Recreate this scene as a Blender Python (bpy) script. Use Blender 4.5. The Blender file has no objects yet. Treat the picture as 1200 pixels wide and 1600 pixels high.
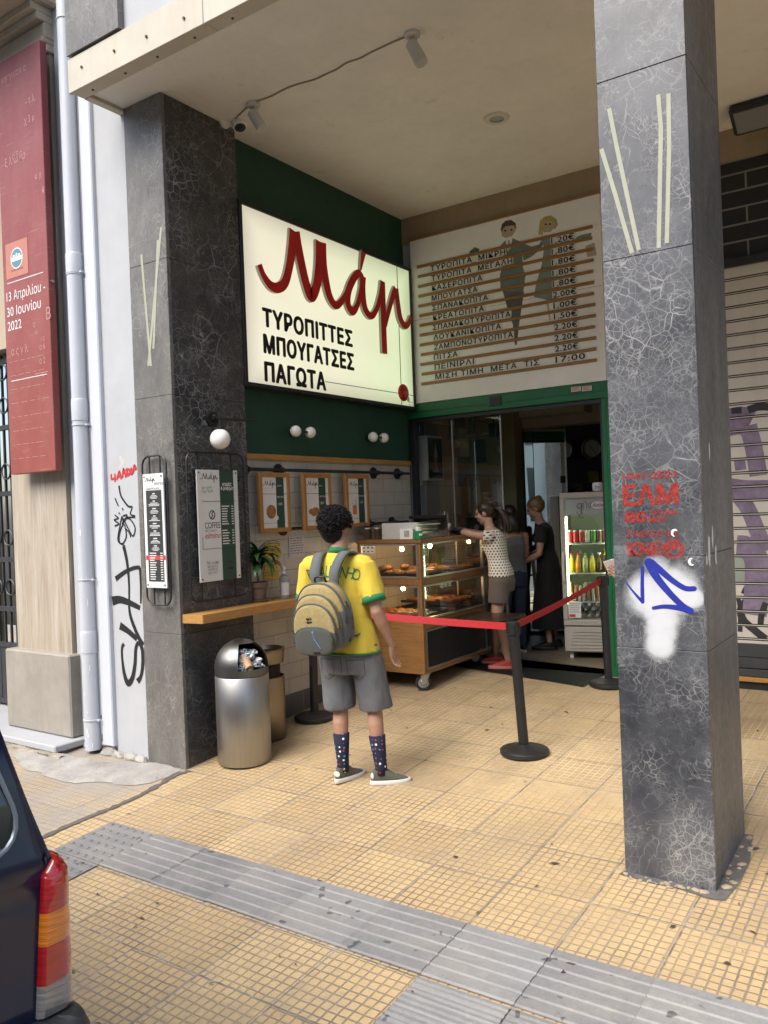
import bpy, bmesh, math, random
from mathutils import Vector, Matrix, noise as mnoise
random.seed(7)
SC = bpy.context.scene
COL = SC.collection
PI = math.pi
# ---------------------------------------------------------------- camera
FPX, YAW, PITCH, ROLL, EYE = 1287.66, 0.60193, -0.0031366, -0.0376677, 1.75
_cy, _sy = math.cos(YAW), math.sin(YAW)
VF = Vector((-_sy*math.cos(PITCH), _cy*math.cos(PITCH), math.sin(PITCH)))
_r0 = Vector((_cy, _sy, 0)); _u0 = _r0.cross(VF)
VR = math.cos(ROLL)*_r0 + math.sin(ROLL)*_u0
VU = -math.sin(ROLL)*_r0 + math.cos(ROLL)*_u0
EYEP = Vector((0, 0, EYE))
camd = bpy.data.cameras.new('camera'); cam = bpy.data.objects.new('camera', camd); COL.objects.link(cam)
camd.sensor_fit = 'VERTICAL'; camd.sensor_height = 36; camd.lens = FPX/1600*36
camd.clip_start = 0.05; camd.clip_end = 400
mw = Matrix((VR, VU, -VF)).transposed().to_4x4(); mw.translation = EYEP
cam.matrix_world = mw
SC.camera = cam
# ---------------------------------------------------------------- daylight
SUN_EL, SUN_AZ = math.radians(49), math.radians(192)       # azimuth from +Y, clockwise
w = bpy.data.worlds.new('World'); SC.world = w; w.use_nodes = True
wt = w.node_tree; bg = wt.nodes['Background']
sky = wt.nodes.new('ShaderNodeTexSky'); sky.sky_type = 'NISHITA'; sky.sun_disc = False
sky.sun_elevation = SUN_EL; sky.sun_rotation = SUN_AZ; sky.dust_density = 3.0; sky.air_density = 1.0; sky.ozone_density = 0.6
wt.links.new(sky.outputs[0], bg.inputs[0]); bg.inputs[1].default_value = 0.15
sd = bpy.data.lights.new('sun', 'SUN'); sd.energy = 2.1; sd.angle = math.radians(45); sd.color = (1, 0.975, 0.94)
so = bpy.data.objects.new('sun', sd); COL.objects.link(so)
sdir = Vector((math.sin(SUN_AZ)*math.cos(SUN_EL), math.cos(SUN_AZ)*math.cos(SUN_EL), math.sin(SUN_EL)))
so.rotation_euler = sdir.to_track_quat('Z', 'Y').to_euler(); so.location = (0, -4, 12)
SC.view_settings.view_transform = 'Standard'; SC.view_settings.look = 'None'
SC.view_settings.exposure = 0.95; SC.view_settings.gamma = 1
SC.render.engine = 'CYCLES'; SC.cycles.use_denoising = True
SC.cycles.max_bounces = 8; SC.cycles.transparent_max_bounces = 16; SC.cycles.sample_clamp_indirect = 6
SC.cycles.caustics_reflective = False; SC.cycles.caustics_refractive = False
# ---------------------------------------------------------------- survey: image point -> point on a known plane
def ray(x, y): return VR*(x-600) - VU*(y-800) + VF*FPX
def onX(v, x, y): d = ray(x, y); return EYEP + d*((v-EYEP.x)/d.x)
def onY(v, x, y): d = ray(x, y); return EYEP + d*((v-EYEP.y)/d.y)
def onZ(v, x, y): d = ray(x, y); return EYEP + d*((v-EYEP.z)/d.z)
SL, YZERO = 0.065, 3.85
def gz(y): return SL*(min(y, 7.08)-YZERO)
def onG(x, y, h=0):
    d = ray(x, y); t = (SL*(EYEP.y-YZERO)+h-EYEP.z)/(d.z-SL*d.y); return EYEP + d*t
# ---------------------------------------------------------------- mesh builder
class Frame:
    def __init__(s, o, x, y): s.o = Vector(o); s.x = Vector(x).normalized(); s.y = Vector(y).normalized(); s.n = s.x.cross(s.y)
    def p(s, a, b, c=0): return s.o + s.x*a + s.y*b + s.n*c
def wallX(v): return Frame((v, 0, 0), (0, 1, 0), (0, 0, 1))       # faces +X ; a = Y, b = Z
def wallY(v): return Frame((0, v, 0), (1, 0, 0), (0, 0, 1))       # faces -Y ; a = X, b = Z
class MB:
    def __init__(s): s.bm = bmesh.new(); s.mi = 0
    def _mi(s, faces, mi):
        for f in faces: f.material_index = s.mi if mi is None else mi
    def face(s, pts, mi=None):
        vs = [s.bm.verts.new(p) for p in pts]
        f = s.bm.faces.new(vs); s._mi([f], mi); return f
    def box(s, c, size, rot=None, bevel=0, mi=None, seg=1):
        r = bmesh.ops.create_cube(s.bm, size=1); vs = r['verts']
        m = Matrix.Diagonal((*size, 1))
        if rot is not None: m = (rot.to_4x4() if len(rot) == 3 else rot) @ m
        m = Matrix.Translation(c) @ m
        bmesh.ops.transform(s.bm, matrix=m, verts=vs)
        fs = set(f for v in vs for f in v.link_faces)
        if bevel:
            es = set(e for v in vs for e in v.link_edges)
            r = bmesh.ops.bevel(s.bm, geom=list(es), offset=bevel, segments=seg, affect='EDGES', profile=.5)
            fs = set(f for v in r['verts'] for f in v.link_faces) | set(f for f in fs if f.is_valid)
        s._mi(fs, mi); return s
    def b2(s, x0, x1, y0, y1, z0, z1, bevel=0, mi=None):
        return s.box(((x0+x1)/2, (y0+y1)/2, (z0+z1)/2), (abs(x1-x0), abs(y1-y0), abs(z1-z0)), None, bevel, mi)
    def fbox(s, fr, a0, a1, b0, b1, c0, c1, bevel=0, mi=None):
        m = Matrix((fr.x, fr.y, fr.n)).transposed()
        return s.box(fr.p((a0+a1)/2, (b0+b1)/2, (c0+c1)/2), (abs(a1-a0), abs(b1-b0), abs(c1-c0)), m, bevel, mi)
    def prism(s, pts, fr, c0, c1, mi=None, mside=None):
        n = len(pts)
        A = [s.bm.verts.new(fr.p(a, b, c0)) for a, b in pts]; B = [s.bm.verts.new(fr.p(a, b, c1)) for a, b in pts]
        area = sum(pts[i][0]*pts[(i+1) % n][1]-pts[(i+1) % n][0]*pts[i][1] for i in range(n))
        if area < 0: A.reverse(); B.reverse()
        f = [s.bm.faces.new(B), s.bm.faces.new(A[::-1])]; s._mi(f, mi)
        sd = [s.bm.faces.new((A[i], A[(i+1) % n], B[(i+1) % n], B[i])) for i in range(n)]
        s._mi(sd, mside if mside is not None else mi); return s
    def sheet(s, pts, fr, c=0, mi=None):
        n = len(pts); area = sum(pts[i][0]*pts[(i+1) % n][1]-pts[(i+1) % n][0]*pts[i][1] for i in range(n))
        q = pts if area > 0 else pts[::-1]
        s.face([fr.p(a, b, c) for a, b in q], mi); return s
    def rings(s, rings, closed=False, caps=True, mi=None):
        R = [[s.bm.verts.new(p) for p in r] for r in rings]; n = len(R[0]); fs = []
        m = len(R)
        for i in range(m if closed else m-1):
            a, b = R[i], R[(i+1) % m]
            for j in range(n): fs.append(s.bm.faces.new((a[j], a[(j+1) % n], b[(j+1) % n], b[j])))
        if caps and not closed: fs += [s.bm.faces.new(R[0][::-1]), s.bm.faces.new(R[-1])]
        s._mi(fs, mi); return s
    def tube(s, pts, r, n=8, closed=False, mi=None, squash=1.0, up=None, caps=True):
        pts = [Vector(p) for p in pts]; m = len(pts)
        rs = r if isinstance(r, (list, tuple)) else [r]*m
        rings = []; prev = None
        for i, p in enumerate(pts):
            if closed: t = pts[(i+1) % m]-pts[i-1]
            else: t = pts[min(i+1, m-1)]-pts[max(i-1, 0)]
            t.normalize()
            if prev is None:
                ref = Vector(up) if up else (Vector((0, 0, 1)) if abs(t.z) < .9 else Vector((1, 0, 0)))
                x = ref.cross(t).normalized()
            else: x = (prev - t*prev.dot(t)).normalized()
            prev = x; y = t.cross(x)
            rings.append([p + (x*math.cos(2*PI*k/n) + y*math.sin(2*PI*k/n)*squash)*rs[i] for k in range(n)])
        return s.rings(rings, closed, caps, mi)
    def lathe(s, prof, c, n=32, m=None, mi=None, caps=True):
        c = Vector(c); rings = []
        for r, z in prof:
            ring = [Vector((r*math.cos(2*PI*k/n), r*math.sin(2*PI*k/n), z)) for k in range(n)]
            rings.append([c + (m @ v if m is not None else v) for v in ring])
        return s.rings(rings, False, caps, mi)
    def cyl(s, p0, p1, r, n=16, mi=None): return s.tube([p0, p1], r, n, mi=mi)
    def ball(s, c, r, sc=(1, 1, 1), u=20, v=12, mi=None, rot=None):
        q = bmesh.ops.create_uvsphere(s.bm, u_segments=u, v_segments=v, radius=r)
        m = Matrix.Translation(c) @ (rot.to_4x4() if rot is not None else Matrix()) @ Matrix.Diagonal((*sc, 1))
        bmesh.ops.transform(s.bm, matrix=m, verts=q['verts'])
        s._mi(set(f for w_ in q['verts'] for f in w_.link_faces), mi); return s
    def ribbon(s, pts, wd, fr, c0, c1, mi=None, mside=None):
        n = len(pts); L, Rr = [], []
        for i in range(n):
            a = Vector(pts[max(i-1, 0)]); b = Vector(pts[min(i+1, n-1)]); t = (b-a).normalized(); q = Vector((-t.y, t.x))
            k = 1.0
            if 0 < i < n-1:
                t0 = (Vector(pts[i])-a).normalized(); cs = abs(t0.dot(t)); k = 1/max(cs, .55)
            ww = (wd[i] if isinstance(wd, (list, tuple)) else wd)/2*k; p = Vector(pts[i])
            L.append(p+q*ww); Rr.append(p-q*ww)
        bm = s.bm; V = lambda p, c: bm.verts.new(fr.p(p.x, p.y, c))
        lt = [V(p, c1) for p in L]; rt = [V(p, c1) for p in Rr]; fs = []; ss = []
        for i in range(n-1): fs.append(bm.faces.new((rt[i], rt[i+1], lt[i+1], lt[i])))
        if c1-c0 > 1e-6:
            lb = [V(p, c0) for p in L]; rb = [V(p, c0) for p in Rr]
            for i in range(n-1):
                ss.append(bm.faces.new((lt[i], lt[i+1], lb[i+1], lb[i]))); ss.append(bm.faces.new((rb[i], rb[i+1], rt[i+1], rt[i])))
            ss.append(bm.faces.new((rt[0], lt[0], lb[0], rb[0]))); ss.append(bm.faces.new((lt[-1], rt[-1], rb[-1], lb[-1])))
        s._mi(fs, mi); s._mi(ss, mside if mside is not None else mi); return s
    def text(s, txt, fr, a, b, size, xs=1.0, align='LEFT', off=0, c=.0015, ext=0, mi=None, sp=1.0, shear=0):
        cu = bpy.data.curves.new('t', 'FONT'); cu.body = txt; cu.size = size; cu.align_x = align; cu.extrude = ext
        cu.resolution_u = 3; cu.space_character = sp; cu.shear = shear
        ob = bpy.data.objects.new('t', cu); me = ob.to_mesh()
        shifts = [(0, 0)] if not off else [(off*math.cos(PI*j/4), off*.7*math.sin(PI*j/4)) for j in range(8)]
        for j, (dx, dy) in enumerate(shifts):
            vs = [s.bm.verts.new(fr.p(a+v.co.x*xs+dx, b+v.co.y+dy, c+v.co.z+.00006*j)) for v in me.vertices]
            for p in me.polygons:
                try: f = s.bm.faces.new([vs[i] for i in p.vertices]); f.material_index = s.mi if mi is None else mi
                except ValueError: pass
        ob.to_mesh_clear(); bpy.data.objects.remove(ob); bpy.data.curves.remove(cu); return s
    def build(s, name, mats, parent=None, smooth=35, local=False, label=None):
        me = bpy.data.meshes.new(name)
        if parent is not None and not local:
            off = Vector((0, 0, 0)); q = parent
            while q is not None: off += Vector(q.location); q = q.parent
            bmesh.ops.translate(s.bm, verts=s.bm.verts, vec=-off)
        if smooth:
            for f in s.bm.faces: f.smooth = True
            an = math.radians(smooth)
            for e in s.bm.edges:
                if len(e.link_faces) == 2 and e.calc_face_angle(0) > an: e.smooth = False
        s.bm.to_mesh(me); s.bm.free()
        for m in (mats if isinstance(mats, (list, tuple)) else [mats]): me.materials.append(m)
        o = bpy.data.objects.new(name, me); COL.objects.link(o)
        if parent is not None: o.parent = parent
        if label: o['label'] = label
        return o
def tag(o, label, cat, group=None):
    o['label'] = label; o['category'] = cat
    if group: o['group'] = group
    return o
def thing(name, label, cat, loc=(0, 0, 0), group=None):
    o = bpy.data.objects.new(name, None); o.empty_display_size = .1; COL.objects.link(o); o.location = loc
    return tag(o, label, cat, group)
def struct(o): o['kind'] = 'structure'; return o
def dup(root, loc, label=None, rotz=0):
    r = root.copy(); COL.objects.link(r); r.location = loc; r.rotation_euler = (0, 0, rotz)
    if label: r['label'] = label
    for ch in list(root.children):
        c = ch.copy(); COL.objects.link(c); c.parent = r
        for g in list(ch.children):
            d = g.copy(); COL.objects.link(d); d.parent = c
    return r
def spline(pts, k=6, closed=False):
    """Catmull-Rom through tuples of any length"""
    n = len(pts); out = []
    rng = n if closed else n-1
    for i in range(rng):
        P = [pts[(i+j-1) % n] if closed else pts[min(max(i+j-1, 0), n-1)] for j in range(4)]
        for q in range(k):
            t = q/k
            out.append(tuple(.5*(2*P[1][d]+(P[2][d]-P[0][d])*t+(2*P[0][d]-5*P[1][d]+4*P[2][d]-P[3][d])*t*t+(3*P[1][d]-P[0][d]-3*P[2][d]+P[3][d])*t**3) for d in range(len(pts[0]))))
    if not closed: out.append(tuple(pts[-1]))
    return out
def rrect(a0, a1, b0, b1, r, k=5):
    out = []
    for cx, cy_, st in ((a1-r, b1-r, 0), (a0+r, b1-r, 90), (a0+r, b0+r, 180), (a1-r, b0+r, 270)):
        for i in range(k+1):
            t = math.radians(st+90*i/k); out.append((cx+r*math.cos(t), cy_+r*math.sin(t)))
    return out
# ---------------------------------------------------------------- materials
class NT:
    def __init__(s, name):
        s.m = bpy.data.materials.new(name); s.m.use_nodes = True; s.t = s.m.node_tree; s.N = s.t.nodes
        s.b = s.N['Principled BSDF']; s.out = s.N['Material Output']; s._co = None
    def n(s, typ, **kw):
        q = s.N.new(typ)
        for k, v in kw.items(): setattr(q, k, v)
        return q
    def L(s, a, b): s.t.links.new(a, b)
    def co(s, scale=None, kind='Object'):
        if s._co is None: s._co = s.n('ShaderNodeTexCoord')
        o = s._co.outputs[kind]
        if scale:
            mp = s.n('ShaderNodeMapping'); mp.inputs['Scale'].default_value = scale; s.L(o, mp.inputs[0]); o = mp.outputs[0]
        return o
    def pos(s):
        g = s.n('ShaderNodeNewGeometry'); return g.outputs['Position']
    def noise(s, sc, det=4, co=None, rough=.6, dist=0):
        q = s.n('ShaderNodeTexNoise'); q.inputs['Scale'].default_value = sc; q.inputs['Detail'].default_value = det
        q.inputs['Roughness'].default_value = rough; q.inputs['Distortion'].default_value = dist
        s.L(co or s.co(), q.inputs['Vector']); return q.outputs['Fac']
    def ramp(s, fac, stops, interp='LINEAR'):
        q = s.n('ShaderNodeValToRGB'); q.color_ramp.interpolation = interp; e = q.color_ramp.elements
        while len(e) < len(stops): e.new(.5)
        for i, (p, c) in enumerate(stops):
            e[i].position = p; e[i].color = (*c, 1) if isinstance(c, (tuple, list)) else (c, c, c, 1)
        s.L(fac, q.inputs[0]); return q.outputs[0]
    def mix(s, fac, a, b, mode='MIX'):
        q = s.n('ShaderNodeMix', data_type='RGBA', blend_type=mode)
        for sock, v in ((q.inputs[0], fac), (q.inputs[6], a), (q.inputs[7], b)):
            if isinstance(v, (int, float)): sock.default_value = v
            elif isinstance(v, (tuple, list)): sock.default_value = (*v, 1)
            else: s.L(v, sock)
        return q.outputs[2]
    def math(s, op, a, b=0, clamp=False):
        q = s.n('ShaderNodeMath', operation=op); q.use_clamp = clamp
        for sock, v in ((q.inputs[0], a), (q.inputs[1], b)):
            if isinstance(v, (int, float)): sock.default_value = v
            else: s.L(v, sock)
        return q.outputs[0]
    def col(s, v): 
        if isinstance(v, (tuple, list)): s.b.inputs['Base Color'].default_value = (*v, 1)
        else: s.L(v, s.b.inputs['Base Color'])
    def rough(s, v):
        if isinstance(v, (int, float)): s.b.inputs['Roughness'].default_value = v
        else: s.L(v, s.b.inputs['Roughness'])
    def bump(s, h, st=.3, dist=.01):
        q = s.n('ShaderNodeBump'); q.inputs['Strength'].default_value = st; q.inputs['Distance'].default_value = dist
        s.L(h, q.inputs['Height']); s.L(q.outputs[0], s.b.inputs['Normal']); return q
def mat(name, c, rough=.6, metal=0, var=.15, vs=6, bump=0, bs=60, spec=.5, bd=.003, **kw):
    q = NT(name); q.rough(rough); q.b.inputs['Metallic'].default_value = metal; q.b.inputs['Specular IOR Level'].default_value = spec
    if var:
        f = q.noise(vs, 5)
        q.col(q.ramp(f, [(.25, tuple(x*(1-var) for x in c)), (.75, tuple(min(1, x*(1+var)) for x in c))]))
        q.rough(q.math('ADD', q.math('MULTIPLY', q.noise(vs*3, 3), .25), rough-.125))
    else: q.col(c)
    if bump: q.bump(q.noise(bs, 4), bump, bd)
    return q.m
def emit(name, c, st, base=None):
    q = NT(name); q.col(base or c); q.b.inputs['Emission Color'].default_value = (*c, 1); q.b.inputs['Emission Strength'].default_value = st; return q.m
def glass(name, tint=(.95, .97, .96), rough=.02, alpha=.18):
    """thin pane: a clear layer mixed with gloss, so what lies behind stays visible"""
    q = NT(name); tr = q.n('ShaderNodeBsdfTransparent'); tr.inputs[0].default_value = (*tint, 1)
    gl = q.n('ShaderNodeBsdfGlossy'); gl.inputs['Roughness'].default_value = rough; gl.inputs[0].default_value = (1, 1, 1, 1)
    fr = q.n('ShaderNodeFresnel'); fr.inputs[0].default_value = 1.5
    mx = q.n('ShaderNodeMixShader'); q.L(q.math('ADD', q.math('MULTIPLY', fr.outputs[0], .9), alpha*.15, True), mx.inputs[0])
    q.L(tr.outputs[0], mx.inputs[1]); q.L(gl.outputs[0], mx.inputs[2]); q.L(mx.outputs[0], q.out.inputs[0]); return q.m
# ================================================================ shared materials
def marble(name, base, dark, vein, s1=9, s2=26, stretch=(1, 1, 1), amt=1.0, rough=.38, seed=0, patch=None, fine=1.0):
    q = NT(name); co = q.co(stretch)
    mp = q.n('ShaderNodeMapping'); mp.inputs['Location'].default_value = (seed, seed*.7, seed*1.3); q.L(co, mp.inputs[0]); co = mp.outputs[0]
    nz = q.n('ShaderNodeTexNoise'); nz.inputs['Scale'].default_value = 9; nz.inputs['Detail'].default_value = 3; q.L(co, nz.inputs['Vector'])
    vm = q.n('ShaderNodeVectorMath', operation='MULTIPLY_ADD'); q.L(nz.outputs['Color'], vm.inputs[0]); vm.inputs[1].default_value = (.045, .045, .045); q.L(co, vm.inputs[2])
    wco = vm.outputs[0]
    def veins(sc, wdt, lo, hi, msc):
        v = q.n('ShaderNodeTexVoronoi', feature='DISTANCE_TO_EDGE'); v.inputs['Scale'].default_value = sc; q.L(wco, v.inputs['Vector'])
        r = q.ramp(v.outputs['Distance'], [(0, 1.0), (wdt*.45, .75), (wdt, 0.0)])
        m = q.ramp(q.math('ADD', q.math('MULTIPLY', q.noise(msc, 3, co), .6), q.math('MULTIPLY', q.noise(msc*.37+.8, 5, co, .7), .4)), [(lo, 0.0), (hi, 1.0)])
        return q.math('MULTIPLY', r, m)
    a = veins(s1, .026, .44, .60, 2.6); b = veins(s2, .048, .44, .58, 3.7); c = veins(s2*2.3, .085, .46, .60, 4.3); d = veins(s2*5, .13, .48, .62, 6)
    ln = q.noise(5, 3, co, .5, 2.2); long_ = q.ramp(q.math('ABSOLUTE', q.math('SUBTRACT', ln, .5)), [(0, .9), (.006, .5), (.014, 0.0)])
    mott = q.ramp(q.noise(5, 7, co, .7), [(.28, dark), (.5, tuple((x+y)/2 for x, y in zip(base, dark))), (.72, base)])
    if patch: mott = q.mix(q.ramp(q.noise(1.7, 3, co), [(.42, 0.0), (.62, .75)]), mott, patch)
    tot = q.math('MAXIMUM', q.math('MAXIMUM', q.math('MAXIMUM', a, q.math('MULTIPLY', long_, .8)), q.math('MULTIPLY', b, .85)), q.math('MAXIMUM', q.math('MULTIPLY', c, .65*fine), q.math('MULTIPLY', d, .45*fine)))
    streak = q.noise(14, 5, q.co((1, 1, .25)))
    tot = q.math('MULTIPLY', tot, q.math('ADD', q.math('MULTIPLY', streak, 1.0), .35*amt), True)
    tot = q.math('MULTIPLY', tot, q.ramp(q.noise(1.9, 6, co, .72), [(.36, .18), (.60, 1.0)]))
    q.col(q.mix(tot, mott, vein)); q.rough(q.math('ADD', q.math('MULTIPLY', q.noise(20, 3), .3), rough-.1))
    q.bump(q.noise(90, 3), .06, .002); return q.m
m_marbF = marble('grey_veined_marble', (.066, .070, .079), (.024, .026, .031), (.38, .37, .355), 10, 27, amt=.8, patch=(.10, .105, .115), fine=.6, rough=.28)
m_marbS = marble('streaky_grey_marble', (.12, .127, .142), (.055, .06, .068), (.36, .36, .36), 10, 24, (1.6, 2.2, .5), amt=.5, seed=3, fine=.8)
m_marbB = marble('brown_grey_marble', (.20, .19, .17), (.085, .08, .074), (.40, .38, .34), 10, 28, (1.2, 1.2, .7), amt=.6, seed=5, fine=.6, patch=(.115, .108, .10))
m_marbD = marble('black_veined_marble', (.045, .047, .054), (.016, .017, .020), (.44, .44, .43), 6, 15, amt=.7, seed=8, patch=(.062, .057, .052), fine=.6)
def wood(name, c, c2, sc=(1, 1, 1), rough=.42, rs=9):
    q = NT(name); co = q.co(sc)
    wv = q.noise(rs, 8, co, .65, 1.2); f2 = q.noise(rs*6, 3, co)
    col = q.ramp(wv, [(.3, c2), (.55, c), (.75, tuple(min(1, x*1.12) for x in c))])
    q.col(q.mix(q.math('MULTIPLY', f2, .35), col, c2)); q.rough(rough); q.bump(f2, .05, .002); return q.m
m_oak = wood('oak', (.50, .27, .085), (.33, .165, .045), (8, .6, 8))
m_oakx = wood('oak_crosswise', (.44, .225, .075), (.31, .15, .045), (.7, 8, 8))
m_oakz = wood('oak_upright', (.40, .20, .06), (.25, .115, .03), (9, 9, .7))
def steel(name, c=(.42, .41, .39), rough=.42, sc=(60, 60, 1.5)):
    q = NT(name); f = q.noise(3, 4, q.co(sc)); q.col(q.ramp(f, [(.3, tuple(x*.85 for x in c)), (.7, c)])); q.b.inputs['Metallic'].default_value = 1
    q.rough(q.math('ADD', q.math('MULTIPLY', f, .14), rough-.05)); q.b.inputs['Anisotropic'].default_value = .5; q.bump(f, .03, .001); return q.m
m_steel = steel('brushed_steel'); m_alu = mat('aluminium_trim', (.50, .50, .49), .38, .9, .06, 12)
m_chrome = mat('chrome', (.7, .7, .7), .12, 1, 0)
m_blackmetal = mat('black_painted_metal', (.016, .016, .017), .45, 0, .25, 10)
m_blackplastic = mat('black_plastic', (.014, .014, .015), .38, 0, .2, 10)
m_dark = mat('dark_void', (.01, .01, .01), .8, 0, 0)
m_white = mat('white_paint', (.78, .78, .76), .55, 0, .04, 5)
m_offwhite = mat('yellowed_white_plastic', (.62, .59, .52), .45, 0, .06, 5)
m_rubber = mat('black_rubber', (.02, .02, .02), .7, 0, .2, 20)
m_glass = glass('clear_pane'); m_glassd = glass('shop_pane', (.9, .93, .9), .03, .5)
# ================================================================ ground
def tile_floor():
    q = NT('yellow_chequer_paving'); p = q.co()
    sx = q.n('ShaderNodeSeparateXYZ'); q.L(p, sx.inputs[0])
    # wobble keeps grooves from being ruler straight
    wob = q.math('MULTIPLY', q.math('SUBTRACT', q.noise(9, 3), .5), .012)
    X = q.math('ADD', q.math('ADD', sx.outputs[0], 40.16), wob); Y = q.math('ADD', q.math('ADD', sx.outputs[1], 39.72), wob)
    def edge(v, pitch):                      # 0 on the line .. 0.5 in the middle
        f = q.math('FRACT', q.math('DIVIDE', v, pitch)); return q.math('SUBTRACT', .5, q.math('ABSOLUTE', q.math('SUBTRACT', f, .5)))
    cb0 = q.n('ShaderNodeCombineXYZ'); q.L(q.math('FLOOR', q.math('DIVIDE', X, .4)), cb0.inputs[0]); q.L(q.math('FLOOR', q.math('DIVIDE', Y, .4)), cb0.inputs[1])
    wn0 = q.n('ShaderNodeTexWhiteNoise', noise_dimensions='3D'); q.L(cb0.outputs[0], wn0.inputs['Vector']); s0 = q.n('ShaderNodeSeparateColor'); q.L(wn0.outputs['Color'], s0.inputs[0])
    Xs = q.math('ADD', X, q.math('MULTIPLY', s0.outputs[0], .016)); Ys = q.math('ADD', Y, q.math('MULTIPLY', s0.outputs[1], .016))
    small = q.math('MINIMUM', edge(Xs, .4/9), edge(Ys, .4/9)); big = q.math('MINIMUM', edge(X, .4), edge(Y, .4))
    gw = q.math('ADD', .07, q.math('MULTIPLY', q.noise(30, 2), .07))
    g = q.math('SUBTRACT', 1, q.math('DIVIDE', q.math('SUBTRACT', small, q.math('MULTIPLY', gw, .55)), q.math('MULTIPLY', gw, .6), True), True)
    G = q.math('SUBTRACT', 1, q.math('DIVIDE', q.math('SUBTRACT', big, .006), .009, True), True)
    cb = q.n('ShaderNodeCombineXYZ'); q.L(q.math('FLOOR', q.math('DIVIDE', X, .4)), cb.inputs[0]); q.L(q.math('FLOOR', q.math('DIVIDE', Y, .4)), cb.inputs[1])
    wn = q.n('ShaderNodeTexWhiteNoise', noise_dimensions='3D'); q.L(cb.outputs[0], wn.inputs['Vector'])
    cs = q.n('ShaderNodeCombineXYZ'); q.L(q.math('FLOOR', q.math('DIVIDE', X, .4/9)), cs.inputs[0]); q.L(q.math('FLOOR', q.math('DIVIDE', Y, .4/9)), cs.inputs[1])
    wn2 = q.n('ShaderNodeTexWhiteNoise', noise_dimensions='3D'); q.L(cs.outputs[0], wn2.inputs['Vector'])
    base = q.ramp(wn.outputs['Value'], [(0, (.48, .33, .155)), (.5, (.55, .39, .19)), (1, (.61, .45, .235))])
    base = q.mix(q.math('MULTIPLY', wn2.outputs['Value'], .22), base, (.64, .48, .29))
    base = q.mix(q.math('MULTIPLY', q.noise(120, 3), .35), base, (.38, .25, .115))
    # walked-on grooves fill up and pale; under the arcade they are full of pale dust
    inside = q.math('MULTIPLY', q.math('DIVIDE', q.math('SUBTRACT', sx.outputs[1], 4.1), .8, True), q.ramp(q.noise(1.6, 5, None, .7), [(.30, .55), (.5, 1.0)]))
    worn = q.ramp(q.math('ADD', q.noise(1.1, 4), q.math('MULTIPLY', q.math('SUBTRACT', wn.outputs['Value'], .5), .30)), [(.44, 0.0), (.66, .75)])
    band = q.math('MULTIPLY', q.math('DIVIDE', q.math('SUBTRACT', sx.outputs[1], 2.95), .5, True), q.math('DIVIDE', q.math('SUBTRACT', 5.2, sx.outputs[1]), .9, True))
    worn = q.math('MAXIMUM', q.math('MULTIPLY', worn, .35), q.math('MULTIPLY', worn, band))
    gcol = q.mix(inside, q.mix(q.ramp(q.noise(4, 5, None, .7), [(.35, 0.0), (.65, 1.0)]), (.16, .135, .11), (.33, .26, .17)), (.66, .56, .40))
    gcol = q.mix(q.math('MULTIPLY', worn, .85), gcol, (.50, .335, .15))
    c = q.mix(g, base, gcol)
    jc = q.mix(q.ramp(q.noise(14, 3), [(.4, 0.0), (.65, 1.0)]), (.13, .115, .10), (.36, .33, .29))
    c = q.mix(G, c, jc)
    grime = q.ramp(q.noise(2.2, 7, None, .75), [(.46, 0.0), (.74, .58)])
    c = q.mix(grime, c, (.27, .22, .16)); arcade_shade = q.math('DIVIDE', q.math('SUBTRACT', sx.outputs[1], 4.6), 2.0, True); c = q.mix(q.math('MULTIPLY', arcade_shade, q.ramp(q.noise(1.3, 6, None, .75), [(.35, .15), (.65, .62)])), c, (.26, .18, .085))  # then browner towards the shop: shade under the arcade painted into the tile colour
    fine = q.ramp(q.noise(23, 5, None, .75), [(.52, 0.0), (.72, .60)]); c = q.mix(fine, c, (.30, .235, .16)); st2 = q.ramp(q.noise(.9, 8, None, .8), [(.50, 0.0), (.62, .40)]); c = q.mix(st2, c, (.33, .25, .15))
    drk = q.ramp(q.noise(38, 2), [(.735, 0.0), (.77, 1.0)]); c = q.mix(q.math('MULTIPLY', drk, .8), c, (.06, .05, .045))
    left = q.math('DIVIDE', q.math('SUBTRACT', -4.36, sx.outputs[0]), .08, True)     # grey dusty strip by the old house
    lg = q.math('MULTIPLY', left, q.ramp(q.noise(3, 4), [(.36, .35), (.62, .82)])); c = q.mix(lg, c, (.30, .28, .25))
    q.col(c); q.rough(q.math('ADD', .42, q.math('MULTIPLY', q.noise(6, 4), .35)))
    h = q.math('SUBTRACT', 1, q.math('MAXIMUM', q.math('MULTIPLY', g, q.math('SUBTRACT', 1, q.math('MULTIPLY', worn, .8))), G))
    h = q.math('ADD', h, q.math('MULTIPLY', q.noise(70, 4), .25)); q.bump(h, .55, .006); return q.m
m_tile = tile_floor()
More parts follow.
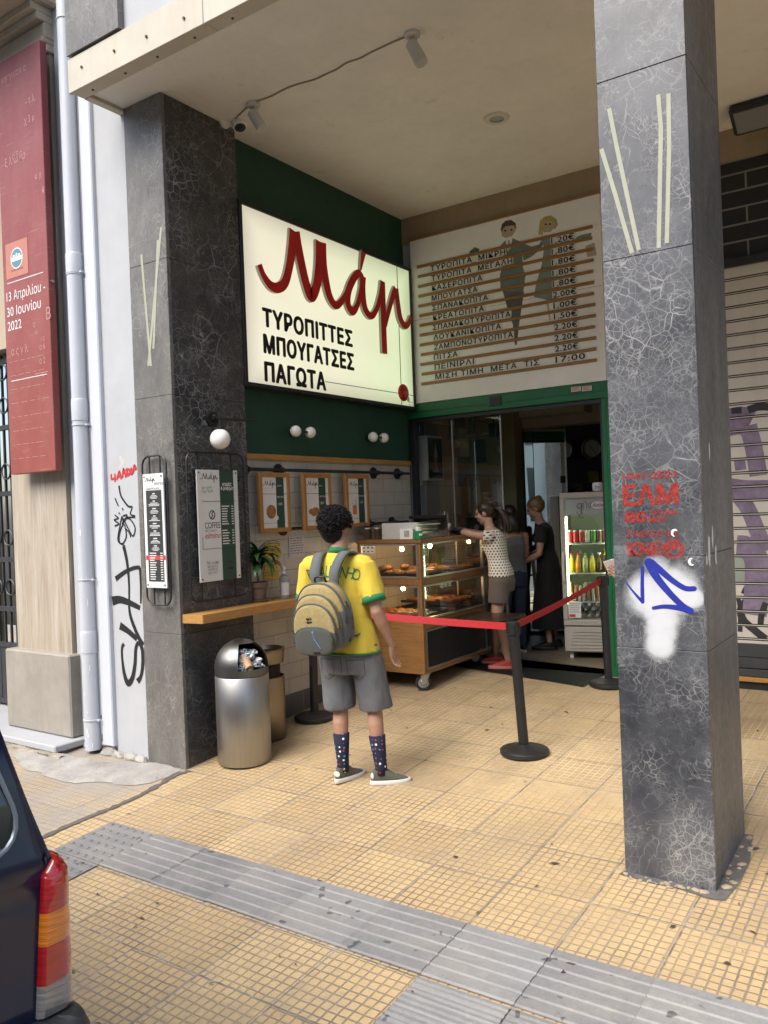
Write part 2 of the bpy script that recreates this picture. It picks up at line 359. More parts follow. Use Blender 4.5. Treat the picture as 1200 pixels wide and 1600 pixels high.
def tactile_mat():
    q = NT('grey_tactile_concrete'); p = q.co(); sx = q.n('ShaderNodeSeparateXYZ'); q.L(p, sx.inputs[0])
    cb = q.n('ShaderNodeCombineXYZ'); q.L(q.math('FLOOR', q.math('DIVIDE', q.math('ADD', sx.outputs[0], 40.16), .4)), cb.inputs[0])
    wn = q.n('ShaderNodeTexWhiteNoise', noise_dimensions='3D'); q.L(cb.outputs[0], wn.inputs['Vector'])
    c = q.ramp(wn.outputs['Value'], [(0, (.19, .19, .195)), (1, (.36, .355, .34))]); big_ = q.ramp(q.noise(2.3, 6, None, .75), [(.4, 0.0), (.65, .6)]); c = q.mix(big_, c, (.40, .37, .32))
    c = q.mix(q.math('MULTIPLY', q.noise(40, 5, None, .75), .55), c, (.045, .045, .045))
    rb = q.math('FRACT', q.math('DIVIDE', q.math('SUBTRACT', sx.outputs[1], 2.69), .395/6)); cr_ = q.ramp(q.math('ABSOLUTE', q.math('SUBTRACT', rb, .5)), [(.30, 0.0), (.36, .55), (.42, .3), (.46, 0.0)])
    c = q.mix(q.math('MULTIPLY', cr_, q.math('MULTIPLY', q.noise(5, 5, None, .7), .9)), c, (.50, .49, .47)); st = q.noise(3, 6, q.co((1, 2.5, 1)), .75); c = q.mix(q.ramp(st, [(.45, 0.0), (.75, .5)]), c, (.15, .15, .15))
    sp = q.ramp(q.noise(13, 1), [(.70, 0.0), (.73, 1.0)]); c = q.mix(q.math('MULTIPLY', sp, .75), c, (.05, .05, .05))
    q.col(c); q.rough(.75); q.bump(q.noise(80, 5), .35, .004); return q.m
m_tact = tactile_mat()
m_asph = mat('asphalt', (.10, .10, .10), .85, 0, .3, 60, .6, 150)
m_kerb = mat('kerb_stone', (.36, .35, .33), .8, 0, .2, 7, .3, 50)
m_conc = mat('rough_cement', (.34, .32, .29), .9, 0, .3, 5, .7, 35, bd=.012)
m_crack = mat('dirt_filled_crack', (.115, .105, .095), .95, 0, .3, 30, .6, 60)
KERB = 1.35
def slab(x0, x1, y0, y1, dz, th=.1, nx=1):
    b = MB(); zz = lambda y: gz(y)+dz
    b.face([(x0, y0, zz(y0)), (x1, y0, zz(y0)), (x1, y1, zz(y1)), (x0, y1, zz(y1))]); return b
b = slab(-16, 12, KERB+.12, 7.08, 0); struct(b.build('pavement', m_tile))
b = MB(); b.box((-2, KERB+.055, gz(KERB)-.06), (28, .13, .16), None, .012); struct(b.build('kerb', m_kerb))
b = MB(); b.face([(-60, -70, gz(KERB)-.125), (60, -70, gz(KERB)-.125), (60, KERB, gz(KERB)-.125), (-60, KERB, gz(KERB)-.125)]); struct(b.build('road', m_asph))
# ribbed guidance paving: tiles with raised ribs, a few studded ones at the left end
rnd = random.Random(3)
b = MB(); x = -4.16+.0; ys0, ys1 = 2.69, 3.085
k = 0
while x < 9:
    w_ = .4; tilt = rnd.uniform(-.003, .003); dzt = rnd.uniform(.004, .008)
    def P_(a, t, h): yy = ys0+(ys1-ys0)*t; return (x+.0008+(w_-.0016)*a, yy, gz(yy)+dzt+h+tilt*(a-.5))
    if k >= 1:
        prof = [0]; ts = [0.0]
        for i in range(6):
            c_ = (i+.5)/6; ts += [c_-.066, c_-.054, c_+.054, c_+.066]; prof += [0, .006, .006, 0]
        ts.append(1.0); prof.append(0)
        L0 = [b.bm.verts.new(P_(0, t, h)) for t, h in zip(ts, prof)]; L1 = [b.bm.verts.new(P_(1, t, h)) for t, h in zip(ts, prof)]
        for i in range(len(ts)-1): b.bm.faces.new((L0[i], L1[i], L1[i+1], L0[i+1]))
    else:
        for yy0, yy1 in ((2.29, 2.69), (2.69, 3.085)):
            b.face([(x+.004, yy0+.003, gz(yy0)+dzt), (x+w_-.004, yy0+.003, gz(yy0)+dzt), (x+w_-.004, yy1-.003, gz(yy1)+dzt), (x+.004, yy1-.003, gz(yy1)+dzt)])
            for i in range(6):
                for j in range(6):
                    cx, cy_ = x+.4*(i+.5)/6, yy0+(yy1-yy0)*(j+.5)/6
                    b.lathe([(.016, 0), (.013, .004), (.007, .006)], (cx, cy_, gz(cy_)+dzt), 8)
    x += w_; k += 1
struct(b.build('tactile_paving', m_tact, smooth=0))
# second run of finely ribbed paving joining from the street, bottom right
b = MB()
for i in range(3):
    x0 = -1.76+.4*i
    for j in range(2):
        y1_ = 2.68-.4*j; y0_ = y1_-.392; n_ = 13
        L0, L1 = [], []
        for t in range(n_*4+1):
            u_ = t/(n_*4); hh = .0045 if (t % 4) in (1, 2) else 0
            yy = y0_+(y1_-y0_)*u_
            L0.append(b.bm.verts.new((x0+.004, yy, gz(yy)+.004+hh))); L1.append(b.bm.verts.new((x0+.396, yy, gz(yy)+.004+hh)))
        for t in range(n_*4): b.bm.faces.new((L0[t], L1[t], L1[t+1], L0[t+1]))
struct(b.build('ribbed_paving', m_tact, smooth=0))
# cement skirt along the old house, and the crack beside it
b = MB(); pts = [onG(*p) for p in [(20, 1185), (60, 1170), (150, 1190), (230, 1192), (280, 1200), (262, 1216), (205, 1228), (150, 1222), (110, 1224), (60, 1208)]]
c0 = sum((Vector(p) for p in pts), Vector())/len(pts)
sp = spline([(p.x, p.y) for p in pts], 5, True); random.seed(4)
ring = []
for (x_, y_) in sp: 
    j = mnoise.noise(Vector((x_*9, y_*9, 0)))*.05; ring.append((x_+j, y_+j))
for (sc_, h_) in ((1.0, .003), (.85, .014), (.5, .02)): pass
vs0 = [b.bm.verts.new((x_, y_, gz(y_)+.004)) for x_, y_ in ring]
vs1 = [b.bm.verts.new((c0.x+(x_-c0.x)*.82, c0.y+(y_-c0.y)*.82, gz(c0.y+(y_-c0.y)*.82)+.012)) for x_, y_ in ring]
n_ = len(ring)
for i in range(n_): b.bm.faces.new((vs0[i], vs0[(i+1) % n_], vs1[(i+1) % n_], vs1[i]))
b.bm.faces.new(vs1); bmesh.ops.recalc_face_normals(b.bm, faces=b.bm.faces)
struct(b.build('cement_patch', m_conc))
b = MB(); pl = [onG(*p) for p in [(40, 1322), (100, 1294), (150, 1273), (196, 1254), (240, 1232), (272, 1213), (296, 1205)]]
cr = spline([(p.x, p.y) for p in pl], 6)
for i in range(len(cr)):
    j = mnoise.noise(Vector((i*.7, 3, 1)))*.012; cr[i] = (cr[i][0]+j, cr[i][1])
wds = [.022+.022*mnoise.noise(Vector((i*.9, 0, 0))) for i in range(len(cr))]
L0 = []; L1 = []
for i, (x_, y_) in enumerate(cr):
    L0.append(b.bm.verts.new((x_-wds[i], y_, gz(y_)+.0055))); L1.append(b.bm.verts.new((x_+wds[i], y_, gz(y_)+.0055)))
for i in range(len(cr)-1): b.bm.faces.new((L0[i], L1[i], L1[i+1], L0[i+1]))
bmesh.ops.recalc_face_normals(b.bm, faces=b.bm.faces)
struct(b.build('paving_crack', m_crack))
# ================================================================ the arcade building
def plaster(name, c, var=.1, streak=.25, dirt=(.3, .28, .25), peel=None):
    q = NT(name); col = q.ramp(q.noise(3, 6, None, .7), [(.3, tuple(x*(1-var) for x in c)), (.7, c)])
    st = q.ramp(q.noise(5, 5, q.co((3, 3, .25))), [(.5, 0.0), (.8, streak)]); col = q.mix(st, col, dirt)
    if peel: col = q.mix(q.ramp(q.noise(4, 6, None, .75), [(.63, 0.0), (.66, .8)]), col, peel)
    q.col(col); q.rough(.8); q.bump(q.noise(40, 5), .15, .004); return q.m
m_green = mat('bottle_green_paint', (.010, .055, .034), .6, 0, .12, 4, .08, 60)
m_ceil = plaster('stained_ceiling_paint', (.80, .78, .73), .10, .16, (.52, .46, .38), (.66, .62, .55))
m_fascia = plaster('cream_marble_cladding', (.56, .52, .43), .14, .5, (.50, .40, .26))
m_concbeam = plaster('bare_concrete', (.36, .27, .17), .2, .3, (.22, .16, .10))
m_white_wall = plaster('white_lime_plaster', (.46, .475, .49), .12, .40, (.48, .46, .43), (.56, .53, .49))
m_tan = plaster('old_tan_stone', (.50, .42, .31), .14, .5, (.30, .25, .19))
def walltile(name, c1, c2, mortar, bw, bh, ax, rough=.35, msz=.004, off=.5, bump=.4):
    q = NT(name); sx = q.n('ShaderNodeSeparateXYZ'); q.L(q.pos(), sx.inputs[0]); cb = q.n('ShaderNodeCombineXYZ')
    q.L(sx.outputs['XYZ'.index(ax)], cb.inputs[0]); q.L(sx.outputs[2], cb.inputs[1])
    br = q.n('ShaderNodeTexBrick'); br.offset = off; q.L(cb.outputs[0], br.inputs[0]); br.inputs['Color1'].default_value = (*c1, 1); br.inputs['Color2'].default_value = (*c2, 1)
    br.inputs['Mortar'].default_value = (*mortar, 1); br.inputs['Scale'].default_value = 1; br.inputs['Mortar Size'].default_value = msz
    br.inputs['Brick Width'].default_value = bw; br.inputs['Row Height'].default_value = bh; br.inputs['Mortar Smooth'].default_value = .15
    v = q.noise(4, 5); c = q.mix(q.ramp(v, [(.4, 0.0), (.75, .45)]), br.outputs[0], tuple(x*.72 for x in c2)); q.col(c)
    q.rough(q.math('ADD', rough-.1, q.math('MULTIPLY', q.noise(9, 3), .25))); q.bump(q.math('ADD', q.math('SUBTRACT', 1, br.outputs['Fac']), q.math('MULTIPLY', q.noise(30, 3), .15)), bump, .004); return q.m
m_wtile = walltile('beige_wall_tiles', (.60, .57, .50), (.53, .50, .44), (.36, .33, .28), .33, .128, 'Y')
m_basetile = walltile('grey_base_tiles', (.13, .13, .135), (.10, .10, .105), (.22, .21, .20), .33, 1.0, 'Y', off=0)
m_bbrick = walltile('black_painted_brick', (.008, .008, .009), (.012, .012, .012), (.20, .19, .17), .42, .135, 'X', .6, .008)
m_gframe = mat('green_painted_steel', (.008, .12, .045), .38, 0, .12, 8)
XW, YM, ZC = -4.52, 7.08, 4.69
bld = thing('arcade_building', 'grey and cream arcade building with green side wall, pale soffit and shop opening', 'building', (-4.52, 7.08, 0))
ztr = 2.185; zbt = .26
b = MB(); b.b2(XW-.3, XW, 4.3, YM+.3, ztr+.045, ZC+.2); b.build('green_wall', m_green, bld)
b = MB(); b.b2(XW-.3, XW-.006, 4.3, YM, -.3, ztr+.0); b.build('tiled_wall', m_wtile, bld)
b = MB(); b.b2(XW-.1, XW+.004, 4.3, YM-.002, -.3, zbt); b.build('skirting_tiles', m_basetile, bld)
b = MB(); b.b2(XW-.05, XW+.018, 4.35, YM-.002, ztr, ztr+.045, .003); b.build('timber_rail', m_oak, bld)
# soffit, with hairline cracks and flaking left to the material; cut short of the pillars' plan so nothing is coplanar
b = MB(); b.b2(-4.80, 9, 3.60, 12, ZC, ZC+.25); b.build('soffit', m_ceil, bld)
b = MB(); zb0, zb1 = 4.655, 4.885
xs_ = [-4.86, -3.55, -2.2, -.85, .5, 1.85, 3.2, 4.6, 6, 9]
for x0, x1 in zip(xs_, xs_[1:]): b.b2(x0+.002, x1-.002, 3.475, 3.505, zb0, zb1, .003)
for x0, x1 in zip(xs_, xs_[1:]): b.b2(x0+.002, x1-.002, 3.508, 3.60, zb0+.012, ZC+.02, .002)
b.b2(-4.86, -4.80, 3.602, 3.90, zb0+.010, ZC+.2, .002)
b.mi = 1
for x0, x1 in zip(xs_, xs_[1:]):
    for t in (.12, .38, .62, .88):
        xx = x0+(x1-x0)*t; zz_ = zb0+.08+.06*((t*7) % 1)
        b.cyl((xx, 3.474, zz_), (xx, 3.466, zz_), .009, 8); b.cyl((xx, 3.555, zb0+.012), (xx, 3.555, zb0+.006), .008, 8)
b.build('fascia_cladding', [m_fascia, mat('rusty_bolt', (.10, .07, .05), .7, .3)], bld)
b = MB(); b.b2(-4.84, 9, 3.51, 3.60, ZC+.03, 12); b.b2(-4.84, 9, 3.60, 12, ZC+.25, 12); b.build('upper_wall', m_white_wall, bld)
b = MB(); b.b2(-4.845, -4.30, 3.46, 3.505, 4.90, 12); b.build('upper_marble_strip', m_marbB, bld)
# concrete beam over the shop front, header wall behind menu and brick
zt0 = onY(YM, 780, 345).z
b = MB(); b.b2(XW+.001, 9, YM, YM+.3, 4.42, ZC-.001); b.build('concrete_beam', m_concbeam, bld)
b = MB(); b.b2(XW+.001, -2.30, YM+.012, YM+.3, 2.80, 4.42); b.build('header_wall', m_white_wall, bld)
zsh = onY(YM, 1133, 418).z
b = MB(); b.b2(-1.9, 9, YM-.01, YM+.3, zsh, 4.416); b.build('brick_header', m_bbrick, bld)
b = MB(); b.b2(-2.30, -1.9, YM-.012, YM+.3, 0, 4.414); b.build('pier', m_white_wall, bld)
# --- shop front frame
b = MB()
b.b2(XW+.002, -2.42, YM-.03, YM+.07, 2.655, 2.80, .004); b.b2(XW+.002, -2.42, YM-.036, YM-.03, 2.715, 2.722)
b.b2(-2.495, -2.42, YM-.028, YM+.068, gz(YM)-.02, 2.655, .004); b.b2(-2.462, -2.455, YM-.034, YM-.028, .3, 2.64)
fr_ = b.build('green_door_frame', m_gframe, bld)
b = MB(); b.b2(XW+.02, -2.495, YM-.008, YM+.045, 2.615, 2.655, .002); b.b2(-4.49, -4.44, YM-.02, YM+.05, gz(YM), 2.62, .002); b.b2(-2.515, -2.497, YM-.01, YM+.05, gz(YM), 2.61)
b.build('black_door_track', m_blackmetal, bld)
b = MB(); fy = wallY(YM-.037)
p = onY(YM-.037, 774, 626); b.fbox(fy, p.x-.06, p.x+.06, p.z-.045, p.z+.04, 0, .006)
b.build('door_sensor', m_blackplastic, fr_)
b = MB()
for (px, py) in ((900, 608), (917, 607)):
    p = onY(YM-.037, px, py); b.fbox(fy, p.x-.045, p.x+.045, p.z-.022, p.z+.022, 0, .002)
    b.mi = 1
    for r_ in range(3): b.fbox(fy, p.x-.036, p.x+.036-.02*(r_ == 1), p.z+.010-.011*r_, p.z+.015-.011*r_, .002, .003)
    b.mi = 0
b.build('paper_sticker', [mat('paper_sticker', (.6, .57, .5), .7), mat('red_sticker_print', (.45, .08, .05), .7)], fr_)
# --- shop interior shell
m_infloor = mat('shop_floor_tiles', (.20, .165, .11), .35, 0, .2, 5)
b = MB(); b.b2(XW-.2, -1.6, YM+.001, 11.2, .0, gz(YM)+.004); struct(b.build('shop_floor', m_infloor))
def patchwork():
    q = NT('patchwork_timber_panels'); sx = q.n('ShaderNodeSeparateXYZ'); q.L(q.pos(), sx.inputs[0]); cb = q.n('ShaderNodeCombineXYZ')
    q.L(q.math('ADD', sx.outputs[0], sx.outputs[1]), cb.inputs[0]); q.L(sx.outputs[2], cb.inputs[1])
    br = q.n('ShaderNodeTexBrick'); br.offset = .37; br.offset_frequency = 2; br.squash = .6; br.squash_frequency = 3; q.L(cb.outputs[0], br.inputs[0])
    br.inputs['Color1'].default_value = (0, 0, 0, 1); br.inputs['Color2'].default_value = (1, 1, 1, 1); br.inputs['Mortar'].default_value = (.2, .2, .2, 1)
    br.inputs['Scale'].default_value = 1; br.inputs['Brick Width'].default_value = .24; br.inputs['Row Height'].default_value = .33; br.inputs['Mortar Size'].default_value = .004
    c = q.ramp(br.outputs[0], [(0, (.20, .17, .14)), (.2, (.46, .27, .13)), (.45, (.54, .39, .23)), (.8, (.60, .48, .32)), (.9, (.27, .27, .26))], 'CONSTANT')
    c = q.mix(q.math('MULTIPLY', q.noise(8, 6, q.co((6, 6, 1))), .5), c, (.10, .07, .04)); q.col(c); q.rough(.5); return q.m
m_patch = patchwork()
m_inwall = plaster('dim_cream_wall', (.40, .36, .28), .1, .2)
m_darkwall = mat('dark_joinery', (.018, .016, .014), .4, 0, .3, 5)
m_olive = mat('olive_wall', (.20, .19, .10), .6, 0, .15, 4)
YL = 8.35
b = MB(); b.b2(XW-.3, XW+.0, YM+.302, YL, .2, 3.3); b.build('shop_side_wall', m_patch, bld)
b = MB(); b.b2(XW-1.5, -3.95, YL+.001, YL+.2, .2, 3.3); b.build('shop_return_wall', m_olive, bld)
b = MB(); b.b2(-6, -1.6, 9.9, 10.1, .2, 3.3); b.build('shop_back_wall', m_darkwall, bld)
b = MB(); b.b2(-1.8, -1.6, YM+.302, 9.9, .2, 3.3); b.build('shop_right_wall', m_darkwall, bld)
b = MB(); b.b2(-6, -1.6, YM+.302, 10.1, 3.302, 3.45); b.build('shop_ceiling', m_inwall, bld)
b = MB(); b.b2(-4.1, -1.8, 8.75, 9.0, 2.62, 3.30); b.b2(-4.1, -3.2, 8.5, 8.748, 2.72, 3.298); b.build('dropped_beam', m_inwall, bld)
# ================================================================ marble pillars
def pillar(name, label, x0, x1, y0, y1, mf, ms, joints, z1=ZC+.0):
    t = thing(name, label, 'pillar', ((x0+x1)/2, (y0+y1)/2, gz(y0)), 'marble pillars of the arcade')
    zs = [gz(y0)-.06]+joints+[z1-.002]
    b = MB()
    for a, c in zip(zs, zs[1:]):
        b.b2(x0, x1, y0, y0+.03, a+.0008, c-.0008, .0025)
        b.b2(x0, x0+.03, y0+.0305, y1, a+.0008, c-.0008, .0025)
    b.build('front_slab', mf, t)
    b = MB()
    for i, (a, c) in enumerate(zip(zs, zs[1:])): b.b2(x1-.0295, x1, y0+.0305, y1, a+.0008, c-.0008, .0025)
    b.b2(x0+.031, x1-.031, y0+.031, y1, zs[0], zs[-1]); b.build('side_slab', ms, t); return t
RX0, RX1, RY0, RY1 = -1.312, -.905, 3.805, 4.43
LX0, LX1, LY0, LY1 = -4.80, -4.405, 3.88, 4.60
jr = [onY(RY0, 990, y).z for y in (1012, 868, 400, 112)]
pil_r = pillar('marble_pillar', 'grey veined marble pillar with red stencil and blue paint tag beside the shutter', RX0, RX1, RY0, RY1, m_marbF, m_marbS, jr)
jl = [onX(LX1, 320, y).z for y in (985, 622, 420)]
pil_l = pillar('marble_pillar', 'dark marble pillar carrying two framed menus and a globe lamp', LX0, LX1, LY0, LY1, m_marbB, m_marbD, jl)
# broken plinth edge under the right pillar
b = MB(); rnd = random.Random(2)
for i in range(46):
    t = rnd.random(); side = rnd.random() < .62
    x_ = RX0+(RX1-RX0)*t if side else RX1+rnd.uniform(.0, .06); y_ = RY0-rnd.uniform(0, .05) if side else RY0+(RY1-RY0)*t
    s_ = rnd.uniform(.006, .022); b.ball((x_, y_, gz(y_)+s_*.15), s_*.8, (rnd.uniform(.8, 1.6), rnd.uniform(.7, 1.3), .5), 8, 6, rot=Matrix.Rotation(rnd.uniform(0, 3), 3, 'Z'))
for v in b.bm.verts: v.co += mnoise.noise_vector(v.co*70)*.006
o = b.build('pavement_rubble', mat('broken_mortar', (.34, .27, .19), .9, 0, .3, 20, .4, 60)); o['kind'] = 'stuff'
b = MB(); pts = [(RX0-.02, RY0-.03), (RX0+.12, RY0-.05), (RX0+.25, RY0-.045), (RX1-.02, RY0-.07), (RX1+.05, RY0-.06), (RX1+.07, RY0+.1), (RX1+.075, RY0+.35), (RX1+.04, RY1), (RX1-.05, RY1), (RX1-.05, RY0+.02), (RX0, RY0+.02)]
b.face([(x_, y_, gz(y_)+.004) for x_, y_ in pts]); struct(b.build('mortar_gap', m_crack))

# ================================================================ marks on the pillars
def fade_paint(name, c, mask_fn, rough=.6):
    q = NT(name); tr = q.n('ShaderNodeBsdfTransparent'); mx = q.n('ShaderNodeMixShader'); q.col(c); q.rough(rough)
    q.L(mask_fn(q), mx.inputs[0]); q.L(tr.outputs[0], mx.inputs[1]); q.L(q.b.outputs[0], mx.inputs[2]); q.L(mx.outputs[0], q.out.inputs[0]); return q.m
m_tape = mat('pale_masking_tape', (.36, .37, .28), .7, 0, .06, 20)
def t_r(*pts): return [onY(RY0, 900+x/3.477, y/3.477) for x, y in pts]
fyr = wallY(RY0-.0008)
for i, pts in enumerate((((180, 590), (220, 790), (342, 1360)), ((138, 810), (215, 1060), (305, 1375)), ((447, 515), (462, 700), (450, 1348)), ((503, 508), (507, 800), (494, 1322)))):
    k = MB(); P = t_r(*pts); k.ribbon([(p.x, p.z) for p in P], .0195, fyr, 0, .0008+.0002*i); k.build('tape_strip', m_tape, pil_r, smooth=0)
fyl = wallY(LY0-.0008)
for i, pts in enumerate((((221, 398), (236, 572)), ((252, 355), (232, 572)), ((247, 375), (240, 545)))):
    k = MB(); P = [onY(LY0, *p) for p in pts]; k.ribbon([(p.x, p.z) for p in P], .022, fyl, 0, .0008+.0002*i); k.build('tape_strip', m_tape, pil_l, smooth=0)
def g_r(x, y): p = onY(RY0, 920+x/4, 680+y/4); return p.x, p.z
def fitz(b, t, a, y0, y1, x1, off=0, c=.0004):
    """stencil word between pixel columns a..x1, pixel rows y0 (top)..y1 (base), following the stone face"""
    p0 = g_r(a, y1); p1 = g_r(x1, y1); top = g_r(a, y0); cap = top[1]-p0[1]; fit(b, t, wallY(RY0-.0006), p0[0], p1[0], p0[1], cap, off=off, c=c)
def fit(b, txt, fr, a0, a1, z, cap, off=0, c=.001, mi=None, sp=1.0):
    """text stretched between a0 and a1, capital height cap"""
    size = cap/.727; cu = bpy.data.curves.new('t', 'FONT'); cu.body = txt; cu.size = size; cu.space_character = sp
    ob = bpy.data.objects.new('t', cu); me = ob.to_mesh(); xs = [v.co.x for v in me.vertices]; w0, w1 = min(xs), max(xs)
    ob.to_mesh_clear(); bpy.data.objects.remove(ob); bpy.data.curves.remove(cu)
    k = (a1-a0)/(w1-w0); b.text(txt, fr, a0-w0*k, z, size, k, off=off, c=c, mi=mi, sp=sp)
m_sten = fade_paint('worn_red_stencil', (.34, .025, .018), lambda q: q.ramp(q.noise(38, 6, None, .75), [(.36, .05), (.56, .90)]))
b = MB()
fitz(b, '1941-2021', 215, 238, 280, 545, .002); fitz(b, 'ΕΛΜ', 222, 315, 438, 555, .006); fitz(b, '80', 230, 478, 545, 358, .004); fitz(b, 'ΧΡΟΝΙΑ', 380, 468, 500, 555, .001); fitz(b, 'ΜΕΤΑ', 380, 512, 542, 480, .002); fitz(b, 'ΣΥΝΕΧΙΖΟΥΜΕ', 238, 600, 636, 560, .001); fitz(b, 'ΚΝΕ', 245, 672, 750, 455, .004)
cx, cz = g_r(525, 712); r_ = .038
pts = [(cx+r_*1.1*math.cos(math.radians(a)), cz+r_*math.sin(math.radians(a))) for a in range(-150, 130, 14)]
b.ribbon(pts, [.010+.012*math.sin(PI*i/(len(pts)-1)) for i in range(len(pts))], wallY(RY0-.0006), .0004, .0004); b.ribbon([(cx-.03, cz-.03), (cx+.025, cz+.028)], .011, wallY(RY0-.0006), .0008, .0008); b.ribbon([(cx-.018, cz+.03), (cx+.018, cz+.0)], .016, wallY(RY0-.0006), .001, .001); b.prism([(cx-.05, cz+.01), (cx-.02, cz+.035), (cx-.015, cz+.005), (cx-.045, cz-.02)], wallY(RY0-.0006), .0010, .0012)
b.build('red_stencil', m_sten, pil_r, smooth=0)
blobs = [((430, 950), 190, 150), ((560, 930), 150, 130), ((330, 1000), 130, 140), ((600, 1010), 130, 110), ((455, 1090), 170, 110), ((455, 1180), 120, 130), ((450, 1260), 115, 130), ((440, 1330), 105, 90), ((420, 800), 90, 55), ((640, 1020), 100, 60)]
pil_off = Vector(pil_r.location)
def cloud(q):
    sx = q.n('ShaderNodeSeparateXYZ'); q.L(q.pos(), sx.inputs[0]); tot = None
    for (c_, rx, ry) in blobs:
        x_, z_ = g_r(*c_); ax, az = abs(g_r(c_[0]+rx, c_[1])[0]-x_), abs(g_r(c_[0], c_[1]-ry)[1]-z_)
        dx = q.math('DIVIDE', q.math('SUBTRACT', sx.outputs[0], x_), ax); dz = q.math('DIVIDE', q.math('SUBTRACT', sx.outputs[2], z_), az)
        v = q.math('SUBTRACT', 1.15, q.math('ADD', q.math('MULTIPLY', dx, dx), q.math('MULTIPLY', dz, dz)), True)
        tot = v if tot is None else q.math('ADD', tot, v)
    tot = q.math('MULTIPLY', tot, .50)
    n_ = q.math('MULTIPLY', q.math('SUBTRACT', q.noise(7, 7, None, .75), .5), .8)
    return q.ramp(q.math('ADD', tot, n_), [(.0, 0.0), (.25, .30), (.60, .82), (1.0, .96)], 'LINEAR')
b = MB(); x0, z1 = g_r(150, 690); x1, z0 = g_r(735, 1470); x1 = min(x1, RX1-.003); b.face([(x0, RY0-.0015, z0), (x1, RY0-.0015, z0), (x1, RY0-.0015, z1), (x0, RY0-.0015, z1)])
b.build('white_spray_patch', fade_paint('white_spray_cloud', (.55, .565, .58), cloud), pil_r, smooth=0)
b = MB(); fbl = wallY(RY0-.0022)
def gs(*pts): return spline([g_r(*p) for p in pts], 8)
def wl(w_, n): return [w_[min(int(i/(n-1)*(len(w_)-1)), len(w_)-2)]+(w_[min(int(i/(n-1)*(len(w_)-1)), len(w_)-2)+1]-w_[min(int(i/(n-1)*(len(w_)-1)), len(w_)-2)])*(i/(n-1)*(len(w_)-1)-min(int(i/(n-1)*(len(w_)-1)), len(w_)-2)) for i in range(n)]
for j, (pts, w_) in enumerate((([(235, 922), (285, 985), (335, 1040)], [.006, .010, .016]), ([(337, 1040), (335, 930), (337, 825)], [.018, .017, .014]), ([(660, 958), (600, 955), (520, 905), (450, 845), (390, 800)], [.022, .024, .026, .030, .040]), ([(378, 798), (420, 880), (500, 980), (580, 1060), (632, 1094)], [.044, .036, .030, .028, .028]), ([(635, 1096), (560, 1078), (470, 1070), (405, 1080)], [.030, .024, .018, .015]))):
    sp_ = gs(*pts); b.ribbon(sp_, wl(w_, len(sp_)), fbl, .0003*j, .0003*j)
    for e_, ww in ((sp_[0], w_[0]), (sp_[-1], w_[-1])): b.sheet([(e_[0]+ww/2*math.cos(a*PI/8), e_[1]+ww/2*math.sin(a*PI/8)) for a in range(16)], fbl, .0003*j+.00015)
b.build('blue_paint_tag', mat('blue_spray_paint', (.012, .022, .26), .5, 0, .25, 25), pil_r, smooth=0)
# torn white paper left on the side face
m_torn = mat('torn_white_paper', (.66, .68, .70), .8, 0, .1, 30); rnd = random.Random(14)
b = MB(); fxr = wallX(RX1+.0006)
for (px, py, w_, h_) in ((1108, 862, .05, .16), (1113, 838, .03, .10), (1104, 875, .03, .07), (1108, 705, .02, .09), (1118, 868, .035, .10)):
    p = onX(RX1, px, py); n_ = 9; o_ = [(p.y+w_/2*math.cos(2*PI*i/n_)*(1+rnd.uniform(-.4, .3)), p.z+h_/2*math.sin(2*PI*i/n_)*(1+rnd.uniform(-.35, .35))) for i in range(n_)]
    b.sheet(o_, fxr, .0002*len(b.bm.faces))
b.build('torn_paper', m_torn, pil_r, smooth=0)
b = MB()
for (cx_, cy_, a0) in ((540, 612, 40), (648, 790, 80)):
    x_, z_ = g_r(cx_, cy_); pts = [(x_+.013*math.cos(math.radians(a0+a)), z_+.015*math.sin(math.radians(a0+a))) for a in range(0, 230, 20)]
    b.ribbon(pts, [.003+.009*math.sin(PI*i/(len(pts)-1)) for i in range(len(pts))], wallY(RY0-.003), 0, 0)
b.build('paper_scrap', m_torn, pil_r, smooth=0)
# ================================================================ old house on the left
YH = 3.9
m_pil = NT('streaked_tan_marble'); q = m_pil
st = q.noise(4, 7, q.co((5, 5, .35)), .7, .6)
c = q.ramp(st, [(.3, (.24, .195, .145)), (.45, (.38, .325, .25)), (.6, (.45, .40, .325)), (.72, (.62, .575, .49))]); q.col(q.mix(q.math('MULTIPLY', q.noise(30, 5), .3), c, (.36, .29, .2))); q.rough(.65); q.bump(q.noise(20, 5), .1, .004); m_pil = q.m
m_plinth = plaster('weathered_grey_marble', (.36, .33, .28), .28, .5, (.22, .20, .17))
m_step = plaster('pale_worn_marble', (.42, .43, .44), .12, .3, (.40, .39, .37))
m_rough = mat('broken_stone', (.33, .29, .235), .95, 0, .4, 9, 1.0, 30, bd=.03)
hs = thing('old_house', 'old stone house front with tan marble pilaster, plinth and iron gate left of the drainpipe', 'building', (-6.1, YH, 0))
b = MB(); b.b2(-6.42, -5.68, YH, YH+.5, .70, 5.40); b.build('pilaster', m_pil, hs)
b = MB(); b.b2(-6.50, -5.625, YH-.07, YH+.5, .075, .715, .012); b.build('plinth', m_plinth, hs)
b = MB(); b.b2(-9, -5.56, YH-.26, YH+1.2, .02, .072, .008); b.build('door_step', m_step, hs)
b = MB(); rnd = random.Random(5)
bmesh.ops.create_grid(b.bm, x_segments=60, y_segments=6, size=.5)
for v in b.bm.verts:
    u, t = v.co.x+.5, v.co.y+.5; x_ = -9+3.47*u; n_ = mnoise.noise(Vector((x_*7, t*3, 1)))*.05+mnoise.noise(Vector((x_*23, t*8, 1)))*.02
    v.co = (x_+(.05*t if u > .95 else 0), YH-.24-.13*(1-t)+n_, -.06+.085*t)
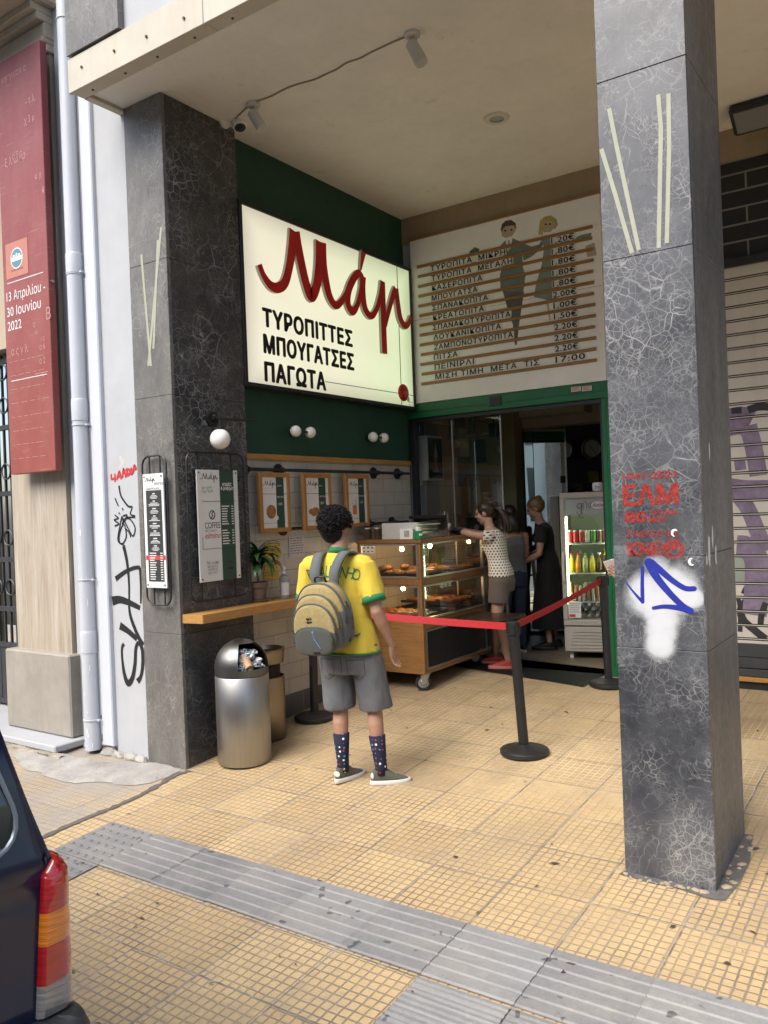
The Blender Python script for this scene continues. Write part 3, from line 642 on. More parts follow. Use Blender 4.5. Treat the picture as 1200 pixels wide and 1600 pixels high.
b.b2(-9, -5.60, YH-.18, YH+.3, -.1, .018); b.build('footing', m_rough, hs)
b = MB()
for (y0, z0, z1) in ((YH-.03, 5.40, 5.46), (YH-.07, 5.46, 5.50), (YH-.05, 5.50, 5.62), (YH-.11, 5.62, 5.68), (YH-.16, 5.68, 5.74)): b.b2(-9.2, -5.66, y0, YH+.4, z0, z1, .006)
b.b2(-9.2, -5.60, YH-.75, YH+.4, 5.74, 5.86, .02); b.build('cornice', m_tan, hs)
b = MB(); b.b2(-9.2, -5.62, YH+.02, YH+.6, 5.86, 12); b.b2(-9.2, -7.6, YH, YH+.6, .07, 5.42); b.b2(-7.6, -6.42, YH+.25, YH+.6, 3.3, 5.41); b.build('house_wall', m_tan, hs)
# wrought iron gate set back in the doorway
g = MB()
for i in range(13):
    x_ = -7.56+i*.093; g.b2(x_, x_+.018, YH+.34, YH+.36, .1, 3.28)
for z_ in (.1, .62, .95, 1.4, 2.0, 2.6, 3.2): g.b2(-7.58, -6.425, YH+.335, YH+.365, z_, z_+.045)
g.b2(-7.58, -6.425, YH+.345, YH+.355, .12, .62); g.b2(-6.50, -6.425, YH+.32, YH+.38, .08, 3.28)
for zz_ in (1.05, 1.5, 2.1, 2.7, 3.0):
    for i in range(5):
        cx = -7.45+.2*i; pts = [(cx+.07*math.cos(a*PI/8), YH+.332, zz_+.12+.07*math.sin(a*PI/8)) for a in range(16)]; g.tube(pts, .009, 5, closed=True)
g.build('iron_gate', mat('dark_grey_iron', (.055, .058, .062), .5, .2, .2, 10), hs)
b = MB(); b.b2(-7.6, -6.42, YH+.9, YH+.95, .07, 3.4); b.build('door_leaf', mat('dark_varnished_door', (.05, .035, .02), .5, 0, .3, 5), hs)
# ---------------- white party wall between house and pillar
pw = thing('plaster_wall', 'white plaster strip of wall with black and red graffiti between drainpipe and pillar', 'wall', (-5.1, YH, 0))
b = MB(); b.b2(-5.168, -4.8005, YH+.0, YH+.5, -.03, 12); b.b2(-5.67, -5.30, YH+.16, YH+.5, -.05, 12)
w1 = b.build('wall_face', m_white_wall, pw)
b = MB(); b.b2(-5.2995, -5.169, YH-.035, YH+.5, .06, 12, .008); b.build('corner_strip', mat('skylit_white_paint', (.55, .58, .64), .6, 0, .05, 3, .1, 30), pw)  # white strip; the bluish skylight on it is put into its colour
b = MB(); b.b2(-5.665, -5.60, YH+.03, YH+.158, .06, 12, .006); b.build('corner_moulding', m_white_wall, pw)
# crumbling foot of the wall
b = MB(); rnd = random.Random(8)
for i in range(46):
    x_ = rnd.uniform(-5.62, -4.84); y_ = YH+rnd.uniform(-.05, .0)+(.05 if x_ < -5.3 else 0); s_ = rnd.uniform(.015, .05)
    b.ball((x_, y_, gz(y_)+s_*.25), s_, (1.3, .8, .7), 8, 6)
for v in b.bm.verts: v.co += mnoise.noise_vector(v.co*40)*.012
b.build('crumbled_foot', m_conc, pw)
m_spray = mat('black_spray_paint', (.012, .012, .013), .55, 0, 0); m_sprayr = mat('red_spray_paint', (.48, .03, .035), .6, 0, .2, 40)
fw = wallY(YH-.002)
def strokeY(b, yv, pts, wd, c=0, k=6, mi=None, c1=None):
    P = [onY(yv, x, y) for x, y in pts]; sp_ = spline([(p.x, p.z) for p in P], k)
    n_ = len(sp_)
    W = wd if not isinstance(wd, (list, tuple)) else [wd[min(int(i/(n_-1)*(len(wd)-1)), len(wd)-2)]*(1-((i/(n_-1)*(len(wd)-1)) % 1 if i < n_-1 else 1))+wd[min(int(i/(n_-1)*(len(wd)-1)), len(wd)-2)+1]*((i/(n_-1)*(len(wd)-1)) % 1 if i < n_-1 else 1) for i in range(n_)]
    b.ribbon(sp_, W, Frame((0, yv, 0), (1, 0, 0), (0, 0, 1)), c, c+(c1 or 0), mi)
def z300(*pts): return [(x*300/960, 700+y*500/1600) for x, y in pts]
b = MB(); YG = YH-.0015
strokeY(b, YG, z300((618, 490), (635, 570), (645, 680), (645, 790)), [.035, .03, .022, .02], .0002)
strokeY(b, YG, z300((578, 655), (625, 620), (670, 600), (700, 597)), [.04, .03, .028], .0004)
strokeY(b, YG, z300((700, 597), (704, 680), (704, 778)), [.03, .022, .016], .0006)
strokeY(b, YG, z300((562, 765), (600, 758), (650, 775), (700, 800)), [.07, .055, .045, .035], .0008)
strokeY(b, YG, z300((645, 790), (655, 850), (690, 940), (716, 985)), [.022, .03, .035, .04], .0010)
strokeY(b, YG, z300((600, 888), (640, 915), (685, 955)), [.06, .045, .04], .0012)
strokeY(b, YG, z300((620, 980), (610, 1000), (612, 1060), (622, 1130), (640, 1175), (662, 1150), (675, 1080), (680, 1000), (695, 975), (712, 1010), (714, 1080), (705, 1140), (688, 1168)), [.03, .022, .024, .034, .05, .04, .034, .03, .03, .036, .034, .03, .045], .0014)
strokeY(b, YG, z300((595, 188), (605, 240), (640, 290), (660, 295), (652, 330), (676, 340)), [.018, .016, .012, .012], .0004)
for i, pts in enumerate([((575, 250), (592, 290)), ((612, 300), (616, 312)), ((574, 335), (592, 350), (572, 360), (594, 378), (574, 390)), ((594, 322), (600, 330)), ((676, 345), (630, 350), (612, 380), (632, 352), (655, 360), (676, 400), (665, 440), (640, 400), (612, 350), (598, 400), (590, 460), (612, 478), (632, 440), (620, 380), (600, 420), (598, 470), (625, 488)), ((615, 340), (635, 335), (625, 360), (608, 355), (612, 340)), ((655, 445), (645, 420), (625, 400))]):
    strokeY(b, YG, z300(*pts), .011, .0016+.0002*i)
b.build('black_graffiti_tag', m_spray, pw)
b = MB()
for i, pts in enumerate([((556, 130), (558, 155), (575, 150)), ((574, 128), (576, 170)), ((584, 160), (596, 118), (606, 156)), ((588, 145), (606, 138)), ((612, 150), (618, 105), (630, 148)), ((612, 115), (636, 135)), ((634, 100), (640, 142)), ((628, 110), (646, 108), (650, 128), (634, 134)), ((656, 98), (660, 134)), ((664, 128), (672, 88), (682, 105)), ((666, 112), (682, 100))]):
    strokeY(b, YG, z300(*pts), .018, .0002*i)
b.build('red_graffiti_tag', m_sprayr, pw)
# ---------------- drainpipe
m_pipe = plaster('white_pipe_paint', (.53, .56, .61), .08, .40, (.38, .37, .35)); m_pipe.node_tree.nodes['Principled BSDF'].inputs['Roughness'].default_value = .45
q = m_pipe.node_tree
dp = thing('drainpipe', 'pale blue white drainpipe running down between old house and plaster wall', 'pipe', (-5.46, 3.84, 0))
px0 = onY(3.84, 105, 100); px1 = onY(3.84, 146, 1170); rp = .060
b = MB(); zt = 12; xa = px1.x; ztb = px1.z
b.tube([(xa, 3.84, ztb), (xa, 3.84, 12)], rp, 20, caps=False)
for z_ in [onY(3.84, 125, y).z for y in (1000, 410, 640)]: b.lathe([(rp, -.09), (rp+.004, -.085), (rp+.005, .06), (rp+.002, .075), (rp, .08)], (xa, 3.84, z_), 20, caps=False)
b.tube([(xa, 3.84, ztb), (xa, 3.84, ztb+.05)], rp-.006, 20, mi=1); b.build('pipe', [m_pipe, m_dark], dp)
for y in (18, 425, 665, 905, 1120):
    z_ = onY(3.84, 125, y).z; k = MB(); k.lathe([(rp+.002, -.006), (rp+.006, -.004), (rp+.006, .004), (rp+.002, .006)], (xa, 3.84, z_), 20, caps=False); k.b2(xa+rp, xa+rp+.03, 3.83, 3.85, z_-.006, z_+.006); k.b2(xa-.015, xa+.015, 3.92, 4.06, z_-.008, z_+.008)
    k.build('pipe_clamp', m_pipe, dp)
b = MB(); rnd = random.Random(11)
for i in range(34):
    z_ = rnd.choice([rnd.uniform(.05, .9), rnd.uniform(.05, .9), rnd.uniform(.9, 1.7)]); a0 = rnd.uniform(3.6, 5.6); hgt = rnd.uniform(.01, .09); wd_ = rnd.uniform(.03, .16)
    n_ = 5; rr = rp+.0012
    top = [(xa+rr*math.cos(a0+wd_*j/n_), 3.84+rr*math.sin(a0+wd_*j/n_), z_+hgt*(.5+.5*mnoise.noise(Vector((i, j*1.3, 0))))) for j in range(n_+1)]
    bot = [(x_, y_, z_-hgt*.4*(.5+.5*mnoise.noise(Vector((i+9, j*1.7, 0))))) for j, (x_, y_, _) in enumerate(top)]
    for j in range(n_): b.face([bot[j], bot[j+1], top[j+1], top[j]])
b.build('flaked_paint', mat('bare_white_primer', (.78, .78, .77), .6, 0, 0), dp)
# ---------------- red exhibition banner
YB = 3.76
bn = thing('exhibition_banner', 'tall dusty red banner board with white dates hung on the old house front', 'banner', (-6.1, YB, 3.8))
q = NT('faded_red_banner'); sx = q.n('ShaderNodeSeparateXYZ'); q.L(q.co(), sx.inputs[0])
gr = q.ramp(q.math('DIVIDE', q.math('ADD', sx.outputs[2], 1.8), 3.6, True), [(0, (.27, .065, .045)), (.4, (.26, .06, .05)), (1, (.20, .042, .055))])
dv = q.ramp(q.noise(2.5, 6, q.co((1, 1, .6)), .7), [(.4, 0.0), (.75, .25)]); c = q.mix(dv, gr, (.45, .24, .22))
ln = q.ramp(q.noise(7, 3, q.co((.6, 1, 9))), [(.6, 0.0), (.68, .10)]); q.col(q.mix(ln, c, (.75, .6, .55))); q.rough(.5); q.bump(q.noise(60, 3), .05); m_ban = q.m
c_tl, c_tr, c_br, c_bl = onY(YB, -6, 95), onY(YB, 63, 60), onY(YB, 87, 735), onY(YB, 17, 741)
bx0, bx1 = c_bl.x, c_br.x; bz0, bz1 = c_br.z, c_tr.z
b = MB(); b.b2(bx0, bx1, YB, YB+.06, bz0, bz1, .004); b.build('board', m_ban, bn)
fb = wallY(YB-.0015)
def bp(x, y): p = onY(YB, x, y); return p.x, p.z
m_chalk = mat('white_print', (.78, .74, .72), .6, 0, 0); m_chalkd = mat('faint_chalk_print', (.50, .26, .24), .6, 0, 0)
b = MB()
for t, y in (('13 Απριλίου -', (-5.635, 3.517)), ('30 Ιουνίου', (-5.70, 3.396)), ('2022', (-5.965, 3.283))):
    a1_, zq = y; fit(b, t, fb, -6.155, a1_, zq, .076, c=.0006)
for (xa_, ya_) in ((435, 0), (592, 0)):
    zz_ = bp(40, ya_ or xa_)[1]; b.fbox(fb, bx0+.06, bx1-.06, zz_, zz_+.006, 0, .0006)
b.build('date_lettering', m_chalk, bn)
b = MB(); rnd = random.Random(21)
def scrib(x0, y0, w_, h_, n_, word=None):
    a_, z_ = bp(x0, y0)
    b.text(word, fb, a_, z_, h_, .8, c=.0006)
for (x, y, s_, t) in ((72, 500, .13, 'Β'), (52, 512, .07, 'α'), (55, 522, .06, 'ω'), (64, 533, .06, 'ι ς'), (18, 556, .09, 'α ς γ λ'), (62, 547, .07, 'ο 6'), (62, 569, .07, 'ο 2'), (8, 262, .09, 'ξ λ ω κρ'), (20, 250, .07, 'α ξ η'), (55, 282, .06, 'θ  β'), (66, 303, .07, 'θ'), (2, 132, .08, 'νησγιναν α'), (40, 165, .08, '- τ λ'), (38, 195, .08, 'χ 3 μ'), (66, 588, .06, 'ς')):
    scrib(x, y, 0, s_, 0, t)
for z_ in [bz0+.12+.11*i for i in range(8)]:
    xx = bx0+.05
    while xx < bx1-.12:
        ww = rnd.uniform(.03, .10); b.fbox(fb, xx, xx+ww, z_, z_+.004, 0, .0005); xx += ww+rnd.uniform(.012, .04)
zz_ = bp(70, 582)[1]; b.fbox(fb, bx1-.22, bx1-.05, zz_, zz_+.006, 0, .0005)
b.build('chalk_lettering', m_chalkd, bn)
b = MB(); x0_, z1_ = bx0+.05, bp(35, 372)[1]; x1_, z0_ = bx0+.05+.30, bp(37, 425)[1]+.03
z1_ = bp(22, 378)[1]; z0_ = bp(22, 434)[1]
b.fbox(fb, x0_, x1_, z0_, z1_, 0, .001); b.mi = 1
cx, cz = (x0_+x1_)/2, z0_+(z1_-z0_)*.52; circ = lambda r, k=28: [(cx+r*math.cos(2*PI*i/k), cz+r*math.sin(2*PI*i/k)) for i in range(k)]
b.prism(circ(.082), fb, .001, .0016); b.mi = 2
b.prism(circ(.074), fb, .0016, .002); b.mi = 1
b.fbox(fb, cx-.07, cx+.07, cz-.02, cz+.012, .002, .0026); b.fbox(fb, cx-.05, cx-.02, cz+.012, cz+.03, .002, .0026); b.fbox(fb, cx+.02, cx+.05, cz+.012, cz+.03, .002, .0026); b.fbox(fb, cx-.008, cx+.008, cz+.012, cz+.04, .002, .0026)
b.mi = 3; b.text('ΕΛΛΗΝΙΚΗ ΒΙΒΛΙΟΘΗΚΗ', fb, cx, z0_+.05, .018, .8, 'CENTER', c=.002)
b.build('emblem_panel', [mat('salmon_print', (.46, .19, .14), .6, 0, .06), m_chalk, mat('teal_print', (.10, .24, .30), .6, 0, 0), mat('brown_print', (.22, .08, .05), .6, 0, 0)], bn)
b = MB(); p_ = onY(YB, 81, 437); b.cyl((bx1, YB+.03, p_.z), (bx1+.02, YB+.03, p_.z), .012, 10); b.build('fixing_bolt', m_alu, bn)
# ================================================================ roller shutter on the right
sh = thing('roller_shutter', 'closed cream roller shutter with faded purple graffiti under black brick', 'shutter', (-.4, YM, 0))
zs0 = onY(YM, 1160, 1003).z; pitch = .1105
m_shut = plaster('cream_shutter_enamel', (.62, .58, .51), .06, .2, (.33, .28, .22))
b = MB(); z_ = zsh-.02; prof = []
bands = []
while z_ > zs0:
    zb = z_-pitch; prof += [(z_, 0.0), (zb+.028, 0.0), (zb+.0275, -.018), (zb+.020, -.018), (zb+.0195, -.003), (zb+.0125, -.003), (zb+.012, -.018), (zb+.0045, -.018), (zb+.004, 0.0)]
    bands.append((zb+.0285, z_+.0035)); z_ = zb
L0 = [b.bm.verts.new((-1.89, YM-.035-c_, z)) for z, c_ in prof]; L1 = [b.bm.verts.new((3.2, YM-.035-c_, z)) for z, c_ in prof]
for i in range(len(prof)-1):
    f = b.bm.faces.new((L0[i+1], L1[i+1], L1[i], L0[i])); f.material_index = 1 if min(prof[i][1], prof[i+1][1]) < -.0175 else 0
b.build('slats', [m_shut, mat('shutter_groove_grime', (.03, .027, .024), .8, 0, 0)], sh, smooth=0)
b = MB(); b.b2(-1.89, 3.2, YM-.05, YM+.02, zs0-.11, zs0-.002, .004); b.b2(-1.89, 3.2, YM-.045, YM+.02, zs0-.20, zs0-.115, .004); b.b2(-1.89, 3.2, YM-.06, YM+.02, gz(YM)+.10, zs0-.205, .004); b.build('bottom_rail', mat('dark_grey_rail', (.06, .062, .065), .5, .3, .15), sh)
b = MB(); b.b2(-1.89, 3.2, YM-.08, YM+.02, gz(YM)+.062, gz(YM)+.098, .004); b.build('timber_sill', m_oak, sh)
b = MB(); b.b2(-1.89, 3.2, YM-.05, YM+.02, gz(YM)-.02, gz(YM)+.06, .004); b.build('threshold', m_blackmetal, sh)
b = MB(); b.b2(-1.90, 3.2, YM-.06, YM-.012, zsh-.02, zsh+.05, .004); b.build('shutter_box_edge', m_blackmetal, sh)
def zsr(*pts): return [(1120+x/3.075, 600+y/3.075) for x, y in pts]
def graff(name, strokes, m, c):
    b = MB()
    for i, (pts, wd) in enumerate(strokes): strokeY(b, YM-.037-c, pts, wd, .0003*i)
    for lo, hi in bands:
        for z_ in (lo, hi):
            g_ = b.bm.verts[:]+b.bm.edges[:]+b.bm.faces[:]
            bmesh.ops.bisect_plane(b.bm, geom=g_, plane_co=(0, 0, z_), plane_no=(0, 0, 1), dist=1e-5)
    kill = [f for f in b.bm.faces if not any(lo < f.calc_center_median().z < hi for lo, hi in bands)]
    bmesh.ops.delete(b.bm, geom=kill, context='FACES'); b.build(name, m, sh, smooth=0)
graff('purple_graffiti', [(zsr((40, 190), (110, 175), (160, 190)), .22), (zsr((150, 200), (180, 320), (200, 440)), .13), (zsr((85, 390), (138, 382)), .09), (zsr((90, 520), (150, 600), (200, 720), (240, 800)), .12), (zsr((95, 780), (150, 790), (190, 850), (190, 990), (180, 1110)), .18), (zsr((60, 500), (140, 510), (250, 510)), .16)], mat('faded_purple_spray', (.21, .165, .24), .7, 0, .35, 12), .0005)
graff('green_graffiti', [(zsr((120, 830), (128, 960)), .20)], mat('pale_green_spray', (.30, .35, .28), .7, 0, .2, 6), .0003)
graff('black_graffiti', [(zsr((130, 1010), (150, 975), (170, 990)), .05), (zsr((165, 1025), (120, 1070), (125, 1130), (190, 1190), (235, 1225)), .06), (zsr((235, 1050), (215, 1110), (210, 1160)), .045), (zsr((100, 1020), (112, 1080), (112, 1190)), .035), (zsr((70, 130), (120, 125)), .05), (zsr((150, 125), (200, 110), (260, 110)), .06)], mat('dull_black_spray', (.03, .028, .03), .7, 0, .3, 15), .0012)
# floodlight under the soffit
fl = thing('floodlight', 'black box floodlight fixed above the black brick right of the pillar', 'floodlight', tuple(onY(6.75, 1180, 175)))
a_, c_ = onY(6.75, 1152, 195), onY(6.75, 1225, 160); cx, cz = (a_.x+c_.x)/2, a_.z+.04
rt = Matrix.Rotation(math.radians(-32), 3, 'X')
b = MB(); b.box((cx, 6.75, cz), (.40, .24, .10), rt, .018); b.box((cx, 6.80, cz+.06), (.26, .12, .06), rt, .02); b.build('housing', m_blackmetal, fl)
b = MB(); b.box((cx, 6.75+rt.col[2].y*-.052, cz+rt.col[2].z*-.052), (.34, .18, .004), rt); b.build('lens', mat('frosted_lens', (.16, .17, .16), .15, 0, 0), fl)
b = MB(); b.tube([(cx+.0, 6.82, cz+.05), (cx, 6.98, cz+.10), (cx, 7.07, cz+.10)], .018, 8); b.tube(spline([(cx+.08, 6.8, cz-.02), (cx+.06, 6.95, cz-.14), (cx+.05, 7.06, cz-.06)], 5), .006, 6); b.build('bracket', m_blackmetal, fl)
# ================================================================ across the street (out of frame, seen in glass and mirror)
op = thing('opposite_building', 'pale modern office block with slanted white ribs across the street', 'building', (0, -15, 0))
b = MB(); b.b2(-40, 40, -30, -15.2, -.3, 11); b.build('wall', mat('pale_render', (.78, .80, .74), .8, 0, .1, .5), op)
b = MB()
for fl_ in range(3):
    for i in range(20): b.b2(-38.6+i*4, -37.0+i*4, -15.18, -15.15, 1+fl_*3.3, 3.3+fl_*3.3)
b.build('window_band', mat('dark_glazing', (.05, .08, .09), .08, 0, .1, 1), op)
b = MB()
for i in range(21):
    b.tube([(-40+i*4, -14.9, -.3), (-39.2+i*4, -14.7, 11)], .28, 6); b.tube([(-38.4+i*4, -14.9, -.3), (-39.0+i*4, -14.7, 11)], .2, 6)
b.build('rib', m_white, op)
# ================================================================ illuminated shop sign
XS = -4.40; fs = wallX(XS); SY0, SY1, SZ0, SZ1 = 4.60, 7.03, 2.735, 4.155
sg = thing('lightbox_sign', 'large glowing white shop sign with red script and black capitals on the green wall', 'sign', (XW, 5.8, 2.74))
b = MB(); t_ = .03
b.b2(XW+.001, XS+.012, SY0, SY0+t_, SZ0, SZ1, .002); b.b2(XW+.001, XS+.012, SY1-t_, SY1, SZ0, SZ1, .002)
b.b2(XW+.001, XS+.012, SY0+t_+.001, SY1-t_-.001, SZ0, SZ0+t_, .002); b.b2(XW+.001, XS+.012, SY0+t_+.001, SY1-t_-.001, SZ1-t_, SZ1, .002)
b.b2(XW+.001, XW+.01, SY0+t_, SY1-t_, SZ0+t_, SZ1-t_); b.build('frame', m_blackmetal, sg)
q = NT('backlit_acrylic'); sx = q.n('ShaderNodeSeparateXYZ'); q.L(q.pos(), sx.inputs[0])
f = q.math('DIVIDE', q.math('SUBTRACT', sx.outputs[1], SY0), SY1-SY0, True)
ec = q.ramp(f, [(0, (.90, .84, .66)), (.5, (.86, .87, .62)), (1, (.70, .86, .50))])
ed = q.math('MINIMUM', q.math('MINIMUM', q.math('SUBTRACT', sx.outputs[1], SY0), q.math('SUBTRACT', SY1, sx.outputs[1])), q.math('MINIMUM', q.math('SUBTRACT', sx.outputs[2], SZ0), q.math('SUBTRACT', SZ1, sx.outputs[2])))
ev = q.ramp(q.math('DIVIDE', ed, .35, True), [(0, .55), (.55, .95), (1, 1.0)])
tubes = q.math('ADD', .88, q.math('MULTIPLY', q.noise(1.6, 2, q.co((1, .6, 1.6))), .22))
q.b.inputs['Emission Strength'].default_value = .46; q.L(q.mix(q.math('MULTIPLY', ev, tubes), (0, 0, 0), ec), q.b.inputs['Emission Color']); q.col((.55, .54, .48)); q.rough(.35)
b = MB(); b.b2(XW+.02, XS, SY0+t_+.001, SY1-t_-.001, SZ0+t_+.001, SZ1-t_-.001); b.build('glowing_panel', q.m, sg)
def cs(*pts): return [tuple(onX(XS, 360+x/4, 300+y/4))[1:] for x, y in pts]
MAM = [  # brush strokes of the script: points and widths (metres on the sign)
 (cs((165, 458), (190, 525), (235, 588), (283, 602), (325, 568), (352, 470), (372, 340), (384, 250)), [.055, .06, .075, .085, .085, .085, .10, .125]),
 (cs((388, 252), (402, 320), (425, 440), (455, 570), (488, 655), (522, 590), (540, 460), (548, 318)), [.12, .10, .10, .10, .10, .10, .11, .14]),
 (cs((552, 318), (563, 450), (580, 560), (605, 660), (645, 712), (690, 670), (730, 590), (765, 535)), [.13, .10, .095, .085, .07, .06, .055, .06]),
 (cs((812, 540), (785, 512), (752, 548), (722, 620), (718, 700), (745, 748), (775, 715), (800, 620), (812, 540)), [.05, .07, .08, .085, .08, .08, .06, .06, .06]),
 (cs((812, 530), (810, 620), (825, 730), (862, 778), (895, 740), (922, 650), (936, 565)), [.09, .085, .08, .065, .06, .06, .075]),
 (cs((935, 562), (938, 700), (942, 850), (948, 1012)), [.075, .085, .085, .085]),
 (cs((950, 840), (975, 740), (1000, 650), (1018, 608)), [.055, .06, .07, .08]),
 (cs((1018, 606), (1030, 700), (1045, 790), (1072, 838), (1096, 825), (1112, 780)), [.08, .08, .08, .07, .06, .04]),
 (cs((815, 378), (806, 430), (797, 492)), [.075, .05, .02])]
m_signred = mat('red_acrylic', (.60, .016, .018), .35, 0, .18, 9); m_letteredge = mat('grey_letter_edge', (.42, .40, .34), .5, 0, 0)
def widths(wd, n):
    out = []
    for i in range(n):
        t = i/(n-1)*(len(wd)-1); k = min(int(t), len(wd)-2); out.append(wd[k]*(1-(t-k))+wd[k+1]*(t-k))
    return out
def script(b, fr, tr, ks, c0, c1, mi=None, mside=None):
    for i, (pts, wd) in enumerate(MAM):
        sp_ = spline(pts, 7); P = [tr(p) for p in sp_]
        b.ribbon(P, [w_*ks for w_ in widths(wd, len(P))], fr, c0, c1+.0004*i*(1 if c1 > .01 else .5), mi, mside)
b = MB(); script(b, fs, lambda p: p, 1.0, .004, .030, 0, 1); b.build('red_script', [m_signred, m_letteredge], sg, smooth=0)
m_ink = mat('black_lettering', (.008, .008, .008), .5, 0, 0)
b = MB()
for t, a0, a1, z_, cap in (('ΤΥΡΟΠΙΤΤΕΣ', 4.83, 5.995, 3.228, .137), ('ΜΠΟΥΓΑΤΣΕΣ', 4.83, 6.005, 3.018, .140), ('ΠΑΓΩΤΑ', 4.83, 5.585, 2.796, .145)): fit(b, t, fs, a0, a1, z_, cap, off=.011, c=.002, sp=1.12)
y_, z_ = cs((592, 1185))[0]; y1_, z1_ = cs((1145, 1273))[0]; b.ribbon([(y_, z_), (y1_, z1_)], .006, fs, .0005, .0015)
y_, z_ = cs((1038, 455))[0]; y1_, z1_ = cs((1070, 1340))[0]; b.ribbon([(y_, z_), (y1_, z1_)], .010, fs, .0025, .0035)
for i in range(2):
    y_, z_ = cs((1113, 1318+18*i))[0]; b.text('ΤΗΛ 210' if i else 'ΑΘΗΝΑ', fs, y_, z_, .022, c=.002)
b.build('black_capitals', m_ink, sg)
y_, z_ = cs((1075, 1255))[0]
b = MB(); b.ball((XS+.012, y_, z_), .085, (.38, 1, 1), 28, 16); b.mi = 1
yb, zb_ = cs((1096, 1297))[0]; b.ball((XS+.030, yb, zb_), .028, (.3, .8, 1), 14, 8); b.build('red_olive', [mat('glossy_red', (.42, .02, .012), .15, 0, .25, 8), m_white], sg)
# ================================================================ menu board over the shop door
YP = 7.045; fm = wallY(YP)
mb_ = thing('price_board', 'white price board with wooden rails and black price list over the shop door', 'menu board', (-3.4, 7.06, 2.8))
tl, tr_, bl_, br_ = [onY(YP, *p) for p in ((640, 378), (936, 297), (651, 633), (946, 597))]
b = MB(); b.b2(tl.x, -2.44, YP, YM+.011, 2.803, tl.z, .002); b.build('panel', mat('white_board', (.84, .83, .79), .55, 0, .06, 3), mb_)
b = MB(); b.b2(tl.x, -2.44, YP-.004, YM, tl.z+.001, tl.z+.012); zsm = onY(YP, 645, 502).z; b.b2(tl.x, -2.44, YP-.0006, YP+.001, zsm, zsm+.003); b.build('panel_edge', m_oakx, mb_)
rz = [4.157-i*(4.157-2.989)/12 for i in range(13)]
m_rail = wood('rail_oak', (.34, .175, .055), (.22, .105, .03), (.7, 8, 8))
rnd = random.Random(1)
for z_ in rz:
    k = MB(); k.b2(-4.322+rnd.uniform(-.006, .006), -2.512+rnd.uniform(-.006, .006), YP-.011, YP-.0003, z_-.0145, z_+.0145, .003); k.build('rail', m_rail, mb_)
rows = [('ΤΥΡΟΠΙΤΑ  ΜΙΚΡΗ', .81, '1.20€'), ('ΤΥΡΟΠΙΤΑ  ΜΕΓΑΛΗ', .875, '1.80€'), ('ΚΑΣΕΡΟΠΙΤΑ', .555, '1.80€'), ('ΜΠΟΥΓΑΤΣΑ', .505, '1.80€'), ('ΣΠΑΝΑΚΟΠΙΤΑ', .61, '1.80€'), ('ΚΡΕΑΤΟΠΙΤΑ', .56, '2.00€'), ('ΣΠΑΝΑΚΟΤΥΡΟΠΙΤΑ', .84, '1.00€'), ('ΛΟΥΚΑΝΙΚΟΠΙΤΑ', .735, '1.50€'), ('ΖΑΜΠΟΝΟΤΥΡΟΠΙΤΑ', .85, '2.20€'), ('ΠΙΤΣΑ', .265, '2.20€'), ('ΠΕΙΝΙΡΛΙ', .435, '2.20€'), ('ΜΙΣΗ ΤΙΜΗ  ΜΕΤΑ  ΤΙΣ', 1.10, '17:00')]
b = MB(); b2_ = MB()
for i, (t, w_, p) in enumerate(rows):
    z_ = rz[i+1]+.0275; a0 = -4.165+.004*(i % 3)
    fit(b, t, fm, a0, a0+w_, z_, .050, off=.0018, c=.0062, sp=1.15); a1 = -2.895+(.0 if i < 11 else .0); fit(b, p, fm, a1, a1+(.215 if i < 11 else .275), z_, .052, off=.0018, c=.0062, sp=1.1)
    b2_.fbox(fm, a0-.012, a0+w_+.012, z_-.004, z_+.054, .0032, .0040); b2_.fbox(fm, a1-.01, a1+(.23 if i < 11 else .285), z_-.004, z_+.055, .0032, .0040)
b.build('price_lettering', m_ink, mb_)
b2_.build('letter_plates', mat('white_letter_plate', (.72, .71, .66), .5, 0, .04, 9), mb_)
def md(*pts): return [(onY(YP, 620+x/3.529, 260+y/3.529).x, onY(YP, 620+x/3.529, 260+y/3.529).z) for x, y in pts]
pal = [mat('mural_teal_grey', (.165, .195, .17), .8, 0, .18, 9), mat('mural_slate', (.115, .12, .115), .8, 0, .2, 9), mat('mural_hair_brown', (.10, .065, .045), .8, 0, .2, 14), mat('mural_skin', (.47, .37, .27), .8, 0, .06, 9), mat('mural_blonde', (.46, .35, .12), .8, 0, .15, 14), mat('mural_dress', (.21, .265, .225), .8, 0, .15, 9), m_white, m_ink]
b = MB()
def poly(pts, mi, c): b.prism(md(*pts), fm, .0002, c, mi)
poly([(575, 345), (580, 385), (600, 395), (635, 385), (655, 355), (650, 320), (585, 330)], 3, .0010)
poly([(573, 350), (580, 318), (600, 300), (630, 295), (655, 312), (660, 350), (645, 325), (600, 330), (585, 345), (582, 362)], 2, .0016)
poly([(570, 440), (600, 405), (640, 395), (700, 425), (745, 442), (785, 430), (800, 405), (812, 420), (790, 460), (740, 500), (700, 520), (692, 480), (696, 560), (710, 600), (700, 680), (690, 700), (600, 700), (572, 680), (568, 600), (580, 560), (585, 460), (480, 500), (430, 520), (425, 500), (540, 450)], 0, .0007)
poly([(585, 690), (702, 690), (690, 770), (676, 860), (662, 985), (652, 985), (640, 870), (615, 800)], 1, .0010)
poly([(598, 402), (618, 395), (638, 398), (628, 450), (614, 470), (604, 440)], 6, .0013)
poly([(614, 408), (624, 408), (626, 450), (617, 468), (611, 448)], 3, .0018)
poly([(400, 470), (430, 445), (455, 455), (450, 480), (410, 500)], 1, .0012); poly([(410, 520), (440, 500), (432, 560), (412, 570)], 3, .0006)
poly([(800, 300), (855, 300), (870, 335), (850, 360), (812, 365), (798, 335)], 3, .0010)
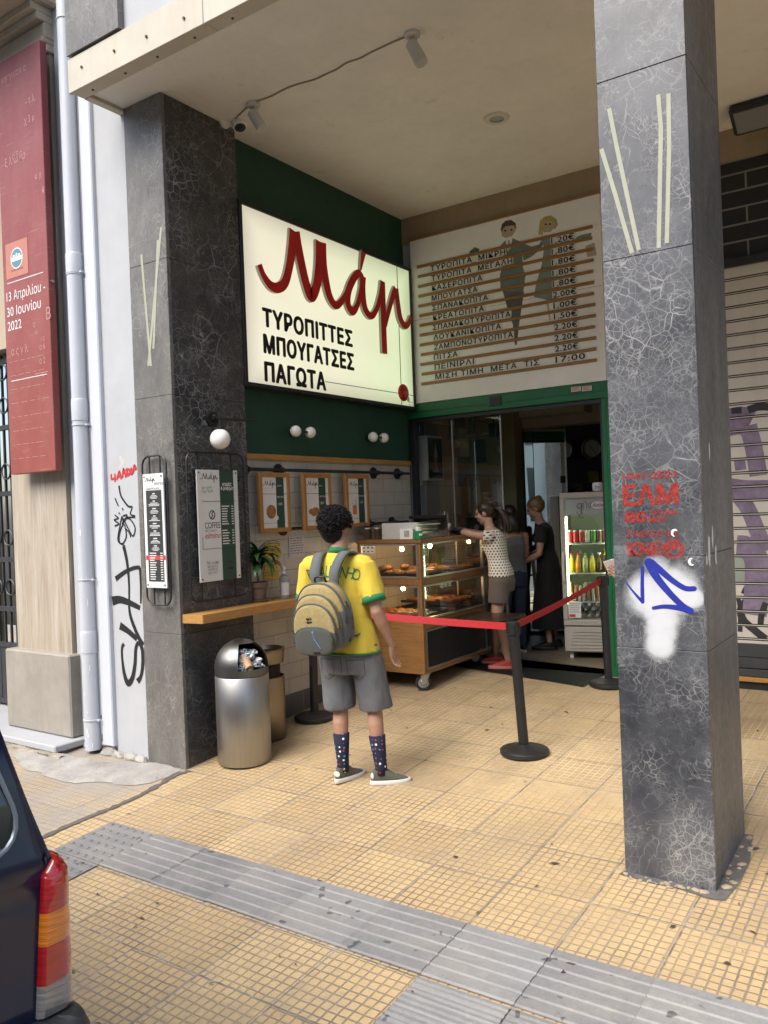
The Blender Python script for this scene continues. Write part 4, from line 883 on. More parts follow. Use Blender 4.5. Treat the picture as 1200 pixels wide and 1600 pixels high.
poly([(780, 375), (790, 300), (815, 278), (850, 270), (882, 292), (888, 325), (870, 350), (855, 300), (825, 300), (808, 330), (805, 378)], 4, .0016)
poly([(800, 405), (850, 385), (880, 395), (960, 410), (1010, 380), (1075, 365), (1070, 385), (1000, 410), (950, 430), (885, 420), (880, 560), (905, 700), (880, 735), (820, 735), (755, 720), (770, 640), (800, 540), (812, 450)], 5, .0008)
poly([(822, 735), (835, 735), (850, 850), (842, 850)], 3, .0006); poly([(1040, 440), (1090, 420), (1102, 490), (1050, 500)], 3, .0006)
for (x, y) in ((598, 355), (632, 350), (822, 320), (845, 318)): poly([(x-5, y-5), (x+5, y-5), (x+5, y+5), (x-5, y+5)], 7, .0022)
b.build('painted_couple', pal, mb_, smooth=0)
# ================================================================ lamps
m_opal = mat('opal_glass', (.80, .79, .74), .12, 0, 0); q = m_opal.node_tree.nodes['Principled BSDF']; q.inputs['Subsurface Weight'].default_value = .3; q.inputs['Subsurface Radius'].default_value = (.05, .05, .05)
gl = thing('globe_lamp', 'white glass globe lamp hanging from a black bracket on the dark pillar', 'wall lamp', (LX1, 4.19, 2.3))
gc = onX(-4.27, 344, 686)
b = MB(); b.ball(gc, .073, (1, 1, 1), 32, 20); b.build('globe', m_opal, gl)
dsc = onX(LX1, 330, 655)
b = MB(); b.cyl((LX1+.001, dsc.y, dsc.z), (LX1+.022, dsc.y, dsc.z), .055, 24); b.cyl((LX1+.022, dsc.y, dsc.z), (LX1+.05, dsc.y, dsc.z), .02, 12)
b.tube([(LX1+.045, dsc.y, dsc.z), (LX1+.045, dsc.y+.42, dsc.z+.015)], .009, 8)
b.tube(spline([(LX1+.045, dsc.y+.01, dsc.z), (gc.x-.03, gc.y-.03, dsc.z+.01), (gc.x, gc.y, gc.z+.14), (gc.x, gc.y, gc.z+.08)], 6), .008, 8); b.lathe([(.03, .066), (.034, .07), (.034, .082), (.015, .086)], gc, 20); b.build('bracket', m_blackmetal, gl)
for i, (p0, p1) in enumerate((((459, 674), (482, 675)), ((580, 683), (597, 683)))):
    A, B_ = onX(-4.42, *p0), onX(-4.42, *p1); B_.z = A.z; c_ = (A+B_)/2
    t = thing('twin_globe_lamp', ('twin globe lamp on the green wall under the black capitals of the sign' if i == 0 else 'twin globe lamp on the green wall under the red olive of the sign'), 'wall lamp', (XW, c_.y, c_.z), 'twin lamps on the green wall')
    for g_ in (A, B_): k = MB(); k.ball(g_+Vector((.02, 0, 0)), .047, (1, 1, 1), 24, 14); k.build('globe', m_opal, t)
    k = MB(); k.cyl((XW+.001, c_.y, c_.z), (XW+.02, c_.y, c_.z), .038, 20); k.cyl((XW+.02, c_.y, c_.z), (-4.40, c_.y, c_.z), .010, 10); k.cyl((-4.40, A.y+.04, c_.z), (-4.40, B_.y-.04, c_.z), .012, 10); k.build('bracket', m_blackmetal, t)
# ================================================================ poster rail and framed posters
pr = thing('poster_rail', 'black pipe rails with round flanges on the beige tiled wall holding framed posters', 'pipe rail', (XW, 5.8, 1.9))
for z_, y0, y1 in ((2.10, 4.66, 6.95), (1.62, 4.9, 6.9)):
    k = MB(); k.tube([(-4.455, y0, z_), (-4.455, y1, z_)], .014, 10); k.build('pipe', m_blackmetal, pr)
    for y in ((4.67, 5.07, 6.42, 6.83) if z_ > 2 else (5.1, 6.3, 6.7)):
        k = MB(); k.cyl((XW+.0005, y, z_), (XW+.012, y, z_), .055, 24); k.cyl((XW+.012, y, z_), (-4.455, y, z_), .022, 12); k.build('flange', m_blackmetal, pr)
m_paper = mat('white_poster_paper', (.70, .69, .66), .5, 0, .04, 4); m_dgreen = mat('dark_green_print', (.022, .060, .042), .5, 0, .06, 4)
m_bread = mat('baked_brown_print', (.30, .13, .05), .6, 0, .5, 40); m_orange = mat('orange_print', (.55, .16, .03), .6, 0, .15, 20); m_thin = mat('grey_print', (.22, .22, .22), .6, 0, 0)
my = [p[0] for s_ in MAM for p in s_[0]]; mz = [p[1] for s_ in MAM for p in s_[0]]; MY0, MY1, MZ0, MZ1 = min(my), max(my), min(mz), max(mz)
def mini_script(b, fr, a0, a1, z_, mi, c):
    k = (a1-a0)/(MY1-MY0); script(b, fr, lambda p: (a0+(p[0]-MY0)*k, z_+(p[1]-MZ0)*k), k*.55, 0, c, mi)
fp = wallX(-4.424)
for i, (y0, y1) in enumerate(((4.735, 5.095), (5.265, 5.635), (5.848, 6.198))):
    kind = ('a round brown loaf', 'brown pastries', 'an orange drink')[i]
    t = thing('framed_poster', 'oak framed poster picturing %s under a black pipe rail' % kind, 'poster', (-4.44, (y0+y1)/2, 1.6), 'framed posters on the tiled wall')
    z0, z1 = 1.60, 2.075; k = MB(); f_ = .036
    k.b2(-4.45, -4.415, y0, y0+f_, z0, z1, .003); k.b2(-4.45, -4.415, y1-f_, y1, z0, z1, .003); k.b2(-4.45, -4.416, y0+f_+.0005, y1-f_-.0005, z0, z0+f_, .003); k.b2(-4.45, -4.416, y0+f_+.0005, y1-f_-.0005, z1-f_, z1, .003); k.build('frame', m_oakz, t)
    k = MB(); k.b2(-4.445, -4.424, y0+f_, y1-f_, z0+f_, z1-f_); a0, a1 = y0+f_, y1-f_; w_ = a1-a0
    k.mi = 1; k.fbox(fp, a0+.56*w_, a0+.88*w_, z0+f_, z1-f_, 0, .0006)
    k.mi = 2; mini_script(k, fp, a0+.04*w_, a0+.54*w_, z1-f_-.085, 2, .001); k.fbox(fp, a0, a1, z1-.17, z1-.167, .0006, .0009); k.fbox(fp, a0, a0+.9*w_, z0+.075, z0+.077, .0006, .0009); k.fbox(fp, a0, a0+.6*w_, z1-.125, z1-.1245, .0006, .0009)
    k.mi = 0
    for zz_, s_ in ((z1-.11, .022), (z1-.20, .024), (z1-.26, .03)): k.text(('γλυκά', 'πίτες', 'καφές')[i] if s_ == .022 else ('1,00€', '1,80€', '2,20€')[i] if s_ == .03 else 'προσφορά', fp, a0+.60*w_, zz_, s_, .8, c=.0012)
    cx, cz = a0+.33*w_, z0+.165
    if i == 0:
        k.mi = 3; k.prism([(cx+.055*math.cos(a*PI/12)*(1+.05*math.sin(a*3)), cz+.055*math.sin(a*PI/12)) for a in range(24)], fp, .0006, .0016); k.mi = 0; k.prism([(cx+.065+.018*math.cos(a*PI/8), cz-.05+.018*math.sin(a*PI/8)) for a in range(16)], fp, .0016, .0022)
    elif i == 1:
        k.mi = 3
        for (dx, dz, r_) in ((-.03, 0, .035), (.02, .012, .034), (.055, -.005, .03), (.0, -.015, .035)): k.prism([(cx+dx+r_*1.2*math.cos(a*PI/8), cz-.01+dz+r_*.7*math.sin(a*PI/8)) for a in range(16)], fp, .0006, .0012+.0003*(dz+.02)*10)
    else:
        k.mi = 4; k.prism([(cx-.028, cz-.05), (cx+.028, cz-.05), (cx+.032, cz+.03), (cx-.03, cz+.03)], fp, .0006, .0014); k.mi = 5
        k.ribbon([(cx+.01, cz+.03), (cx+.03, cz+.10)], .005, fp, .0014, .0018); k.ribbon([(cx+.03*math.cos(a*PI/8), cz+.055+.025*math.sin(a*PI/8)) for a in range(17)], .003, fp, .0006, .0012)
    k.build('poster_print', [m_paper, m_dgreen, m_ink, m_bread, m_orange, m_thin], t)
# ================================================================ wall shelf with plant, sanitiser, notices
ZS = 1.075; YS1 = 6.0
so_ = onZ(ZS, 312, 965)
sh_ = tag(None or bpy.data.objects.new('tmp', None), '', '') if False else None
b = MB(); XO = -4.225
b.prism([(LX1+.001, 3.895), (XO+.0, 3.92), (XO, YS1), (XW+.001, YS1), (XW+.001, LY1+.001), (LX1+.001, LY1+.001)], Frame((0, 0, 0), (1, 0, 0), (0, 1, 0)), ZS-.062, ZS)
bmesh.ops.bevel(b.bm, geom=b.bm.edges[:], offset=.003, segments=2, affect='EDGES')
o = b.build('wall_shelf', m_oak); tag(o, 'long light oak shelf running along pillar and tiled wall', 'shelf')
pp = onX(-4.42, 404, 936); pc = Vector((-4.42, pp.y, ZS))
pl = thing('potted_plant', 'green dracaena in a brown clay pot standing on the oak shelf', 'plant', tuple(pc), None)
m_clay = mat('dusty_clay', (.17, .115, .085), .85, 0, .25, 12, .2, 40)
b = MB(); b.lathe([(.05, .02), (.056, .022), (.068, .10), (.070, .112), (.078, .113), (.080, .15), (.074, .152), (.070, .12), (.02, .118)], pc, 28); b.build('pot', m_clay, pl)
b = MB(); b.lathe([(.03, .001), (.07, .001), (.083, .018), (.078, .020), (.065, .008), (.03, .006)], pc, 28); b.build('saucer', m_clay, pl)
m_leaf = NT('dracaena_leaf'); q = m_leaf; q.col(q.ramp(q.noise(5, 3, q.co((1, 1, 1))), [(.3, (.018, .055, .016)), (.7, (.05, .12, .035))])); q.rough(.35); m_leaf = q.m
b = MB(); b.tube([pc+Vector(v) for v in ((0, 0, .11), (.004, .004, .2), (0, .008, .33))], [.010, .009, .008], 8); b.build('stem', mat('plant_stem', (.16, .12, .07), .8, 0, .2, 20), pl)
b = MB(); rnd = random.Random(12)
for i in range(64):
    a = i*2.4+rnd.uniform(-.3, .3); h0 = rnd.uniform(.24, .36); L_ = rnd.uniform(.17, .27); up = rnd.uniform(.1, 1.25) if i < 30 else rnd.uniform(.9, 1.5); n_ = 7
    d = Vector((math.cos(a), math.sin(a), 0)); sd_ = Vector((-math.sin(a), math.cos(a), 0)); p = pc+Vector((0, .008, h0)); dirv = up; L0, L1, LM = [], [], []
    for k in range(n_+1):
        t = k/n_; wd_ = .021*math.sin(PI*min(1, t*.86+.14))**.8*(1-t*.15)+.001
        L0.append(b.bm.verts.new(p+sd_*wd_+Vector((0, 0, .004)))); L1.append(b.bm.verts.new(p-sd_*wd_+Vector((0, 0, .004)))); LM.append(b.bm.verts.new(p))
        p = p+(d*math.cos(dirv)+Vector((0, 0, math.sin(dirv))))*(L_/n_); dirv -= (2.0+rnd.uniform(-.3, .3))/n_
        if p.x < XW+.02: p.x = XW+.02
    for k in range(n_): b.bm.faces.new((L0[k], L0[k+1], LM[k+1], LM[k])); b.bm.faces.new((LM[k], LM[k+1], L1[k+1], L1[k]))
b.build('foliage', m_leaf, pl, smooth=80)
bp_ = onX(-4.36, 445, 930); bc = Vector((-4.36, bp_.y, ZS))
bt = thing('sanitiser_bottle', 'clear plastic pump bottle with white label on the oak shelf', 'bottle', tuple(bc))
q = NT('cloudy_plastic'); q.col((.62, .64, .63)); q.rough(.2); q.b.inputs['Transmission Weight'].default_value = .55; m_cloud = q.m
b = MB(); b.lathe([(.004, .002), (.037, .003), (.040, .01), (.040, .15), (.034, .175), (.014, .19), (.014, .20), (.004, .20)], bc, 24); b.build('bottle_body', m_cloud, bt)
b = MB(); b.lathe([(.016, .198), (.016, .215), (.006, .217), (.006, .24), (.011, .242), (.011, .252), (.003, .254)], bc, 16); b.tube([bc+Vector((0, 0, .246)), bc+Vector((.03, -.02, .245)), bc+Vector((.036, -.024, .235))], .005, 8); b.build('pump', m_white, bt)
b = MB(); lb = []
for k in range(9):
    a = -1.5+k*.22; lb.append((bc.x+.0408*math.cos(a), bc.y+.0408*math.sin(a)))
for k in range(8): b.face([(*lb[k], ZS+.03), (*lb[k+1], ZS+.03), (*lb[k+1], ZS+.13), (*lb[k], ZS+.13)])
b.build('bottle_label', m_paper, bt)
m_yel = mat('yellow_notice', (.62, .43, .06), .6, 0, .05, 5)
fn = wallX(XW+.0005)
def notice(label, pa, pb, m, lines, group=None, extra=None):
    A, B_ = onX(XW, *pa), onX(XW, *pb); y0, y1, z0, z1 = min(A.y, B_.y), max(A.y, B_.y), min(A.z, B_.z), max(A.z, B_.z)
    k = MB(); k.fbox(fn, y0, y1, z0, z1, 0, .002); k.mi = 1; rnd = random.Random(len(label))
    h = (z1-z0)/(lines+1.5)
    for i in range(lines):
        zz_ = z1-h*(i+1.1); xx = y0+.08*(y1-y0)
        while xx < y1-.12*(y1-y0):
            ww = min(rnd.uniform(.03, .09)*(y1-y0)*2.2, y1-.06*(y1-y0)-xx); k.fbox(fn, xx, xx+ww, zz_, zz_+h*.42, .002, .0025); xx += ww+.012
    if extra: extra(k, y0, y1, z0, z1)
    tag(k.build('wall_notice', [m, m_thin]), label, 'notice', group)
notice('white printed notice taped to the beige tiles above the bottle', (451, 838), (476, 869), mat('lilac_paper', (.60, .57, .60), .6, 0, .04), 7)
notice('yellow notice taped behind the plant leaves, uppermost of the yellow ones', (413, 850), (439, 870), m_yel, 3, 'yellow notices behind the plant')
notice('middle yellow notice taped behind the plant stem', (413, 876), (436, 888), m_yel, 2, 'yellow notices behind the plant')
notice('lowest yellow notice taped just above the oak shelf by the pot', (412, 891), (436, 904), m_yel, 2, 'yellow notices behind the plant')
# ================================================================ wrought iron menu frames on the dark pillar
def iron_menu(label, fr, a0, a1, z0, z1, pa0, pa1, pz0, pz1, wide):
    t = thing('iron_menu_frame', label, 'menu frame', tuple(fr.p((a0+a1)/2, z0, 0)), 'iron framed menus on the dark pillar')
    k = MB(); off = .035
    pts = [fr.p(a, z, off) for a, z in rrect(a0, a1, z0, z1, .07)]; k.tube(pts, .007, 6, closed=True)
    for f_ in ((.2, .78) if wide else (.28, .72)): k.tube([fr.p(a0+(a1-a0)*f_, z0, off-.006), fr.p(a0+(a1-a0)*f_, z1, off-.006)], .006, 6)
    for f_ in (.16, .84): k.tube([fr.p(a0, z0+(z1-z0)*f_, off-.006), fr.p(a1, z0+(z1-z0)*f_, off-.006)], .006, 6)
    for a in (a0+.02, a1-.02):
        for z in (z0+.2, z1-.2): k.tube([fr.p(a-.02 if a > (a0+a1)/2 else a+.02, z, 0), fr.p(a-.02 if a > (a0+a1)/2 else a+.02, z, off)], .006, 6)
    k.build('iron_frame', m_blackmetal, t)
    c_ = off+.014; k = MB(); k.fbox(fr, pa0, pa1, pz0, pz1, off+.002, c_, .001); w_, h_ = pa1-pa0, pz1-pz0; F0 = c_; rnd = random.Random(int(wide)+4)
    if wide:
        k.mi = 1; k.fbox(fr, pa0+.54*w_, pa0+.89*w_, pz0, pz1, F0, F0+.0006)
        k.mi = 2; f2 = Frame(fr.p(0, 0, F0), fr.x, fr.y); mini_script(k, f2, pa0+.07*w_, pa0+.50*w_, pz1-.115*h_, 2, .001)
        k.fbox(f2, pa0+.1*w_, pa0+.95*w_, pz1-.285*h_, pz1-.282*h_, .0007, .0011); k.fbox(f2, pa0+.08*w_, pa0+.9*w_, pz0+.29*h_, pz0+.293*h_, .0007, .0011); k.fbox(f2, pa0+.08*w_, pa0+.088*w_, pz0+.29*h_, pz0+.40*h_, 0, .0011)
        k.text('COFFEE', f2, pa0+.14*w_, pz0+.475*h_, .062, .72, c=.001); k.mi = 5; k.text('BEST QUALITY', f2, pa0+.15*w_, pz0+.445*h_, .022, .8, c=.001)
        cx, cz = pa0+.33*w_, pz0+.595*h_; k.mi = 2
        k.ribbon([(cx+.026*math.cos(a*PI/10), cz+.030*math.sin(a*PI/10)) for a in range(21)], .007, f2, 0, .001); k.ribbon([(cx+.012, cz+.025), (cx-.004, cz+.008), (cx+.004, cz-.006), (cx-.012, cz-.024)], .006, f2, 0, .0014)
        k.mi = 3; k.text('elmino', f2, pa0+.13*w_, pz0+.385*h_, .062, .9, c=.001, shear=.35)
        k.mi = 5
        for i, s_ in enumerate(('"Με αγάπη', 'και καλή', 'διάθεση', 'για σας"')): k.text(s_, f2, pa0+.3*w_, pz0+(.155-.03*i)*h_, .030, .8, 'CENTER', c=.001)
        for i in range(20):
            k.prism([(pa0+(.10+.30*rnd.random())*w_+.008*math.cos(a*PI/4), pz1-(.145+.05*rnd.random())*h_+.008*math.sin(a*PI/4)) for a in range(8)] if False else [(lambda X_, Z_: (X_, Z_))(0, 0)]*0 or (lambda X_, Z_: [(X_+.010*math.cos(a*PI/4), Z_+.008*math.sin(a*PI/4)) for a in range(8)])(pa0+(.12+.24*rnd.random())*w_, pz1-(.15+.05*rnd.random())*h_), f2, 0, .0003+.00002*i, 4)
        k.mi = 0; k.text('καφές', f2, pa0+.60*w_, pz1-.145*h_, .040, .8, off=.001, c=.002); k.text('& ροφήματα', f2, pa0+.56*w_, pz1-.180*h_, .034, .8, off=.001, c=.002)
        for (s0, s1) in ((.335, .52), (.555, .70)):
            n_ = int((s1-s0)*46)
            for i in range(n_):
                zz_ = pz1-(s0+(s1-s0)*i/n_)*h_; k.fbox(f2, pa0+.57*w_, pa0+(.57+rnd.uniform(.12, .2))*w_, zz_, zz_+.008, .0007, .0012); k.fbox(f2, pa0+.815*w_, pa0+.865*w_, zz_, zz_+.007, .0007, .0012)
        k.mi = 2; cz = pz0+.15*h_; k.fbox(f2, pa0+.68*w_, pa0+.80*w_, cz, cz+.01, .0007, .0012); k.fbox(f2, pa0+.68*w_, pa0+.80*w_, cz-.045, cz-.03, .0007, .0012)
    else:
        f2 = Frame(fr.p(0, 0, F0), fr.x, fr.y); k.mi = 6; k.fbox(f2, pa0+.14*w_, pa0+.90*w_, pz0+.055*h_, pz1-.145*h_, 0, .0006)
        k.mi = 2; mini_script(k, f2, pa0+.08*w_, pa0+.62*w_, pz1-.085*h_, 2, .001); k.text('γεύσεις', f2, pa0+.55*w_, pz1-.10*h_, .030, .9, c=.001, shear=.3); k.text('Τιμοκατάλογος', f2, pa0+.14*w_, pz1-.138*h_, .022, .9, c=.001)
        k.mi = 3; k.fbox(f2, pa0+.03*w_, pa0+.99*w_, pz0+.245*h_, pz0+.285*h_, .0007, .0010); k.mi = 0
        zz_ = pz1-.18*h_
        while zz_ > pz0+.32*h_:
            ww = rnd.uniform(.05, .10)*w_; k.fbox(f2, pa0+.52*w_-ww, pa0+.52*w_+ww, zz_, zz_+.007, .0007, .0012)
            for j in range(3): ww = rnd.uniform(.12, .28)*w_; k.fbox(f2, pa0+.52*w_-ww, pa0+.52*w_+ww, zz_-.012-.009*j, zz_-.008-.009*j, .0007, .0012)
            zz_ -= .052
        zz_ = pz0+.30*h_
        while zz_ > pz0+.07*h_:
            k.fbox(f2, pa0+.22*w_, pa0+rnd.uniform(.40, .56)*w_, zz_, zz_+.007, .0011, .0015); k.fbox(f2, pa0+.74*w_, pa0+.86*w_, zz_, zz_+.006, .0011, .0015); zz_ -= .0165
    k.build('menu_panel', [m_paper, m_dgreen, m_ink, mat('red_print', (.45, .05, .05), .6, 0, 0), mat('pale_grey_print', (.48, .47, .46), .6, 0, 0), m_thin, mat('charcoal_print', (.035, .038, .036), .5, 0, .1)], t)
    k = MB()
    for a in (pa0+.018, pa1-.018):
        for z in (pz0+.02, pz1-.02): p = fr.p(a, z, F0); k.cyl(p, p+fr.n*.004, .006, 8)
    k.build('panel_screws', m_blackmetal, t)
iron_menu('tall narrow dark menu in an iron frame on the street face of the dark pillar', wallY(LY0-.0), -4.70, -4.45, 1.14, 2.185, -4.685, -4.472, 1.262, 2.06, False)
iron_menu('wide white and green coffee menu in an iron frame beside the globe lamp', wallX(LX1+.0), 3.955, 4.515, 1.15, 2.205, 4.035, 4.435, 1.283, 2.08, True)
# ================================================================ waste bins
bn1 = thing('steel_bin', 'large domed brushed steel litter bin full of cups beside the dark pillar', 'bin', (-4.135, 4.18, gz(4.18)))
bc = Vector((-4.135, 4.18, gz(4.18))); R_ = .187
b = MB(); b.lathe([(R_*.97, .004), (R_, .01), (R_, .608), (R_-.004, .612)], bc, 64, caps=False); b.lathe([(R_-.03, .004), (R_*.97, .004)], bc, 64, caps=False); b.build('bin_body', m_steel, bn1, smooth=50)
prof = [(R_-.004, .613), (R_, .617), (R_, .665)]+[(R_*math.cos(a*PI/2/12), .665+.195*math.sin(a*PI/2/12)) for a in range(1, 12)]+[(.002, .86)]
b = MB(); n_ = 72; ac = math.radians(-8); rings = []
for r_, z_ in prof: rings.append([b.bm.verts.new(bc+Vector((r_*math.cos(2*PI*k/n_+ac), r_*math.sin(2*PI*k/n_+ac), z_))) for k in range(n_)])
for i in range(len(rings)-1):
    for k in range(n_):
        ka = k if k < n_/2 else k-n_
        if -9 <= ka < 9 and 2 <= i < 10: continue
        b.bm.faces.new((rings[i][k], rings[i][(k+1) % n_], rings[i+1][(k+1) % n_], rings[i+1][k]))
bmesh.ops.solidify(b.bm, geom=b.bm.faces[:], thickness=.004)
b.build('bin_dome', m_steel, bn1, smooth=40)
b = MB(); b.lathe([(R_-.012, .25), (R_-.012, .62), (R_-.012, .66)]+[((R_-.012)*math.cos(a*PI/2/8), .66+.18*math.sin(a*PI/2/8)) for a in range(1, 9)], bc, 40, caps=False)
fs_ = [f for f in b.bm.faces if (f.calc_center_median()-bc).z > .655 and abs(math.atan2((f.calc_center_median()-bc).y, (f.calc_center_median()-bc).x)-ac) < math.radians(52)]
bmesh.ops.delete(b.bm, geom=fs_, context='FACES'); b.lathe([(.001, .64), (R_-.013, .64)], bc, 40, caps=False); b.build('bin_liner', m_dark, bn1)
cupm = mat('kraft_cup', (.48, .30, .16), .6, 0, .06)
t = thing('paper_cup', 'brown paper cup thrown into the mouth of the steel bin', 'cup', tuple(bc+Vector((.10, -.05, .665))))
b = MB(); rt = Matrix.Rotation(math.radians(52), 3, 'Y') @ Matrix.Rotation(math.radians(25), 3, 'X')
b.lathe([(.002, -.05), (.028, -.05), (.040, .05), (.042, .054), (.038, .052), (.027, -.04), (.002, -.04)], bc+Vector((.105, -.055, .70)), 24, rt.inverted()); b.build('cup_wall', cupm, t)
b = MB(); b.lathe([(.0405, .045), (.043, .048), (.043, .055), (.039, .056)], bc+Vector((.105, -.055, .70)), 24, rt.inverted(), caps=False); b.build('rim', mat('pale_rim', (.62, .48, .32), .5, 0, 0), t)
rnd = random.Random(31)
b = MB()
for i in range(44):
    a = rnd.uniform(-.9, .9)+ac; r_ = rnd.uniform(.03, .15); p = bc+Vector((r_*math.cos(a), r_*math.sin(a), .655+rnd.uniform(0, .06)+(.06 if r_ < .10 else 0)))
    q_ = bmesh.ops.create_icosphere(b.bm, subdivisions=2, radius=rnd.uniform(.015, .035))
    for v in q_['verts']: v.co = v.co*1.0+mnoise.noise_vector(v.co*60+Vector((i, 0, 0)))*.016; v.co.z *= .7; v.co += p
    for f in set(f for v in q_['verts'] for f in v.link_faces): f.material_index = rnd.choice((0, 0, 0, 1, 2, 3))
o = b.build('crumpled_litter', [mat('white_tissue', (.70, .72, .70), .8, 0, .1, 20), mat('grey_wrapper', (.42, .45, .46), .4, 0, .2, 20), mat('green_wrapper', (.10, .30, .22), .5, 0, .2, 20), mat('blue_wrapper', (.05, .06, .35), .5, 0, .2, 20)], smooth=0); o['kind'] = 'stuff'
p2 = Vector((-4.33, 4.62, gz(4.62)))
bn2 = thing('ashtray_bin', 'slim brown steel ashtray bin half hidden behind the domed bin', 'bin', tuple(p2)); R2 = .15
m_steelb = steel('bronzed_steel', (.30, .26, .20), .32)
b = MB(); b.lathe([(R2*.98, .004), (R2, .01), (R2, .47), (R2-.01, .475)], p2, 40, caps=False); b.build('bin_body', m_steelb, bn2)
b = MB(); b.lathe([(R2-.03, .47), (R2-.03, .60)], p2, 32, caps=False); b.build('neck', m_dark, bn2)
b = MB(); b.lathe([(R2-.03, .565), (R2-.002, .575), (R2+.006, .66), (R2+.010, .665), (R2+.010, .68), (R2-.005, .682), (R2-.02, .65), (.01, .645)], p2, 40, caps=False); b.build('ash_bowl', m_steelb, bn2)
# ================================================================ queue barriers
m_belt = NT('red_belt_webbing'); q = m_belt; wv = q.noise(4, 2, q.co((30, 30, 600))); q.col(q.ramp(wv, [(.3, (.30, .006, .010)), (.7, (.46, .012, .016))])); q.rough(.7); q.bump(q.noise(300, 2), .1, .001); m_belt = q.m
def stanchion(label, base, top):
    t = thing('queue_barrier', label, 'barrier post', tuple(base), 'black queue barrier posts')
    k = MB(); k.lathe([(.01, .001), (.158, .001), (.163, .008), (.163, .028), (.155, .036), (.12, .044), (.05, .058), (.036, .066), (.02, .066)], base, 48); k.build('base', m_blackmetal, t)
    d = (top-base); k = MB(); k.tube([base+d*.055, base+d*.93], .034, 24); k.build('post', m_blackplastic, t)
    k = MB(); h0, h1 = base+d*.90, base+d; k.tube([h0, h0+d*.004, h1-d*.006, h1], [.036, .041, .041, .034], 24)
    for a in range(4): n_ = Vector((math.cos(a*PI/2+.5), math.sin(a*PI/2+.5), 0)); k.box((h0+h1)/2+n_*.040, (.02, .022, .075), Matrix.Rotation(a*PI/2+.5, 3, 'Z'), .003)
    k.build('belt_head', m_blackplastic, t); return t
B1 = onG(813, 1178); B1 = Vector((-2.40, 5.05, gz(5.05))); T1 = Vector((-2.452, 5.05, .962))
B2 = Vector((-4.27, 5.12, gz(5.12))); T2 = Vector((-4.25, 5.11, gz(5.12)+.93))
B3 = Vector((-2.42, 6.78, gz(6.78))); T3 = Vector((-2.44, 6.78, gz(6.78)+.93))
st1 = stanchion('black belt barrier post standing alone on the yellow paving in front of the door', B1, T1)
st2 = stanchion('black belt barrier post half hidden behind the man by the tiled wall', B2, T2)
st3 = stanchion('black belt barrier post mostly hidden behind the grey right pillar', B3, T3)
def belt(p, q_, par, sag=.012):
    k = MB(); n_ = 16; L0, L1 = [], []
    for i in range(n_+1):
        t = i/n_; c_ = p.lerp(q_, t); c_.z -= sag*4*t*(1-t); tw = .01*math.sin(t*3)
        L0.append((c_+Vector((0, tw, .024)))); L1.append(c_-Vector((0, tw, .024)))
    d = (q_-p).cross(Vector((0, 0, 1))).normalized()*.0015
    k.rings([[L0[i]+d, L0[i]-d, L1[i]-d, L1[i]+d] for i in range(n_+1)]); k.build('belt', m_belt, par, smooth=20)
dz_ = Vector((0, 0, -.035))
belt(T1+dz_+(T2-T1).normalized()*.045, T2+dz_-(T2-T1).normalized()*.045, st1); belt(T3+dz_+(T1-T3).normalized()*.045, T1+dz_-(T1-T3).normalized()*.045, st3)
# ================================================================ things on the soffit
def spot(label, px, aim):
    p = onZ(ZC, *px); t = thing('ceiling_spotlight', label, 'spotlight', (p.x, p.y, ZC), 'spotlights on the soffit')
    k = MB(); k.lathe([(.05, 0), (.05, -.018), (.035, -.024), (.012, -.026)], (p.x, p.y, ZC-.0005), 24); k.build('mount', m_offwhite, t)
    e = p+Vector((0, 0, -.06)); k = MB(); k.tube([(p.x, p.y, ZC-.02), (p.x, p.y, ZC-.07)], .012, 8); k.build('joint', m_alu, t)
    d = Vector(aim).normalized(); k = MB(); c_ = e+Vector((0, 0, -.02)); k.tube([c_-d*.02, c_+d*.10, c_+d*.13], [.038, .042, .042], 20); k.build('lamp_head', m_offwhite, t)
    k = MB(); k.tube([c_+d*.1301, c_+d*.132], .036, 20); k.build('lens', mat('spot_lens', (.5, .5, .47), .1, 0, 0), t)
spot('white ceiling spotlight beside the camera near the top of the dark pillar', (396, 162), (.6, .1, -1)); spot('white ceiling spotlight out in the middle of the soffit', (644, 52), (.45, .15, -1))
pa, pb_ = onZ(ZC, 392, 164), onZ(ZC, 640, 56); k = MB(); rnd = random.Random(4)
pts = [pa.lerp(pb_, i/14)+Vector((0, rnd.uniform(-.02, .02), 0)) for i in range(15)]; e0 = onZ(ZC, 362, 190)
k.tube([Vector((p.x, p.y, ZC-.006)) for p in [Vector(v) for v in spline([tuple(v) for v in [e0]+pts], 3)]], .005, 6)
tag(k.build('ceiling_cable', mat('painted_cable', (.36, .30, .23), .7, 0, .1)), 'thin cable clipped across the soffit to the spotlights', 'cable')
cp = onX(-4.30, 373, 188); t = thing('security_camera', 'white bullet security camera at the top of the dark pillar beside the green wall', 'security camera', tuple(cp))
k = MB(); d = Vector((.35, -.2, -1)).normalized(); k.tube([cp-d*.06, cp-d*.055, cp+d*.05, cp+d*.07], [.045, .058, .055, .05], 24); k.build('camera_body', m_white, t)
k = MB(); k.tube([cp+d*.0705, cp+d*.073], .042, 20); k.ball(cp+d*.07, .026, (1, 1, 1), 14, 8); k.build('lens', m_blackplastic, t)
k = MB(); k.tube([cp-d*.03, (cp.x-.05, cp.y-.03, cp.z+.02), (LX1+.004, cp.y-.05, cp.z+.0)], .02, 10); k.cyl((LX1+.001, cp.y-.05, cp.z), (LX1+.02, cp.y-.05, cp.z), .05, 20); k.build('mount', m_white, t)
p = onZ(ZC, 776, 184); t = thing('recessed_downlight', 'round recessed downlight with cream ring in the soffit', 'downlight', (p.x, p.y, ZC))
